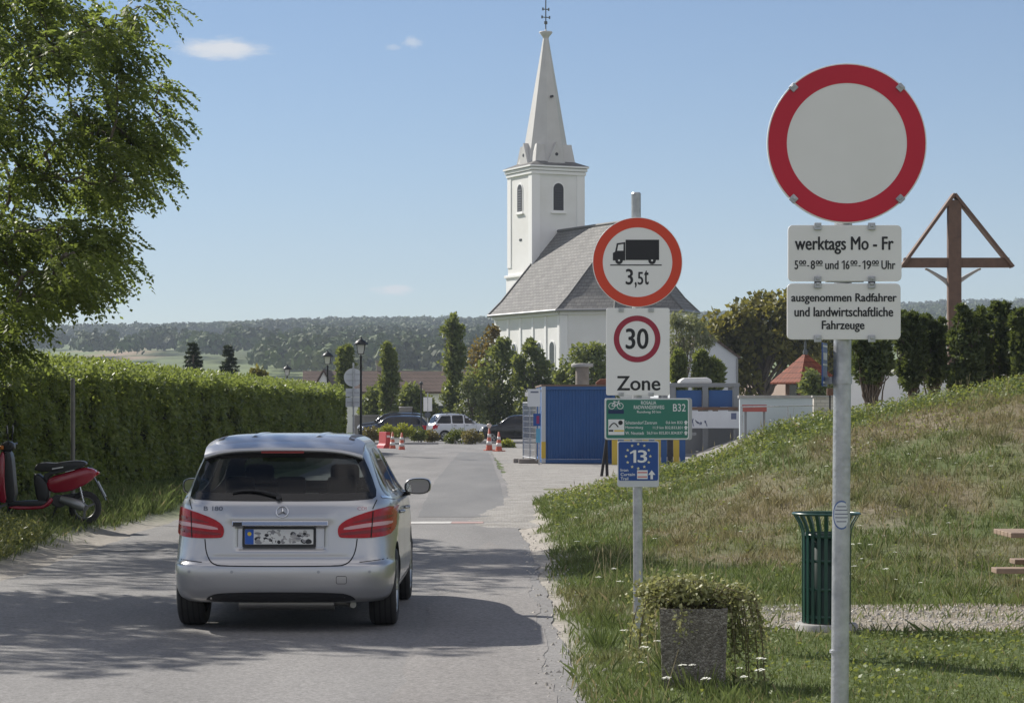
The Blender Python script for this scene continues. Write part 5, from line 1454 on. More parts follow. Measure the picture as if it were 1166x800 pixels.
# planter of washed concrete
def aggregate():
    m = bpy.data.materials.new('washed_concrete'); m.use_nodes = True
    n, l = m.node_tree.nodes, m.node_tree.links; b = n['Principled BSDF']
    t = n.new('ShaderNodeTexCoord'); vo = n.new('ShaderNodeTexVoronoi'); vo.inputs['Scale'].default_value = 95
    l.new(t.outputs['Object'], vo.inputs['Vector'])
    sp = n.new('ShaderNodeSeparateColor'); l.new(vo.outputs['Color'], sp.inputs[0])
    cr = n.new('ShaderNodeValToRGB'); e = cr.color_ramp.elements
    e[0].color = (0.13, 0.115, 0.095, 1); e[1].color = (0.34, 0.315, 0.275, 1); e[1].position = 0.95
    x = cr.color_ramp.elements.new(0.6); x.color = (0.20, 0.18, 0.15, 1)
    l.new(sp.outputs[0], cr.inputs[0])
    no = n.new('ShaderNodeTexNoise'); no.inputs['Scale'].default_value = 5; no.inputs['Detail'].default_value = 4; l.new(t.outputs['Object'], no.inputs['Vector'])
    mr = n.new('ShaderNodeMapRange'); mr.inputs['To Min'].default_value = .55; mr.inputs['To Max'].default_value = 1.35; l.new(no.outputs['Fac'], mr.inputs['Value'])
    vm = n.new('ShaderNodeVectorMath'); vm.operation = 'SCALE'; l.new(cr.outputs[0], vm.inputs[0]); l.new(mr.outputs['Result'], vm.inputs['Scale'])
    l.new(vm.outputs[0], b.inputs['Base Color']); b.inputs['Roughness'].default_value = .9
    bp = n.new('ShaderNodeBump'); bp.inputs['Strength'].default_value = .9; bp.inputs['Distance'].default_value = .008; bp.invert = True
    l.new(vo.outputs['Distance'], bp.inputs['Height']); l.new(bp.outputs[0], b.inputs['Normal'])
    return m
aggm = aggregate()
Yp = F / 180.0; pxw = (793 - 583) / 180.0; z0 = float(ground_z(pxw, Yp))
t = thing('planter', 'square washed-concrete planter in the grass in front of the zone signpost', 'planter', (pxw, Yp + .2, z0), math.radians(-5))
m = MB()
def frus(mm, w0, w1, z0, z1, cap=True):
    vs = [(x * w / 2, y * w / 2, z) for (w, z) in ((w0, z0), (w1, z1)) for x, y in ((-1, -1), (1, -1), (1, 1), (-1, 1))]
    mm.add(vs, [(0, 1, 5, 4), (1, 2, 6, 5), (2, 3, 7, 6), (3, 0, 4, 7)] + ([(3, 2, 1, 0)] if cap else []))
frus(m, .395, .43, -.04, .50)
w = .43; v = .35
m.add([(x * q / 2, y * q / 2, z) for (q, z) in ((w, .50), (v, .50), (v, .42)) for x, y in ((-1, -1), (1, -1), (1, 1), (-1, 1))],
      [(k, (k + 1) % 4, 4 + (k + 1) % 4, 4 + k) for k in range(4)] + [(4 + k, 4 + (k + 1) % 4, 8 + (k + 1) % 4, 8 + k) for k in range(4)])
m.build('box', aggm, t, bevel=.008)
m = MB(); m.box((0, 0, .425), (.36, .36, .05)); m.build('potting_soil', pmat('soil', (.05, .04, .03), .95, col2=(.09, .07, .05), nscale=30), t)
pl = thing('trailing_shrub', 'cream and green leaved creeper spilling over the concrete planter', 'shrub', (pxw, Yp + .2, z0 + .44))
rg = np.random.default_rng(5); segs = []; Ps = []; Ds = []
ends = []
for k in range(80):
    a = rg.random() * 6.283; rr_ = 0.08 + 0.20 * rg.random()
    ends.append((rr_ * math.cos(a) * 1.25 - .06, rr_ * math.sin(a) * .8 + .03, 0.10 + 0.15 * rg.random(), 0.0))
for k in range(18):   # hanging to the right
    ends.append((0.22 + 0.20 * rg.random(), -0.18 + 0.3 * rg.random(), 0.08 + .12 * rg.random(), 0.10 + 0.36 * rg.random()))
for k in range(7):   # hanging to the left
    ends.append((-0.24 - 0.16 * rg.random(), -0.18 + 0.3 * rg.random(), 0.06 + .10 * rg.random(), 0.05 + 0.28 * rg.random()))
for k in range(1):
    ends.append((-0.15 + 0.2 * rg.random(), -0.27 - .03 * rg.random(), .05, 0.03 + .10 * rg.random()))
for (ex_, ey_, ez_, dr) in ends:
    pts = [Vector((ex_ * .25, ey_ * .25, .02)), Vector((ex_ * .6, ey_ * .6, ez_)), Vector((ex_ * .95, ey_, ez_ * .8))]
    if dr: pts += [Vector((ex_ * 1.05, ey_ * 1.05, ez_ * .4 - dr * .5)), Vector((ex_ * 1.08, ey_ * 1.08, ez_ * .2 - dr))]
    segs.append((pts, [.004] * len(pts)))
    for i in range(len(pts) - 1):
        if i == 0: continue
        n_ = 26 if dr == 0 else 16
        f_ = rg.random((n_, 1)); p = np.array(pts[i]) * (1 - f_) + np.array(pts[i + 1]) * f_ + rg.normal(size=(n_, 3)) * .025
        Ps.append(p); Ds.append(rg.normal(size=(n_, 3)) + np.array([0, 0, -.3]))
    n_ = 16; Ps.append(np.array(pts[-1]) + rg.normal(size=(n_, 3)) * .03); Ds.append(rg.normal(size=(n_, 3)))
tree_trunk(segs, pl, pmat('vine_stem', (.14, .12, .06), .9), 4, name='stem')
P = np.concatenate(Ps); D = np.concatenate(Ds); N = unit(rg.normal(size=P.shape) * .7 + np.array([0, -.3, .8])); L = .022 + .016 * rg.random(len(P))
build_np('foliage', leaves(P, D, N, L, L * .75), leafmat('creeper_leaf', (0.17, 0.19, 0.065), (0.42, 0.41, 0.21), .3, tcol=(.4, .4, .14)), pl)

# picnic table at the right edge
Yt = 22.0; s = F / Yt; z0 = float(ground_z(5.3, Yt)); TX = 5.3
t = thing('picnic_table', 'weathered wooden picnic table with benches cut by the right edge', 'picnic table', (TX, Yt, z0 - .06))
wood = pmat('weathered_wood', (0.31, 0.225, 0.155), .75, col2=(0.21, .15, .11), nscale=6, bump=.2, bscale=25)
xl = (1141 - 583) / s - TX; xb = (1131 - 583) / (F / (Yt - .62)) - TX
m = MB()
for q in range(5): m.box((xl + .9, -.32 + .16 * q, .72), (1.8, .145, .045))
m.build('tabletop', wood, t, bevel=.006)
for sg in (-1, 1):
    m = MB()
    m.box((xb + .9 + (.42 if sg > 0 else 0), sg * .64, .43), (1.8, .24, .045))
    m.build('bench', wood, t, bevel=.006)
for x in (xl + .45, xl + 1.4):
    for sg in (-1, 1): m = MB(); m.bar((x, sg * .62, -.1), (x, sg * .16, .70), .09, .045, up=(1, 0, 0)); m.build('leg', wood, t)
    m = MB(); m.box((x + .06, 0, .385), (.045, 1.65, .09)); m.box((x + .06, 0, .66), (.045, .76, .09)); m.build('cross_beam', wood, t)

# wayside crucifix on the rise
Yc = 66.0; s = F / Yc; X0 = (1086.5 - 583) / s; z0 = float(ground_z(X0, Yc))
ctag = thing('crucifix', 'tall wooden wayside cross with a pitched board roof, seen from behind above the bushes', 'crucifix', (X0, Yc, z0))
X = lambda px: (px - 1086.5) / s
Z = lambda py: EYE - (py - 468) / s - z0
cw = pmat('cross_wood', (0.165, 0.100, 0.070), .7, col2=(0.11, .070, .052), nscale=5, bump=.3, bscale=20)
m = MB(); m.box((0, 0, (Z(228) - .2) / 2), (15 / s, .24, Z(228) + .2)); m.build('upright', cw, ctag, bevel=.01)
m = MB(); m.box((X(1089), .02, Z(299)), (120 / s, .20, 11 / s)); m.build('crossbeam', cw, ctag, bevel=.01)
m = MB()
for a, b in (((1086.5, 221), (1026.5, 304)), ((1086.5, 221), (1153, 304))):
    A = Vector((X(a[0]), .05, Z(a[1]))); B = Vector((X(b[0]), .05, Z(b[1]))); m.bar(A, B, .42, .08, up=(0, 0, 1))
m.build('board_roof', cw, ctag, bevel=.006)
m = MB(); m.box((X(1086), .16, Z(261)), (.30, .03, .20)); m.box((X(1086), .14, Z(261)), (.06, .06, .06)); m.build('plaque', pmat('plaque_wood', (.16, .10, .07), .8), ctag)
def skin_body(name, joints, edges, mat, parent, root=0, sub=2):
    me = bpy.data.meshes.new(name); me.from_pydata([j[0] for j in joints], edges, [])
    o = bpy.data.objects.new(name, me); COL.objects.link(o)
    sm = o.modifiers.new('skin', 'SKIN')
    if not me.skin_vertices: me.attributes  # layer is made with the modifier
    lay = me.skin_vertices[0].data if me.skin_vertices else None
    if lay is None:
        bm = bmesh.new(); bm.from_mesh(me); bm.verts.layers.skin.verify(); bm.to_mesh(me); bm.free(); lay = me.skin_vertices[0].data
    for i, j in enumerate(joints): r = j[1]; lay[i].radius = (r, r) if not hasattr(r, '__len__') else r; lay[i].use_root = (i == root)
    ss = o.modifiers.new('sub', 'SUBSURF'); ss.levels = sub; ss.render_levels = sub
    dg = bpy.context.evaluated_depsgraph_get(); dg.update()
    m2 = bpy.data.meshes.new_from_object(o.evaluated_get(dg)); m2.materials.clear(); m2.materials.append(mat)
    for p in m2.polygons: p.use_smooth = True
    bpy.data.objects.remove(o)
    o2 = bpy.data.objects.new(name, m2); COL.objects.link(o2); o2.parent = parent
    return o2
yb = .22
sh = Z(319)
J = [((0, yb, sh - .72), .13), ((0, yb + .03, sh - .40), .115), ((0, yb + .05, sh - .12), (.19, .12)), ((0, yb + .06, sh + .06), .06), ((0.02, yb + .12, sh + .22), .105),
     ((-.22, yb + .03, sh + .02), .07), ((-.46, yb, sh + .17), .05), ((-.68, yb - .03, Z(306.5)), .036), ((-.76, yb - .03, Z(305.5)), .03),
     ((.22, yb + .03, sh + .02), .07), ((.46, yb, sh + .17), .05), ((.68, yb - .03, Z(306.5)), .036), ((.76, yb - .03, Z(305.5)), .03),
     ((-.09, yb + .03, sh - .95), .09), ((-.08, yb + .16, sh - 1.25), .07), ((-.05, yb + .02, sh - 1.68), .045), ((-.05, yb + .08, sh - 1.80), .035),
     ((.09, yb + .03, sh - .95), .09), ((.08, yb + .16, sh - 1.25), .07), ((.05, yb + .02, sh - 1.68), .045), ((.05, yb + .08, sh - 1.80), .035)]
E = [(0, 1), (1, 2), (2, 3), (3, 4), (2, 5), (5, 6), (6, 7), (7, 8), (2, 9), (9, 10), (10, 11), (11, 12), (0, 13), (13, 14), (14, 15), (15, 16), (0, 17), (17, 18), (18, 19), (19, 20)]
skin_body('carved_figure', J, E, pmat('pale_stone', (.46, .46, .46), .8), ctag)

# ------------------------------------------------------------------ cars
def carpaint(name, c, metal=0.8, rough=0.28):
    if name in MATS: return MATS[name]
    m = bpy.data.materials.new(name); m.use_nodes = True
    n, l = m.node_tree.nodes, m.node_tree.links; b = n['Principled BSDF']
    b.inputs['Base Color'].default_value = (*c, 1); b.inputs['Metallic'].default_value = metal; b.inputs['Roughness'].default_value = rough
    b.inputs['Coat Weight'].default_value = 0.6; b.inputs['Coat Roughness'].default_value = 0.05
    t = n.new('ShaderNodeTexCoord'); no = n.new('ShaderNodeTexNoise'); no.inputs['Scale'].default_value = 3; no.inputs['Detail'].default_value = 6
    l.new(t.outputs['Object'], no.inputs['Vector'])
    mr = n.new('ShaderNodeMapRange'); mr.inputs['To Min'].default_value = rough * .8; mr.inputs['To Max'].default_value = rough * 1.35
    l.new(no.outputs['Fac'], mr.inputs['Value']); l.new(mr.outputs['Result'], b.inputs['Roughness'])
    MATS[name] = m
    return m
silver = carpaint('silver_paint', (0.50, 0.502, 0.510), 0.75, 0.32)
blackpl = pmat('black_plastic', (0.018, 0.018, 0.020), 0.55)
frit = pmat('black_glass_edge', (0.008, 0.008, 0.009), 0.12)
rubber = pmat('tyre_rubber', (0.022, 0.022, 0.023), 0.8, col2=(0.035, .034, .033), nscale=12)
seamm = pmat('panel_gap', (0.008, 0.008, 0.009), 0.8)
chrome = pmat('chrome', (0.75, 0.76, 0.78), 0.10, metal=1.0)
alloy = pmat('alloy_wheel', (0.45, 0.46, 0.47), 0.3, metal=0.85)
red_glass = pmat('red_lamp_glass', (0.44, 0.003, 0.010), 0.2, col2=(0.32, .002, .007), nscale=25, spec=.35)
red_deep = pmat('deep_red_lamp', (0.20, 0.002, 0.006), 0.2)
clear_lamp = pmat('pale_lamp_glass', (0.62, 0.36, 0.37), 0.25)
tint = glassmat('tinted_window', (0.42, 0.45, 0.46))
clearw = glassmat('clear_window', (0.62, 0.68, 0.66))
seatm = pmat('dark_seat_cloth', (0.02, 0.02, 0.022), 0.9)

class Body:
    """a car body from stacked plan rings: table rows (z, half width, rear y, front y, squareness)"""
    def __init__(s, rows, nz=80, nr=64, ns=100, nf=44, wheel=None, name='body', mats=None, parent=None, form=None):
        rows = np.array(rows, float); zt = np.linspace(rows[0, 0], rows[-1, 0], nz)
        zt = np.concatenate([zt[:-1], [rows[-1, 0]]])
        Wd, Re, Fr, Ex = [pchip(rows[:, 0], rows[:, k], zt) for k in (1, 2, 3, 4)]
        un = []
        for k in range(nr): un.append((-1 + 2 * k / nr, -1))
        for k in range(ns): un.append((1, -1 + 2 * k / ns))
        for k in range(nf): un.append((1 - 2 * k / nf, 1))
        for k in range(ns): un.append((-1, 1 - 2 * k / ns))
        un = np.array(un); N = len(un)
        th = np.arctan2(un[:, 1], un[:, 0]); c, sn = np.cos(th), np.sin(th)
        vs = []
        for i, z in enumerate(zt):
            r = (np.abs(c) ** Ex[i] + np.abs(sn) ** Ex[i]) ** (-1 / Ex[i])
            x = r * c * Wd[i]; y = (Re[i] + Fr[i]) / 2 + r * sn * (Fr[i] - Re[i]) / 2
            vs += list(zip(x, y, np.full(N, z)))
        if form: vs = [form(*v) for v in vs]
        fs = [(i * N + k, i * N + (k + 1) % N, (i + 1) * N + (k + 1) % N, (i + 1) * N + k) for i in range(nz - 1) for k in range(N)]
        fs.append(list(range(N - 1, -1, -1))); fs.append(list(range((nz - 1) * N, nz * N)))
        me = bpy.data.meshes.new(name); me.from_pydata([tuple(map(float, v)) for v in vs], [], fs)
        for m in mats: me.materials.append(m)
        mi = [0] * len(fs); mi[-2] = 1; me.polygons.foreach_set('material_index', mi)
        o = bpy.data.objects.new(name, me); COL.objects.link(o)
        s.full = BVHTree.FromPolygons([Vector(v) for v in vs], fs)
        if wheel:
            cut = MB()
            for (y, zc, r) in wheel:
                for sg in (-1, 1): cut.cyl((sg * .50, y, zc), (sg * 1.2, y, zc), r, n=48, caps=True, sm=False)
            co = cut.build('cut', mats[1])
            bo = o.modifiers.new('b', 'BOOLEAN'); bo.operation = 'DIFFERENCE'; bo.object = co; bo.solver = 'EXACT'; bo.material_mode = 'TRANSFER' if hasattr(bo, 'material_mode') else bo.material_mode
            dg = bpy.context.evaluated_depsgraph_get(); dg.update()
            m2 = bpy.data.meshes.new_from_object(o.evaluated_get(dg))
            o.modifiers.clear(); o.data = m2; bpy.data.objects.remove(co)
            for q, m in enumerate(mats):
                pass
            me = o.data
        o.parent = parent; s.o = o
        me.polygons.foreach_set('use_smooth', [True] * len(me.polygons))
        try: me.set_sharp_from_angle(angle=math.radians(40))
        except Exception: pass
    def ray(s, axis, a, b):
        if axis == 'rear': r = s.full.ray_cast(Vector((a, -3, b)), Vector((0, 1, 0)))
        elif axis == 'front': r = s.full.ray_cast(Vector((a, 9, b)), Vector((0, -1, 0)))
        elif axis == 'right': r = s.full.ray_cast(Vector((3, a, b)), Vector((-1, 0, 0)))
        elif axis == 'left': r = s.full.ray_cast(Vector((-3, a, b)), Vector((1, 0, 0)))
        else: r = s.full.ray_cast(Vector((a, b, 4)), Vector((0, 0, -1)))
        if r[0] is None:
            g = {'rear': Vector((a, 0.3, b)), 'front': Vector((a, 4, b)), 'right': Vector((.8, a, b)), 'left': Vector((-.8, a, b)), 'top': Vector((a, b, 1.4))}[axis]
            r = s.full.find_nearest(g)
        n = r[1]
        d = {'rear': Vector((0, -1, 0)), 'front': Vector((0, 1, 0)), 'right': Vector((1, 0, 0)), 'left': Vector((-1, 0, 0)), 'top': Vector((0, 0, 1))}[axis]
        if n.dot(d) < 0: n = -n
        return r[0], n
    def patch(s, axis, outline, off, inner=None, sp=0.04, skirt=0.0, mb=None, m=0, dome=0.0, m_in=1):
        mb = mb or MB()
        out = resample(outline, sp); V = [Vector(p) for p in out]; n = len(V); E = [(i, (i + 1) % n) for i in range(n)]
        inn = None
        if inner:
            inn = resample(inner, sp); k = len(V); V += [Vector(p) for p in inn]; E += [(k + i, k + (i + 1) % len(inn)) for i in range(len(inn))]
        xs = [p[0] for p in out]; ys = [p[1] for p in out]
        x = min(xs) + sp * .6
        while x < max(xs):
            y = min(ys) + sp * .6
            while y < max(ys):
                if inpoly(x, y, out): V.append(Vector((x, y)))
                y += sp
            x += sp
        r = geometry.delaunay_2d_cdt(V, E, [], 1, 1e-5)
        pts = []
        for v in r[0]:
            p, nn = s.ray(axis, v.x, v.y); o_ = off
            pts.append(p + nn * o_)
        fi = []; fo = []
        for f in r[2]:
            c = (r[0][f[0]] + r[0][f[1]] + r[0][f[2]]) / 3
            (fi if (inn and inpoly(c.x, c.y, inn)) else fo).append(list(f))
        mb.add(pts, fo, m, True)
        if fi: mb.add(pts, fi, m_in, True)
        if skirt:
            a = [s.ray(axis, *p) for p in out]
            vs = [p + nn * off for p, nn in a] + [p - nn * skirt for p, nn in a]
            mb.add(vs, [(i, (i + 1) % n, n + (i + 1) % n, n + i) for i in range(n)], m, False)
        return mb
    def line(s, axis, pts, w, off, mb, m=0, closed=False, sp=.03):
        q = []
        N = len(pts)
        for i in range(N if closed else N - 1):
            a, b = Vector(pts[i]), Vector(pts[(i + 1) % N]); k = max(1, int((b - a).length / sp))
            for j in range(k): q.append(a.lerp(b, j / k))
        if not closed: q.append(Vector(pts[-1]))
        vs = []; n = len(q)
        for i in range(n):
            a = q[(i - 1) % n] if (closed or i) else q[i]; b = q[(i + 1) % n] if (closed or i < n - 1) else q[i]
            t = (b - a).normalized(); t = Vector((-t.y, t.x)) * w / 2
            for sg in (-1, 1):
                p, nn = s.ray(axis, *(q[i] + t * sg)); vs.append(p + nn * off)
        mb.add(vs, [(2 * i, 2 * ((i + 1) % n), 2 * ((i + 1) % n) + 1, 2 * i + 1) for i in range(n if closed else n - 1)], m, True)
    def cut_windows(s, wins):
        """take the sheet metal away behind the glass; wins: (axis, outline)"""
        bm = bmesh.new(); bm.from_mesh(s.o.data)
        kill = []
        for f in bm.faces:
            c = f.calc_center_median(); n = f.normal
            for ax, poly in wins:
                if ax == 'rear' and c.y < 1.2 and inpoly(c.x, c.z, poly): kill.append(f); break
                if ax == 'front' and c.y > 2.0 and inpoly(c.x, c.z, poly): kill.append(f); break
                if ax == 'right' and c.x > .3 and inpoly(c.y, c.z, poly): kill.append(f); break
                if ax == 'left' and c.x < -.3 and inpoly(c.y, c.z, poly): kill.append(f); break
        bmesh.ops.delete(bm, geom=kill, context='FACES'); bm.to_mesh(s.o.data); bm.free()

def shrink(poly, d):
    cx = sum(p[0] for p in poly) / len(poly); cy = sum(p[1] for p in poly) / len(poly)
    n = len(poly); out = []
    ar = sum(poly[i][0] * poly[(i + 1) % n][1] - poly[(i + 1) % n][0] * poly[i][1] for i in range(n)); sg = 1 if ar > 0 else -1
    for i in range(n):
        a, b, c = Vector(poly[i - 1]), Vector(poly[i]), Vector(poly[(i + 1) % n])
        t = ((b - a).normalized() + (c - b).normalized()); t = t.normalized() if t.length > 1e-6 else (c - a).normalized()
        out.append((b.x - t.y * d * sg, b.y + t.x * d * sg))
    return out

def make_wheel(parent, x, y, r, w, side, rim_r, detail=True, name='wheel'):
    wt = MB(); sx = side
    prof = [(rim_r, -w / 2 + .01), (r - .035, -w / 2), (r - .012, -w / 2 + .012), (r, -w / 2 + .035), (r, w / 2 - .035), (r - .012, w / 2 - .012), (r - .035, w / 2), (rim_r, w / 2 - .01)]
    def lx(mm, prof, n, m=0):
        vs = []; N = len(prof)
        for (rr_, o) in prof:
            for k in range(n): t = 2 * math.pi * k / n; vs.append((x + o * sx, y + rr_ * math.cos(t), r + rr_ * math.sin(t)))
        mm.add(vs, [(i * n + k, i * n + (k + 1) % n, (i + 1) * n + (k + 1) % n, (i + 1) * n + k) for i in range(N - 1) for k in range(n)], m, True)
    lx(wt, prof, 40)
    if detail:
        for g in (-.30, -.1, .1, .30):
            lx(wt, [(r + .0008, g * w - .006), (r + .0008, g * w + .006)], 40, 1)
    ty = wt.build('wheel' if name == 'wheel' else name, [rubber, seamm], parent)
    rm = MB()
    lx(rm, [(rim_r + .004, -w / 2 + .015), (rim_r + .004, w / 2 - .008), (rim_r - .015, w / 2 - .004), (rim_r - .03, w / 2 - .03), (rim_r - .03, -w / 2 + .02)], 32)
    for k in range(5):
        for d in (-.12, .12):
            a = 2 * math.pi * k / 5 + d * .6; b = 2 * math.pi * k / 5 + d * 1.6
            rm.bar((x + sx * (w / 2 - .04), y + .05 * math.cos(a), r + .05 * math.sin(a)), (x + sx * (w / 2 - .022), y + (rim_r - .01) * math.cos(b), r + (rim_r - .01) * math.sin(b)), .026, .03, up=(1, 0, 0))
    rm.cyl((x + sx * (w / 2 - .07), y, r), (x + sx * (w / 2 - .018), y, r), .065, n=16)
    rm.cyl((x - sx * .02, y, r), (x - sx * .0, y, r), rim_r - .02, n=24, m=1)
    rm.build('rim', [alloy, blackpl], ty)
    return ty

# ---- the silver car on the road
car = thing('parked_car' if False else 'silver_car', 'silver hatchback seen from behind, driving away in the left lane of the road', 'car', (-1.82, 19.3, 0.012), math.radians(0.0))
rows = [(.232, .83, .10, 4.10, 7), (.27, .865, .045, 4.25, 8), (.36, .888, .010, 4.32, 8.5), (.47, .895, .0, 4.35, 9), (.525, .893, .006, 4.35, 9), (.555, .888, .034, 4.35, 8.5),
        (.62, .886, .050, 4.34, 8), (.75, .886, .062, 4.30, 7), (.90, .880, .075, 4.18, 6.5), (.985, .868, .092, 3.95, 6.5), (1.04, .842, .125, 3.55, 6.5), (1.10, .80, .165, 3.35, 7),
        (1.20, .752, .215, 3.10, 8), (1.30, .708, .258, 2.86, 8.5), (1.38, .670, .295, 2.66, 8.5), (1.43, .640, .33, 2.52, 8), (1.475, .618, .40, 2.40, 8), (1.51, .582, .50, 2.28, 7.5), (1.535, .52, .64, 2.12, 6.5), (1.548, .43, .82, 1.95, 6), (1.556, .20, 1.1, 1.6, 4)]
def tailgate_form(x, y, z):
    if y < 0.6 and z < 1.03:
        q = float((1 - smooth(.335, .365, abs(x))) * smooth(.635, .66, z) * (1 - smooth(.822, .838, z)))     # recess round the plate
        y += .026 * q
        if abs(x) < .46: y -= float(.010 * smooth(.835, .90, z) * (1 - smooth(.90, .99, z)) * (1 - smooth(.36, .46, abs(x))))
        r = float(math.exp(-((z - .585) / .020) ** 2) * (1 - smooth(.50, .62, abs(x))))                       # hollow under the tailgate edge
        y += .006 * r
    return (x, y, z)
bd = Body(rows, form=tailgate_form, nz=130, nr=120, ns=110, nf=40, wheel=[(.80, .315, .365), (3.50, .315, .365)], name='body', mats=[silver, blackpl], parent=car)
rw_out = chaikin([(-.70, 1.035), (0, 1.028), (.70, 1.035), (.745, 1.065), (.69, 1.23), (.62, 1.385), (.58, 1.41), (0, 1.425), (-.58, 1.41), (-.62, 1.385), (-.69, 1.23), (-.745, 1.065)], 1)
rw_in = shrink(rw_out, .055)
ws_out = chaikin([(-.70, 1.06), (.70, 1.06), (.58, 1.44), (-.58, 1.44)], 3)
sd = [[(.42, 1.06), (.95, 1.04), (.98, 1.40), (.62, 1.40)], [(1.03, 1.04), (1.95, 1.02), (1.90, 1.44), (1.04, 1.42)], [(2.03, 1.02), (2.98, 1.02), (2.60, 1.38), (1.98, 1.44)]]
sd = [chaikin(p, 3) for p in sd]
bd.cut_windows([('rear', shrink(rw_out, .018)), ('front', shrink(ws_out, .03))] + [('right', shrink(p, .02)) for p in sd] + [('left', shrink(p, .02)) for p in sd])
g = bd.patch('rear', rw_out, .007, inner=rw_in, sp=.045).build('rear_window', [frit, tint], car)
bd.patch('front', ws_out, .003, inner=shrink(ws_out, .04), sp=.06).build('windscreen', [frit, clearw], car)
for ax in ('right', 'left'):
    for p in sd: bd.patch(ax, p, .003, inner=shrink(p, .025), sp=.06).build('side_window', [frit, tint if p is not sd[2] else clearw], car)
# black trim strip round the side glass, chrome below
for ax in ('right', 'left'):
    m = MB(); bd.line(ax, [(.36, 1.055), (1.0, 1.02), (2.0, 1.0), (3.05, 1.0)], .018, .005, m); m.build('window_trim', chrome, car)
    m = MB()
    bd.line(ax, [(1.0, 1.0), (1.0, .62), (1.12, .34)], .008, .0015, m); bd.line(ax, [(1.98, 1.0), (1.98, .32)], .008, .0015, m); bd.line(ax, [(3.0, .98), (3.05, .6), (2.95, .32)], .008, .0015, m); bd.line(ax, [(1.12, .33), (2.95, .32)], .008, .0015, m)
    m.build('door_gap', seamm, car)
    for y in (1.25, 2.2):
        m = MB(); sgn = 1 if ax == 'right' else -1
        p, n = bd.ray(ax, y, .90); m.tube([p + n * .004, p + n * .035 + Vector((0, .02, 0)), p + n * .035 + Vector((0, .17, 0)), p + n * .004 + Vector((0, .19, 0))], .012, 8); m.build('door_handle', silver, car)
# spoiler lip over the rear window with brake light
m = MB(); k_ = 24; vs = []
for i in range(k_ + 1):
    x = -.63 + 1.26 * i / k_; q = (abs(x) / .63)
    dz = -.035 * q ** 4; yb_ = .215 + .05 * q ** 3
    p0, _ = bd.ray('top', x * .96, .62)
    for (y, z) in ((.64, p0.z + .004), (.42, 1.488 + dz * 1.1), (yb_ + .03, 1.452 + dz * 1.6), (yb_, 1.432 + dz * 1.8), (yb_ + .015, 1.415 + dz * 1.8), (.36, 1.405 + dz * 1.5)):
        vs.append((x, y, z))
m.add(vs, [(6 * i + q, 6 * i + q + 1, 6 * i + 7 + q, 6 * i + 6 + q) for i in range(k_) for q in range(5)], 0, True)
m.add(vs, [(0, 1, 2, 3, 4, 5), tuple(6 * k_ + q for q in (5, 4, 3, 2, 1, 0))], 0)
m.build('roof_spoiler', silver, car)
m = MB(); m.prism(rrect(-.17, .17, 1.405, 1.421, .006), .205, .25); m.build('brake_light', red_deep, car)
# roof: two pressed ribs, black rail strips
for x in (-.26, .26):
    m = MB(); vs = []
    for i in range(20):
        y = .62 + 1.5 * i / 19
        for d, h_ in ((-.03, 0.001), (0, .009), (.03, .001)):
            p, n = bd.ray('top', x + d, y); vs.append(p + n * h_)
    m.add(vs, [(3 * i + q, 3 * i + q + 1, 3 * i + 4 + q, 3 * i + 3 + q) for i in range(19) for q in range(2)], 0, True); m.build('roof_rib', silver, car)
for sg in (-1, 1):
    m = MB(); vs = []
    for i in range(22):
        y = .55 + 1.75 * i / 21
        for d in (-.022, .022):
            p, n = bd.ray('top', sg * (.525 + d), y); vs.append(p + n * .004)
    m.add(vs, [(2 * i, 2 * i + 1, 2 * i + 3, 2 * i + 2) for i in range(21)], 0, True); m.build('roof_strip', blackpl, car)
# tail lights
for sg in (-1, 1):
    pts = [(.885 * sg, .985), (.70 * sg, .952), (.53 * sg, .893), (.46 * sg, .845), (.445 * sg, .80), (.455 * sg, .752), (.48 * sg, .740), (.70 * sg, .738), (.83 * sg, .750), (.93 * sg, .80), (.95 * sg, .89)]
    pts = [(min(.872, max(-.872, a)), b) for a, b in pts]
    ol = chaikin(pts, 1)
    tl = bd.patch('rear', ol, .012, sp=.03, skirt=.004).build('tail_light', red_glass, car)
    m = MB(); bd.patch('rear', chaikin([(a * sg, b) for a, b in ((.85, .866), (.70, .858), (.50, .826), (.49, .800), (.70, .826), (.85, .836))], 1), .0135, sp=.03, mb=m); m.build('light_bar', clear_lamp, tl)
    m = MB(); bd.patch('rear', chaikin([(a * sg, b) for a, b in ((.85, .915), (.70, .900), (.52, .850), (.70, .874), (.85, .885))], 1), .0135, sp=.03, mb=m); bd.patch('rear', chaikin([(a * sg, b) for a, b in ((.84, .79), (.70, .775), (.47, .76), (.47, .782), (.70, .80), (.84, .815))], 1), .0135, sp=.03, mb=m); m.build('light_band', red_deep, tl)
    m = MB(); bd.line('rear', [(.712 * sg, .945), (.700 * sg, .742)], .008, .014, m); m.build('light_gap', seamm, tl)
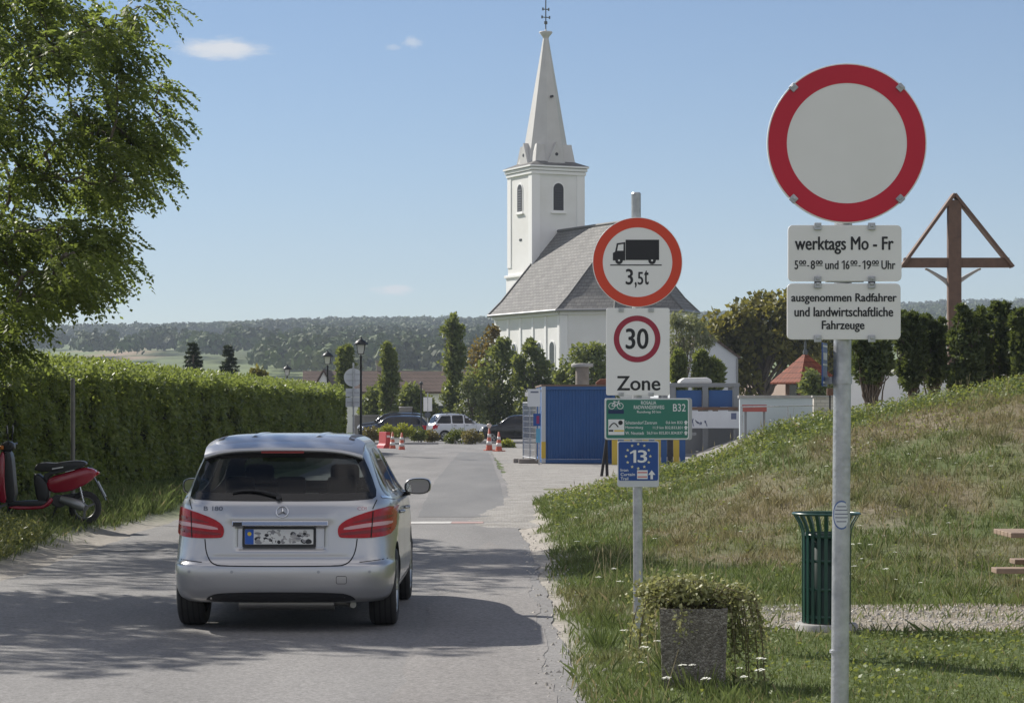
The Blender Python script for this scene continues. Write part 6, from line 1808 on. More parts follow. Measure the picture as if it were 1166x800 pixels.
# tailgate gap, bumper crease, handle strip, plate
m = MB()
gate = [(-.745, 1.03), (-.72, .96)]
bd.line('rear', chaikin([(-.60, .732), (-.588, .62), (-.54, .535), (-.42, .522), (.42, .522), (.53, .535), (.585, .62), (.60, .735)], 2, False), .009, .0018, m)
bd.line('rear', [(-.745, 1.035), (-.715, .965)], .008, .0018, m); bd.line('rear', [(.745, 1.035), (.715, .965)], .008, .0018, m)
m.build('tailgate_gap', seamm, car)
m = MB(); bd.line('rear', [(-.86, .575), (-.62, .552)], .006, .0012, m); bd.line('rear', [(.62, .552), (.86, .575)], .006, .0012, m); m.build('bumper_gap', seamm, car)
hp, _ = bd.ray('rear', 0, .885); Rh = Matrix.Rotation(math.radians(-16), 3, 'X')
m = MB(); m.box((-.005, hp.y - .006, .853), (.76, .026, .040), R=Rh); hs = m.build('tailgate_handle', pmat('satin_chrome', (.60, .61, .63), .18, metal=1.0), car, bevel=.006)
m = MB(); m.box((-.34, hp.y - .0205, .852), (.07, .004, .028), R=Rh); m.build('black_inlay', blackpl, hs)  # small black inlay near the left end of the handle
p, n = bd.ray('rear', 0, .745)
R = Matrix.Rotation(math.atan2(n.z, -n.y) * -1, 3, 'X')
def onrear(x, y, z): return Vector((p.x, p.y, .74)) + R @ Vector((x, y, z - .74))
m = MB(); m.prism(rrect(-.305, .275, .665, .82, .012), -.012, .01, fr=onrear); fp_ = m.build('plate_frame', blackpl, car)
m = MB(); m.prism(rrect(-.285, .255, .690, .808, .006), -.0145, -.010, fr=onrear); np_ = m.build('number_plate', pmat('plate_white', (.68, .68, .66), .4), fp_)
m = MB(); m.prism(rrect(-.284, -.215, .691, .807, .004), -.0152, -.0142, fr=onrear); eu = m.build('blue_band', pmat('eu_blue', (.01, .09, .42), .4), np_)
m = MB(); m.prism(ring(-.249, .772, .016, 16), -.0158, -.015, fr=onrear); m.build('star_ring', s_yel, eu)
m = MB(); rdm = random.Random(4)
blot = []
for k in range(90):
    a, b = -.19 + .42 * rdm.random(), .705 + .085 * rdm.random(); w_, h_ = .012 + .022 * rdm.random(), .010 + .016 * rdm.random()
    q = chaikin([(a - w_, b), (a - w_ * .3, b + h_), (a + w_ * .8, b + h_ * .6), (a + w_, b - h_ * .4), (a, b - h_)], 1)
    q = [(min(max(u_, -.212), .25), min(max(v_, .694), .804)) for u_, v_ in q]
    m.prism(q, -.0150 - .00003 * k, -.0145, m=(0, 1, 2, 3, 3)[k % 5], fr=onrear)
m.build('blurred_characters', [ink, pmat('plate_grey', (.25, .25, .26), .5), pmat('plate_mid', (.40, .39, .38), .5), MATS['plate_white']], np_)
m = MB(); annulus_v = []
c0, nn = bd.ray('rear', .01, .945)
bx = Vector((1, 0, 0)); bz = nn.cross(bx); bz = -bz if bz.z < 0 else bz
def onb(x, y, z): return c0 + bx * x + bz * z - nn * y
m.tube([onb(.047 * math.cos(a), -.008, .047 * math.sin(a)) for a in [2 * math.pi * k / 36 for k in range(36)]], .0045, 8, closed=True)
for k in range(3):
    a = math.pi / 2 + k * 2 * math.pi / 3
    m.add([onb(.046 * math.cos(a), -.008, .046 * math.sin(a)), onb(.011 * math.cos(a + 1.05), -.004, .011 * math.sin(a + 1.05)), onb(0, -.013, 0), onb(.011 * math.cos(a - 1.05), -.004, .011 * math.sin(a - 1.05))], [(0, 1, 2), (0, 2, 3)])
m.build('badge', chrome, car)
m = MB()
put_text(m, 'B', 0, .035, 0, .034, -.003, .02, fr=lambda x, y, z: bd.ray('rear', -.615 + x, .955 + z)[0] + Vector((0, y, 0)))
m.build('model_letter', pmat('dark_chrome', (.16, .17, .19), .3, metal=.8), car)
m = MB(); frt = lambda x, y, z: bd.ray('rear', -.545 + x, .955 + z)[0] + Vector((0, y, 0))
m.prism([(0, 0), (.008, 0), (.008, .034), (0, .034)], -.004, 0, fr=frt); put_text(m, '80', .018, .085, 0, .034, -.003, .02, fr=frt); m.build('model_number', MATS['dark_chrome'], car)
m = MB(); frt = lambda x, y, z: bd.ray('rear', .60 + x, .958 + z)[0] + Vector((0, y, 0))
put_text(m, 'CDI', 0, .07, 0, .026, -.003, .01, fr=frt); m.build('engine_letters', pmat('soft_red_chrome', (.55, .35, .36), .25, metal=.8), car)
# wiper
m = MB(); p0, n0 = bd.ray('rear', -.02, 1.045); m.cyl(p0, p0 + n0 * .04, .022, n=14)
pts = []
for i in range(10):
    x = -.03 - .36 * i / 9; z = 1.055 + .045 * math.sin(i / 9 * 2.4) * 1.0; q, nn = bd.ray('rear', x, z); pts.append(q + nn * (.034 - .012 * i / 9))
m.tube(pts, [.013 - .006 * i / 9 for i in range(10)], 6); m.build('rear_wiper', blackpl, car)
# bumper bits: dark apron, sensors, tow-eye cap, exhaust silencer
m = MB(); ap = chaikin([(-.60, .236), (.60, .236), (.57, .290), (.44, .318), (-.44, .318), (-.57, .290)], 2); bd.patch('rear', ap, .004, sp=.04, mb=m); m.build('lower_apron', blackpl, car)
for x in (-.38, .0 + .30, .70, -.72):
    m = MB(); bd.patch('rear', ring(x, .478, .012, 12), .002, sp=.02, mb=m); m.build('parking_sensor', pmat('sensor_grey', (.34, .35, .37), .4, metal=.4), car)
m = MB(); bd.line('rear', rrect(.44, .52, .385, .445, .012), .004, .0012, m, closed=True); m.build('tow_cover_gap', seamm, car)
m = MB(); m.cyl((-.36, .36, .205), (.40, .36, .205), .055, n=20); m.tube([(.40, .36, .21), (.50, .32, .21), (.56, .22, .205)], .028, 10); m.tube([(-.36, .42, .235), (-.5, .6, .25), (-.5, 1.5, .25)], .028, 8); m.build('exhaust', pmat('exhaust_steel', (.36, .35, .33), .4, metal=.9), car)
m = MB(); m.box((0, 2.15, .245), (1.3, 3.6, .04)); m.box((0, .80, .27), (1.35, .12, .10)); m.build('underbody', blackpl, car)
for y in (.80, 3.50):
    for sg in (-1, 1): make_wheel(car, sg * .775, y, .315, .222, sg, .212)
# mirrors
for sg in (-1, 1):
    m = MB(); vs = []
    c = Vector((sg * .985, 2.56, 1.075)); prof = chaikin([(-.115, -.07), (.10, -.075), (.125, 0.02), (.09, .075), (-.08, .072), (-.125, .02)], 2)
    n_ = len(prof)
    for (sc_, dy) in ((.93, -.055), (1.0, -.035), (.96, .02), (.75, .065), (.35, .09)):
        vs += [c + Vector((a * sc_ * sg, dy, b * sc_)) for a, b in prof]
    m.add(vs, [(i * n_ + k, i * n_ + (k + 1) % n_, (i + 1) * n_ + (k + 1) % n_, (i + 1) * n_ + k) for i in range(4) for k in range(n_)], 0, True)
    m.add(vs, [list(range(4 * n_, 5 * n_))], 0)
    m.add([c + Vector((a * .93 * sg, -.055, b * .93)) for a, b in prof], [list(range(n_))], 1)
    m.bar(c + Vector((-sg * .08, .02, -.065)), (sg * .82, 2.62, 1.0), .05, .035, m=1)
    mi_ = m.build('wing_mirror', [silver, blackpl], car)
    m = MB(); m.add([c + Vector((a * .84 * sg, -.058, b * .84)) for a, b in prof], [list(range(n_))]); m.build('mirror_glass', pmat('mirror', (.30, .31, .33), .03, metal=1.0), mi_)
# seats and dash inside
for (x, y, n_) in ((-.37, 2.15, 1), (.37, 2.15, 1)):
    m = MB(); m.box((x, y, .75), (.46, .12, .66), R=Matrix.Rotation(math.radians(12), 3, 'X')); m.box((x, y - .10, 1.19), (.25, .09, .18)); m.box((x, y + .25, .5), (.48, .5, .14)); m.build('front_seat', seatm, car, bevel=.04)
m = MB(); m.box((0, 1.05, .72), (1.25, .14, .62), R=Matrix.Rotation(math.radians(14), 3, 'X'))
for x in (-.42, 0, .42): m.box((x, .97, 1.12), (.24, .08, .16))
m.build('rear_bench', seatm, car, bevel=.03)
m = MB(); m.box((0, 3.0, .85), (1.4, .5, .28)); m.tube([(-.37 + .18 * math.cos(a), 2.66 - .05 * math.sin(a), .97 + .18 * math.sin(a)) for a in [2 * math.pi * k / 24 for k in range(24)]], .015, 6, closed=True); m.build('dashboard', seatm, car)
m = MB(); m.box((0, 2.62, 1.36), (.22, .02, .06)); m.build('inside_mirror', blackpl, car)

# ---- parked cars by the junction, simpler bodies
def small_car(label, loc, rz, paint, H=1.5, L=4.1, Wd=.86, boxy=0.0, sill=.22, rails=False, group='cars parked beyond the junction', clad=False):
    t = thing('parked_car', label, 'car', loc, rz, group)
    b = 1 - boxy; hb = H * .60
    rows = [(sill, Wd * .93, .08, L - .1, 7), (sill + .14, Wd * .99, .0, L, 8), (hb * .7, Wd, .02, L, 8), (hb * .92, Wd * .99, .04, L - .12, 7), (hb, Wd * .96, .08, L - .45, 7), (hb * 1.07, Wd * .91, .14, L - .98, 7),
            (H * .80, Wd * .82, .22 + .18 * b, L - 1.32, 8), (H * .92, Wd * .74, .32 + .32 * b, L - 1.62, 8), (H * .97, Wd * .62, .45 + .45 * b, L - 1.85, 7), (H * .99, Wd * .45, .7 + .4 * b, L - 2.0, 6), (H, Wd * .15, 1.3, L - 2.4, 4)]
    yr, yf = .72, L - .82
    B = Body(rows, nz=40, nr=24, ns=70, nf=24, wheel=[(yr, .30, .35), (yf, .30, .35)], name='body', mats=[paint, blackpl], parent=t)
    zb, zt = hb * 1.06, H * .925
    r0 = .22 + .10 * b; r1 = .45 + .45 * b; mid = L * .5
    wins = [[(r0, zb), (yr + .40, zb), (yr + .40, zt - .02), (r1, zt - .03)], [(yr + .48, zb), (mid, zb), (mid, zt), (yr + .48, zt - .01)], [(mid + .08, zb), (L - 1.12, zb), (L - 1.62, zt - .02), (mid + .08, zt)]]
    for ax in ('right', 'left'):
        for w_ in wins: B.patch(ax, cutcorner(w_, .06), .006, sp=.12, skirt=.002).build('side_window', frit, t)
        m = MB()
        B.line(ax, [(yr + .44, zb), (yr + .44, .55), (yr + .6, sill + .12)], .012, .003, m); B.line(ax, [(mid + .04, zb), (mid + .04, sill + .12)], .012, .003, m); B.line(ax, [(L - 1.1, zb - .05), (L - 1.15, sill + .12)], .012, .003, m)
        m.build('door_gap', seamm, t)
        for y in (yr + .62, mid + .2):
            m = MB(); p, n = B.ray(ax, y, zb - .12); m.box(p + n * .02, (.03, .16, .03)); m.build('door_handle', blackpl if clad else paint, t)
        if clad:
            m = MB(); B.patch(ax, [(yr + .4, sill + .02), (yf - .4, sill + .02), (yf - .4, sill + .14), (yr + .4, sill + .14)], .012, sp=.12, skirt=.003, mb=m); m.build('sill_cladding', pmat('grey_plastic', (.12, .12, .125), .6), t)
    B.patch('rear', chaikin([(-Wd * .78, zb), (Wd * .78, zb), (Wd * .68, zt), (-Wd * .68, zt)], 2), .006, sp=.12).build('rear_window', frit, t)
    B.patch('front', chaikin([(-Wd * .84, zb + .02), (Wd * .84, zb + .02), (Wd * .70, zt), (-Wd * .70, zt)], 2), .006, sp=.12).build('windscreen', frit, t)
    for sg in (-1, 1):
        B.patch('rear', [(sg * Wd * .70, hb * .72), (sg * Wd * .95, hb * .72), (sg * Wd * .93, hb * 1.0), (sg * Wd * .72, hb * 1.0)], .01, sp=.08, skirt=.003).build('tail_light', red_glass, t)
        B.patch('front', [(sg * Wd * .60, hb * .68), (sg * Wd * .95, hb * .70), (sg * Wd * .93, hb * .86), (sg * Wd * .62, hb * .80)], .01, sp=.08, skirt=.003).build('headlight', pmat('headlamp_glass', (.55, .57, .58), .08, coat=.8), t)
        m = MB(); m.box((sg * (Wd + .09), L - 1.25, zb + .06), (.18, .10, .13)); m.box((sg * (Wd - .02), L - 1.22, zb), (.10, .05, .05)); m.build('wing_mirror', paint, t, bevel=.03)
        if rails:
            m = MB(); m.tube([(sg * Wd * .66, .9, H * .955), (sg * Wd * .66, 1.0, H + .045), (sg * Wd * .66, L - 2.1, H + .045), (sg * Wd * .66, L - 2.0, H * .955)], .02, 8); m.build('roof_rail', blackpl, t)
        for y in (yr, yf): make_wheel(t, sg * (Wd - .11), y, .30, .19, sg, .20, detail=False)
    return t
dark_blue = carpaint('dark_blue_paint', (.018, .026, .045), .3, .2)
blackp = carpaint('black_paint', (.012, .013, .016), .2, .2)
silver2 = carpaint('pale_silver_paint', (.55, .57, .60), .5, .35)
gw = lambda px, Y: ((px - 583) * Y / F, Y)
def park(label, pxc, Y, rz, L, paint, **kw):
    x, y = gw(pxc, Y); c = Vector((x, y, 0)) - Matrix.Rotation(rz, 3, 'Z') @ Vector((0, L / 2, 0))
    return small_car(label, (c.x, c.y, 0.012), rz, paint, L=L, **kw)
R_ = math.radians
park('silver boxy estate car with roof rails parked side-on past the junction', 523, 144, R_(-70), 3.75, silver2, H=1.62, Wd=.82, boxy=.75, sill=.28, rails=True, clad=True)
park('black car parked past the junction, half hidden by the fence panel and container', 592, 134, R_(72), 4.3, blackp, H=1.56, boxy=.35)
park('dark car with silver window line, nearer of the two behind the planting bed', 452, 146, R_(78), 4.3, dark_blue, H=1.50, boxy=.25)
park('dark car with roof rails, farther of the two behind the planting bed', 449, 154, R_(80), 4.5, blackp, H=1.66, boxy=.55, rails=True)

# ------------------------------------------------------------------ street lanterns
iron = pmat('black_iron', (0.016, 0.018, 0.018), 0.45, metal=.3)
lampglass = pmat('opal_glass', (0.62, 0.62, 0.56), 0.2)
def lantern(label, px, top, Y):
    s = F / Y; X0 = (px - 583) / s; z0 = float(ground_z(X0, Y)); H = EYE + (468 - top) / s - z0
    t = thing('street_lamp', label, 'street lamp', (X0, Y, z0), group='old-style street lanterns')
    m = MB(); m.lathe([(.13, 0), (.13, .06), (.09, .12), (.085, .75), (.065, .85), (.05, .95), (.038, H - .75), (.055, H - .72), (.055, H - .68), (.03, H - .66), (.03, H - .60)], 14); m.build('post', iron, t)
    m = MB(); m.lathe([(.10, H - .62), (.14, H - .58), (.205, H - .24), (.16, H - .24)], 4, a0=.785, sm=False); hd_ = m.build('lantern_glass', lampglass, t)
    m = MB()
    for k in range(4):
        a = .785 + k * math.pi / 2; m.bar((.145 * math.cos(a), .145 * math.sin(a), H - .58), (.212 * math.cos(a), .212 * math.sin(a), H - .23), .018, .018)
    m.lathe([(.15, H - .60), (.15, H - .575)], 4, a0=.785, sm=False); m.build('lantern_frame', iron, hd_)
    m = MB(); m.lathe([(.27, H - .245), (.275, H - .22), (.17, H - .10), (.10, H - .06), (.07, H - .03), (.03, H - .02), (.035, H + .02), (.01, H + .06)], 16); m.build('lantern_roof', iron, t)
lantern('black lantern post nearest the hedge end, tallest of the three in view', 411, 385, 92)
lantern('black lantern over the hedge top, middle one of the three', 373, 400, 113)
lantern('smallest black lantern over the hedge, leftmost of the three', 327, 416, 148)

# ------------------------------------------------------------------ cones, barrier
orange = pmat('cone_orange', (0.50, 0.10, 0.05), 0.6, col2=(.42, .09, .05), nscale=9)
cwhite = pmat('cone_white', (0.62, 0.60, 0.58), 0.5)
def cone(label, px, Y, rz=0.0, h=.80, lamp=False):
    x, y = gw(px, Y); t = thing('traffic_cone', label, 'traffic cone', (x, y, .012), rz, group='traffic cones at the junction')
    m = MB(); m.box((0, 0, .02), (.42, .42, .04)); m.build('base', orange, t, bevel=.01)
    R = lambda z: .155 - .125 * z / h
    m = MB(); m.lathe([(R(.04), .04), (R(h), h), (.012, h + .005)], 20); b = m.build('body', orange, t)
    for z0_, z1_ in ((.20 * h / .8, .34 * h / .8), (.48 * h / .8, .60 * h / .8)):
        m = MB(); m.lathe([(R(z0_) + .001, z0_), (R(z0_) + .004, z0_), (R(z1_) + .004, z1_), (R(z1_) + .001, z1_)], 20); m.build('white_band', cwhite, b)
    if lamp:
        m = MB(); m.lathe([(.03, h), (.05, h + .03), (.10, h + .10), (.12, h + .16), (.03, h + .22)], 16); m.build('warning_lamp', pmat('lamp_pale', (.62, .50, .46), .3), t)
cone('red and white cone on the left of the junction, right of the red barrier', 457.5, 108)
cone('red and white cone on the left, standing right in front of the red barrier', 447, 111)
cone('tall cone topped by a pale lamp on the right of the junction', 557, 109, .3, .98, True)
cone('red and white cone with wide foot nearest the blue container', 568, 107, .6, .84)
x, y = gw(438, 112); t = thing('road_barrier', 'red plastic road barrier beside the cones on the left', 'barrier', (x, y, .012), R_(20))
m = MB(); m.prism([(-.24, 0), (.24, 0), (.20, .18), (.12, .28), (.10, .80), (-.10, .80), (-.12, .28), (-.20, .18)], -.55, .55); m.build('body', pmat('barrier_red', (.42, .03, .03), .45, col2=(.36, .03, .03), nscale=5), t, bevel=.02)
m = MB(); m.box((0, -.56, .60), (.15, .02, .10)); m.build('reflector', cwhite, t)

# ------------------------------------------------------------------ planting bed, bushes at the junction
lf_bed = leafmat('bed_leaf', (0.055, 0.085, 0.022), (0.12, 0.145, 0.035), .3)
lf_br = leafmat('bright_leaf', (0.14, 0.17, 0.025), (0.24, 0.26, 0.04), .3)
lf_brn = leafmat('bed_brown', (0.09, 0.085, 0.035), (0.15, 0.13, 0.05), .3)
bed = [(425, 494, 11, 133, lf_brn, 'low brownish shrub at the left end of the planting bed'), (442, 490, 10, 131, lf_br, 'bright yellow-green shrub in the planting bed, left one'), (460, 489, 10, 132, lf_br, 'bright yellow-green shrub in the planting bed, right one'),
       (476, 494, 10, 133, lf_bed, 'low green shrub in the bed right of the bright ones'), (490, 496, 9, 135, lf_brn, 'low brownish shrub by the rear wheel of the silver estate'),
       (518, 497, 11, 131, lf_bed, 'low rounded shrub in front of the silver estate, left one'), (538, 497, 11, 130, lf_brn, 'low rounded shrub in front of the silver estate, right one'), (577, 506, 8, 118, lf_br, 'small bright weed bush beside the right-hand cones')]
for i, (px, py, r, Y, mt, lab) in enumerate(bed):
    s = F / Y
    px_tree('low_shrub', lab, 'shrub', Y, px, [(px - r * .6, py + 1, r * .6), (px + r * .6, py + 1, r * .6), (px, py - r * .25, r * .62), (px - r * .2, py + 3, r * .6)], mt, 170, .10, group='low shrubs of the planting bed', seed=200 + i, depth=1.2, rtrunk=.03)
for i, (px, py, r, Y, lab) in enumerate([(425, 458, 15, 168, 'round dark green bush behind the dark cars, left one'), (468, 452, 16, 170, 'round dark green bush behind the dark cars, right one'), (486, 462, 11, 172, 'small pale bush between the round bush and the tall columnar tree')]):
    px_tree('round_bush', lab, 'bush', Y, px, [(px - r * .5, py + 4, r * .7), (px + r * .5, py + 4, r * .7), (px, py - r * .3, r * .75), (px, py + r * .7, r * .8), (px + r * .3, py + r, r * .8), (px - r * .4, py + r, r * .8)], lf_mid if i < 2 else lf_pale, 230, .24, group='bushes behind the parked cars', seed=240 + i, depth=1.0)
# low stone wall and well ring behind the cars
x0, _ = gw(402, 162); x1, _ = gw(460, 162)
t = thing('low_wall', 'low grey stone wall behind the dark parked cars', 'wall', ((x0 + x1) / 2, 162, 0)); m = MB(); m.box((0, 0, .72), (x1 - x0, .3, 1.44)); m.build('wall_face', pmat('grey_stone', (.30, .29, .26), .9, col2=(.22, .21, .19), nscale=2.5), t)
m = MB(); m.box((0, 0, 1.47), (x1 - x0 + .1, .42, .07)); m.build('coping', conc, t)
x, _ = gw(462, 158); m = MB(); m.lathe([(.42, 0), (.42, 1.95), (.45, 1.95), (.45, 2.05), (.36, 2.05), (.36, 1.6)], 20)
tag(m.build('concrete_ring', conc, loc=(x, 158, 0)), 'pale round concrete ring rising behind the dark cars', 'concrete ring')
# white board signs by the silver estate
x, y = gw(487, 138); t = thing('notice_post', 'two narrow white boards on a thin post left of the silver estate', 'sign', (x, y, 0))
s = F / 138; zz_ = lambda py: EYE - (py - 468) / s
m = MB(); m.cyl((0, 0, 0), (0, 0, zz_(447)), .03, n=8); m.build('post', galv, t)
for dx in (-.13, .14): m = MB(); m.box((dx, -.05, zz_(460)), (.22, .03, 16 / s)); m.build('board', sw_new, t)
m = MB(); m.prism(ring(0, zz_(472), .17, 20), -.07, -.04); m.build('round_plate', pmat('dark_plate', (.10, .11, .13), .5), t)
x, y = gw(479.5, 136); m = MB(); m.lathe([(.05, 0), (.04, 3.2), (.09, 3.22), (.11, 3.32), (.02, 3.4)], 10); tag(m.build('pole_lamp', pmat('dark_grey_paint', (.05, .055, .06), .5), loc=(x, y, 0)), 'thin dark grey pole with a small cap beside the white boards', 'pole')

# ------------------------------------------------------------------ blue site container and what stands round it
def corrugated(name, c1):
    if name in MATS: return MATS[name]
    m = pmat(name, c1, .45, col2=(c1[0] * .8, c1[1] * .85, c1[2] * .88), nscale=1.3)
    return m
cblue = corrugated('container_blue', (0.018, 0.090, 0.270))
t = thing('site_container', 'dark blue steel site container standing on the gravel left of the signpost', 'container', (1.0, 82, 0.01), R_(1.4))
CWD, CDP, CHT = 2.44, 6.0, 2.58
m = MB(); pts = []; nn_ = 24
for k in range(nn_):
    x = .1 + (CWD - .2) * k / nn_; w_ = (CWD - .2) / nn_
    pts += [(x, .05), (x + w_ * .35, .05), (x + w_ * .5, .066), (x + w_ * .85, .066)]
pts.append((CWD - .1, .05))
vs = [(x, y, z) for x, y in pts for z in (.14, CHT - .12)]
m.add(vs, [(2 * i, 2 * i + 2, 2 * i + 3, 2 * i + 1) for i in range(len(pts) - 1)])
m.add([(.06, .09, .14), (.06, CDP, .14), (.06, CDP, CHT - .12), (.06, .09, CHT - .12), (CWD - .06, .09, .14), (CWD - .06, CDP, .14), (CWD - .06, CDP, CHT - .12), (CWD - .06, .09, CHT - .12)], [(0, 1, 2, 3), (4, 7, 6, 5), (1, 5, 6, 2)])
m.build('panel', cblue, t)
m = MB()
for x in (CWD - .06,): m.box((x, .06, CHT / 2), (.12, .12, CHT))
for z in (.07, CHT - .06): m.box((CWD / 2, .06, z), (CWD - .02, .12, .13)); m.box((.06, CDP / 2, z), (.12, CDP, .13)); m.box((CWD - .06, CDP / 2, z), (.12, CDP, .13))
m.box((.06, CDP - .06, CHT / 2), (.12, .12, CHT)); m.box((CWD - .06, CDP - .06, CHT / 2), (.12, .12, CHT)); m.build('frame', cblue, t, bevel=.01)
m = MB(); m.box((.055, .055, CHT / 2), (.13, .13, CHT - .02)); m.build('corner_post', pmat('pale_post', (.50, .52, .54), .5), t)
m = MB(); m.box((.053, .05, .45), (.14, .14, .55)); m.build('yellow_mark', pmat('mark_yellow', (.60, .42, .05), .5), t)
m = MB(); m.box((CWD / 2, CDP / 2, CHT + .02), (CWD + .04, CDP + .04, .06)); m.build('roof', pmat('rusty_roof', (.13, .10, .08), .8, col2=(.2, .12, .08), nscale=3), t)
x, y = gw(663, 92); s = F / 92; hz_ = EYE + (468 - 414) / s
t = thing('chimney_pillar', 'round brownish pillar with a flat cap rising behind the blue container', 'pillar', (x, y, 0))
m = MB(); m.cyl((0, 0, 0), (0, 0, hz_ - .1), .27, .25, n=20); m.build('shaft', pmat('weathered_concrete', (.30, .26, .22), .9, col2=(.20, .17, .14), nscale=4, bump=.3), t)
m = MB(); m.lathe([(.40, hz_ - .12), (.42, hz_ - .06), (.40, hz_), (.1, hz_ + .02)], 20); m.build('cap', conc, t)
x, y = gw(690, 83.5); m = MB(); m.prism([(-.32, 0), (.3, 0), (.34, .12), (.1, .22), (-.2, .2), (-.36, .08)], -.15, .15); tag(m.build('rusty_scrap', pmat('rust', (.25, .09, .05), .8, col2=(.16, .07, .05), nscale=8), loc=(x, y, CHT + .06), bevel=.03), 'small rusty red heap lying on the roof of the blue container', 'scrap')
# fence panel seen edge on, with concrete feet
x, y = gw(603, 83); t = thing('site_fence', 'wire mesh site fence panel seen almost edge-on at the left of the blue container', 'fence', (x, y, .01), R_(97))
m = MB()
for q in (-1.7, -.1, 1.7): m.cyl((q, 0, .10), (q, 0, 2.05), .022, n=10)
for z in (.18, 2.03): m.cyl((-1.7, 0, z), (1.7, 0, z), .02, n=8)
m.build('frame', galv, t)
m = MB()
for k in range(34): m.cyl((-1.68 + k * .1, 0, .2), (-1.68 + k * .1, 0, 2.02), .004, n=4, caps=False)
for k in range(10): m.cyl((-1.7, 0, .25 + k * .19), (1.7, 0, .25 + k * .19), .004, n=4, caps=False)
m.build('wire_mesh', galv, t)
fm_ = pmat('foot_concrete', (.26, .235, .215), .9, col2=(.2, .18, .165), nscale=5)
for dx, dy, lab in ((-.30, .25, 'grey concrete block under the mesh fence, rear one of the two beside the blue container'), (-.12, -.55, 'grey concrete block under the mesh fence, front one of the two beside the blue container')):
    m = MB(); m.box((0, 0, .07), (.70, .24, .14)); tag(m.build('concrete_block', fm_, loc=(x + dx + .1, y + dy - .2, .012), rz=R_(3), bevel=.015), lab, 'block')
# notice boards by the container
x, y = gw(608, 80); s = F / 80; zz_ = lambda py: EYE - (py - 468) / s
t = thing('site_notice', 'pale site notice boards one above the other left of the blue container', 'sign', (x, y, .01), R_(-4))
m = MB(); m.cyl((.16, .04, 0), (.16, .04, zz_(442)), .025, n=8); m.build('post', galv, t)
m = MB(); m.box((0, 0, zz_(453)), (.42, .03, 20 / s)); b = m.build('board', pmat('pale_board2', (.62, .65, .68), .5), t)
m = MB(); m.box((.02, -.017, zz_(446.5)), (.26, .004, .05)); m.build('board_print', pmat('board_ink', (.12, .14, .2), .5), b)
m = MB(); m.box((.10, -.01, zz_(478)), (.24, .03, 14 / s)); b = m.build('lower_board', s_blue, t)
m = MB(); m.box((.13, -.027, zz_(478)), (.09, .004, 9 / s)); m.build('board_print', pmat('board_purple', (.25, .02, .12), .5), b)
m = MB(); m.box((.14, -.01, zz_(496)), (.14, .03, 16 / s)); m.build('small_board', pmat('sky_board', (.10, .35, .55), .5), t)
m = MB(); m.box((-.24, -.01, zz_(449)), (.10, .05, 5 / s)); m.build('white_tab', sw_new, t)

# second group right of the signs: grey framed blue container, white banner, striped boards
Yk = 95.0; s = F / Yk; X_ = lambda px: (px - 800) / s; zz_ = lambda py: EYE - (py - 468) / s
t = thing('site_container', 'grey framed container with two blue panels right of the zone sign', 'container', (gw(800, Yk)[0], Yk, 0))
grey_f = pmat('grey_steel', (.22, .23, .24), .5)
m = MB()
for px in (757, 766, 803, 838): m.box((X_(px), 0, zz_(437) / 2), (.22, .22, zz_(437)))
m.box((X_(798), 0, zz_(438)), (X_(842) - X_(754), .24, .14)); m.box((X_(798), 2.3, zz_(438)), (X_(842) - X_(754), .24, .14)); m.box((X_(838), 1.2, zz_(438)), (.2, 2.4, .14)); m.box((X_(757), 1.2, zz_(438)), (.2, 2.4, .14))
for px in (757, 838): m.box((X_(px), 2.3, zz_(437) / 2), (.22, .22, zz_(437)))
m.build('frame', grey_f, t, bevel=.015)
for a, b_ in ((770, 799), (807, 834)): m = MB(); m.box((X_((a + b_) / 2), .03, (zz_(444) + zz_(463)) / 2), ((b_ - a) / s, .08, (19) / s)); m.build('blue_panel', cblue, t)
m = MB(); m.box((X_(798), -.12, zz_(465)), (X_(840) - X_(757), .4, .12)); m.build('shelf', pmat('rusty_shelf', (.24, .14, .09), .8, col2=(.16, .1, .07), nscale=4), t)
m = MB(); m.box((X_(798), .5, zz_(463) / 2 - .1), (X_(836) - X_(760), .1, zz_(463) - .2)); m.build('back_panel', grey_f, t)
t2 = thing('banner_board', 'white board with scribbled drawings below the grey framed container', 'banner', (gw(800, Yk - 1)[0], Yk - 1, 0))
m = MB(); m.box((X_(803), 0, (zz_(468) + zz_(487)) / 2), (X_(842) - X_(764), .06, 19 / s)); bb = m.build('board', pmat('banner_white', (.66, .68, .72), .6, col2=(.60, .62, .66), nscale=2), t2)
m = MB(); m.box((X_(770), .05, zz_(487) / 2), (.08, .06, zz_(487))); m.box((X_(836), .05, zz_(487) / 2), (.08, .06, zz_(487))); m.build('legs', grey_f, t2)
m = MB(); rd = random.Random(12)
for k in range(7):
    cxp = 772 + 5.5 * k; pts = [(X_(cxp + rd.uniform(-3, 3)), -.034, zz_(480 + rd.uniform(-4, 5))) for _ in range(6)]; m.tube(pts, .014, 5)
m.prism([(X_(832), zz_(477)), (X_(838), zz_(477)), (X_(838), zz_(470)), (X_(832), zz_(470))], -.036, -.031); m.build('scribble', pmat('scribble_ink', (.12, .14, .24), .6), bb)
m = MB(); m.lathe([(.01, 0)] + [(.1, 0)], 6) if False else m.prism([(X_(775), 0), (X_(812), 0), (X_(811), .14), (X_(806), .22), (X_(780), .2), (X_(775.5), .1)], .4, 2.0)
tag(m.build('folded_tarpaulin', pmat('tarp_white', (.72, .71, .68), .6), loc=(gw(800, Yk)[0], Yk, zz_(438) + .075), bevel=.05), 'white folded tarpaulin lying on top of the grey framed container', 'tarpaulin')
x, y = gw(745, 80); s8 = F / 80; t = thing('striped_hoarding', 'yellow and blue upright boards of a hoarding behind the cycle route boards', 'hoarding', (x, y, 0.01))
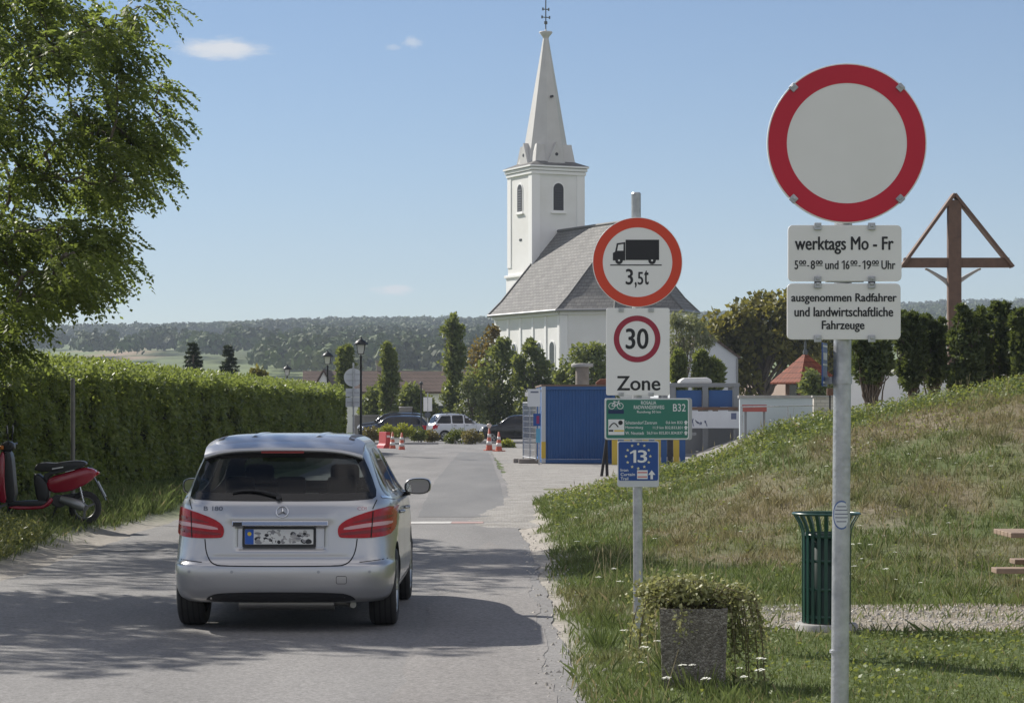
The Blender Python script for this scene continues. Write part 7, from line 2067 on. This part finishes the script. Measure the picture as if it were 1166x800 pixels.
m = MB(); m.box((0, .03, 1.0), (96 / s8, .05, .1)); m.box((0, .03, .3), (96 / s8, .05, .1)); m.build('rail', grey_f, t)
for k, px in enumerate(range(700, 783, 7)):
    m = MB(); m.box(((px - 745) / s8, 0, .62), (6.6 / s8, .03, 1.24)); m.build('board', [pmat('board_yellow', (.55, .40, .05), .6), cblue, MATS['board_yellow'], cblue, pmat('board_dark', (.03, .03, .04), .6)][k % 5], t)
for (dx, lean, lab) in ((0, .16, 'black leaning stake before the blue container, left of the pair'), (.16, -.03, 'black upright stake before the blue container, right of the pair')):
    x, y = gw(688, 66); m = MB(); m.cyl((0, 0, -.05), (lean, .02, 1.12), .045, .035, n=10); tag(m.build('wooden_stake', pmat('tarred_wood', (.015, .014, .014), .7), loc=(x + dx - .08, y, float(ground_z(x + dx, y)))), lab, 'stake')
# red board on posts, pipe rail, little box
x, y = gw(859, 89); s = F / 89; zz_ = lambda py: EYE - (py - 468) / s
t = thing('red_board', 'red board on two posts in front of the pale bluish wall', 'sign', (x, y, 0))
m = MB(); m.box((0, 0, zz_(464.5)), (28 / s, .06, 8 / s)); m.build('board', pmat('faded_red', (.42, .10, .08), .6, col2=(.35, .09, .08), nscale=4), t)
for px in (849, 870): m = MB(); m.box(((px - 859) / s, .05, zz_(462) / 2), (.09, .06, zz_(462))); m.build('post', grey_f, t)
x, y = gw(905, 86); s = F / 86; zz_ = lambda py: EYE - (py - 468) / s
t = thing('pipe_rail', 'thin steel pipe rail along the foot of the pale wall', 'railing', (x, y, 0))
m = MB(); m.cyl((-62 / s, 0, zz_(463)), (45 / s, 0, zz_(461)), .025, n=8); m.build('rail', galv, t)
for px in (-60, -8, 43): m = MB(); m.cyl((px / s, 0, 0), (px / s, 0, zz_(462)), .025, n=8); m.build('post', galv, t)
x, y = gw(945, 58); s = F / 58; zz_ = lambda py: EYE - (py - 468) / s
z0 = float(ground_z(x, y)); t = thing('stake_box', 'little brown box on a thin stake just left of the big signpost', 'box', (x, y, z0))
m = MB(); m.cyl((0, 0, -.1), (0, 0, zz_(448) - z0), .02, n=8); m.build('stake', iron, t)
m = MB(); m.box((0, 0, zz_(446) - z0), (7 / s, .12, 8 / s)); m.build('box', wood_dk, t, bevel=.01)

# ------------------------------------------------------------------ red scooter at the left edge
SCX = W(97, 0, 35.5); z0 = float(ground_z(SCX.x, 35.5))
sc = thing('motor_scooter', 'red and black motor scooter parked on the verge in front of the hedge', 'scooter', (SCX.x, 35.5, z0), R_(4)); sc.scale = (0.99, 1.02, 1.03)
s = 86.0
sred = carpaint('scooter_red', (.30, .006, .028), .05, .22)
sblk = pmat('scooter_black', (.018, .018, .02), .4)
def rounded(pts, w, mat, name, parent, n=1, bev=.03, y0=None):
    """side outline in (u forward, z), extruded across and rounded; forward is -x"""
    m = MB(); m.prism(chaikin([(-u, z) for u, z in pts], n), -w / 2, w / 2); o = m.build(name, mat, parent, bevel=bev, seg=3)
    for p in o.data.polygons: p.use_smooth = True
    return o
rounded([(.50, .44), (.56, .58), (.52, .66), (.25, .735), (.0, .81), (-.14, .775), (-.20, .72), (-.08, .60), (.05, .53), (.22, .46)], .27, sred, 'side_fairing', sc, 1, .05)
rounded([(.53, .56), (.52, .69), (.30, .735), (.02, .80), (.02, .83), (.35, .76), (.55, .735), (.60, .66)], .285, sblk, 'fairing_trim', sc, 1, .03)
rounded([(.72, .74), (.70, .84), (.60, .875), (.42, .86), (.30, .885), (.08, .90), (-.03, .875), (-.02, .82), (.3, .75)], .27, pmat('scooter_seat', (.022, .022, .024), .45), 'seat', sc, 1, .05)
rounded([(.56, .30), (.50, .42), (.54, .62), (.70, .74), (.74, .66), (.70, .42), (.68, .34)], .25, sblk, 'under_seat_panel', sc, 1, .03)
rounded([(.50, .285), (.50, .345), (1.02, .335), (1.10, .30), (1.02, .255), (.6, .25)], .32, sblk, 'footboard', sc, 1, .02)
rounded([(.44, .345), (.50, .27), (.62, .215), (1.05, .215), (1.10, .27), (.64, .26), (.55, .30), (.48, .40)], .34, sred, 'lower_fairing', sc, 1, .02)
rounded([(.98, .33), (1.02, .75), (1.04, .98), (1.10, 1.05), (1.17, .98), (1.16, .5), (1.14, .30)], .36, sblk, 'leg_shield_inside', sc, 1, .03)
rounded([(1.10, .30), (1.14, .6), (1.13, .95), (1.17, 1.05), (1.24, .9), (1.30, .55), (1.22, .32)], .38, sred, 'leg_shield', sc, 1, .05)
rounded([(1.02, 1.03), (1.00, 1.12), (1.10, 1.18), (1.22, 1.12), (1.20, 1.02)], .24, sblk, 'handlebar_cover', sc, 1, .04)
for sg in (-1, 1):
    m = MB(); m.cyl((-1.07, sg * .1, 1.11), (-1.03, sg * .33, 1.13), .017, n=10); m.build('grip', sblk, sc)
    m = MB(); m.tube([(-1.08, sg * .2, 1.12), (-1.08, sg * .24, 1.25), (-1.08, sg * .28, 1.30)], .007, 6); m.cyl((-1.075, sg * .30, 1.33), (-1.09, sg * .30, 1.33), .055, n=16); m.build('mirror', sblk, sc)
    m = MB(); m.lathe([(.01, -.03), (.035, -.02), (.035, .02), (.01, .03)], 12, c=(-1.19, sg * .13, 1.08)); m.build('indicator', pmat('amber_lens', (.6, .18, .02), .2), sc)
m = MB(); m.cyl((-1.24, 0, 1.02), (-1.27, 0, 1.02), .075, n=20); m.build('headlight', MATS['headlamp_glass'], sc)
def sc_wheel(u, r, nm):
    m = MB(); prof = [(r - .075, -.045), (r - .03, -.055), (r - .006, -.035), (r, 0), (r - .006, .035), (r - .03, .055), (r - .075, .045)]
    vs = []; n = 36
    for (q, o) in prof:
        for k in range(n): a = 2 * math.pi * k / n; vs.append((-u + q * math.cos(a), o, r + q * math.sin(a)))
    m.add(vs, [(i * n + k, i * n + (k + 1) % n, (i + 1) * n + (k + 1) % n, (i + 1) * n + k) for i in range(len(prof) - 1) for k in range(n)], 0, True)
    w_ = m.build(nm, rubber, sc)
    m = MB()
    for k in range(n): pass
    m.tube([(-u + (r - .08) * math.cos(a), 0, r + (r - .08) * math.sin(a)) for a in [2 * math.pi * k / 30 for k in range(30)]], .016, 8, closed=True)
    for k in range(3):
        a = k * 2.094 + .4; m.bar((-u, 0, r), (-u + (r - .085) * math.cos(a), 0, r + (r - .085) * math.sin(a)), .03, .05, up=(0, 1, 0))
    m.cyl((-u, -.05, r), (-u, .05, r), .045, n=16); m.build('rim', pmat('dull_alloy', (.20, .20, .20), .45, metal=.7), w_)
sc_wheel(0, .235, 'rear_wheel'); sc_wheel(1.26, .235, 'front_wheel')
m = MB(); m.tube([(.5 - .84, -.13, .36), (-.20, -.15, .32), (-.05, -.155, .27), (.0, -.155, .245)], [.05, .065, .075, .05], 14); m.build('engine_case', pmat('engine_alloy', (.30, .31, .32), .4, metal=.6), sc)
m = MB(); m.prism(chaikin([(-.50, .30), (-.46, .42), (-.30, .40), (-.26, .30), (-.36, .22)], 1), -.10, .12); m.build('engine_block', pmat('engine_dark', (.05, .05, .05), .6), sc, bevel=.02)
m = MB(); m.prism(chaikin([(-.45, .40), (-.05, .45), (.05, .42), (.05, .38), (-.42, .34)], 1), .02, .12); m.build('air_box', sblk, sc, bevel=.02)
m = MB(); m.tube([(.0, -.10, .26), (-.07, -.10, .56)], .010, 6); m.tube([(-.008 + .022 * math.cos(k * .8) , -.10 + .022 * math.sin(k * .8), .30 + .2 * k / 40) if False else (-.01 - .05 * k / 40 + .024 * math.cos(k * .9), -.10 + .024 * math.sin(k * .9), .30 + .2 * k / 40) for k in range(41)], .006, 5); m.build('shock_absorber', chrome, sc)
m = MB(); m.tube([(-.42, -.05, .24), (-.45, -.16, .12), (-.47, -.2, .01)], .012, 6); m.tube([(-.42, .05, .24), (-.45, .16, .12), (-.47, .2, .01)], .012, 6); m.bar((-.47, -.22, .01), (-.47, .22, .01), .02, .02); m.build('stand', iron, sc)
m = MB(); m.bar((.12, 0, .68), (.30, 0, .34), .14, .012, up=(1, 0, 1)); mg = m.build('mudguard', sblk, sc)
m = MB(); m.bar((.175, 0, .60), (.290, 0, .385), .12, .006, up=(1, 0, 1)); o = m.build('licence_plate', pmat('plate_dull', (.42, .43, .44), .5), mg); o.location = (.012, 0, .006)
m = MB(); m.prism(chaikin([(.10, .72), (.19, .745), (.215, .715), (.14, .67)], 1), -.10, .10); m.build('tail_light', red_glass, sc, bevel=.015)
m = MB(); m.prism([(-.46, .775), (-.30, .80), (-.30, .815), (-.46, .79)], -.1445, -.1435) ; m.prism([(-.27, .735), (-.14, .765), (-.14, .782), (-.27, .752)], -.1370, -.136); m.build('side_lettering', s_white, sc)
m = MB(); m.bar((-1.26, -.09, .235), (-1.12, -.06, .75), .035, .03, up=(0, 1, 0)); m.bar((-1.26, .09, .235), (-1.12, .06, .75), .035, .03, up=(0, 1, 0)); m.build('front_fork', sblk, sc)
rounded([(1.05, .42), (1.12, .50), (1.26, .525), (1.40, .48), (1.50, .36), (1.42, .42), (1.26, .47), (1.12, .44)], .13, sred, 'front_mudguard', sc, 1, .02)
# tall seeding weeds on the left verge
rg = np.random.default_rng(77); segs = []; Pw = []; Dw = []
wv = []
for k in range(900):
    x = -5.82 - 0.95 * rg.random() ** 1.3; y = 27.5 + 3.6 * rg.random()
    if x > -5.8 - .06 * (y - 27.5) + .12 * rg.normal(): continue
    z = float(ground_z(x, y)); h_ = .12 + .26 * rg.random(); lx_, ly_ = rg.normal() * .12, rg.normal() * .12
    a = np.array([x, y, z]); b = np.array([x + lx_, y + ly_, z + h_])
    wv.append([a, a + [.006, 0, 0], b + [.003, 0, 0], b])
    n_ = 12; f_ = .25 + .75 * rg.random((n_, 1)); Pw.append(a + (b - a) * f_); Dw.append(rg.normal(size=(n_, 3)) + np.array([lx_, ly_, .7]))
Pw = np.concatenate(Pw); Dw = np.concatenate(Dw); Lw = .03 + .05 * rg.random(len(Pw))
wd_ = build_np('tall_weeds', leaves(Pw, Dw, rg.normal(size=Pw.shape), Lw, Lw * .28), leafmat('weed_grey', (.10, .13, .045), (.19, .20, .09), .3))
tag(wd_, 'tall pale seeding weeds on the left verge before the scooter', 'weeds', kind='stuff')
build_np('stems', np.array(wv), MATS['flower_stem'], wd_)
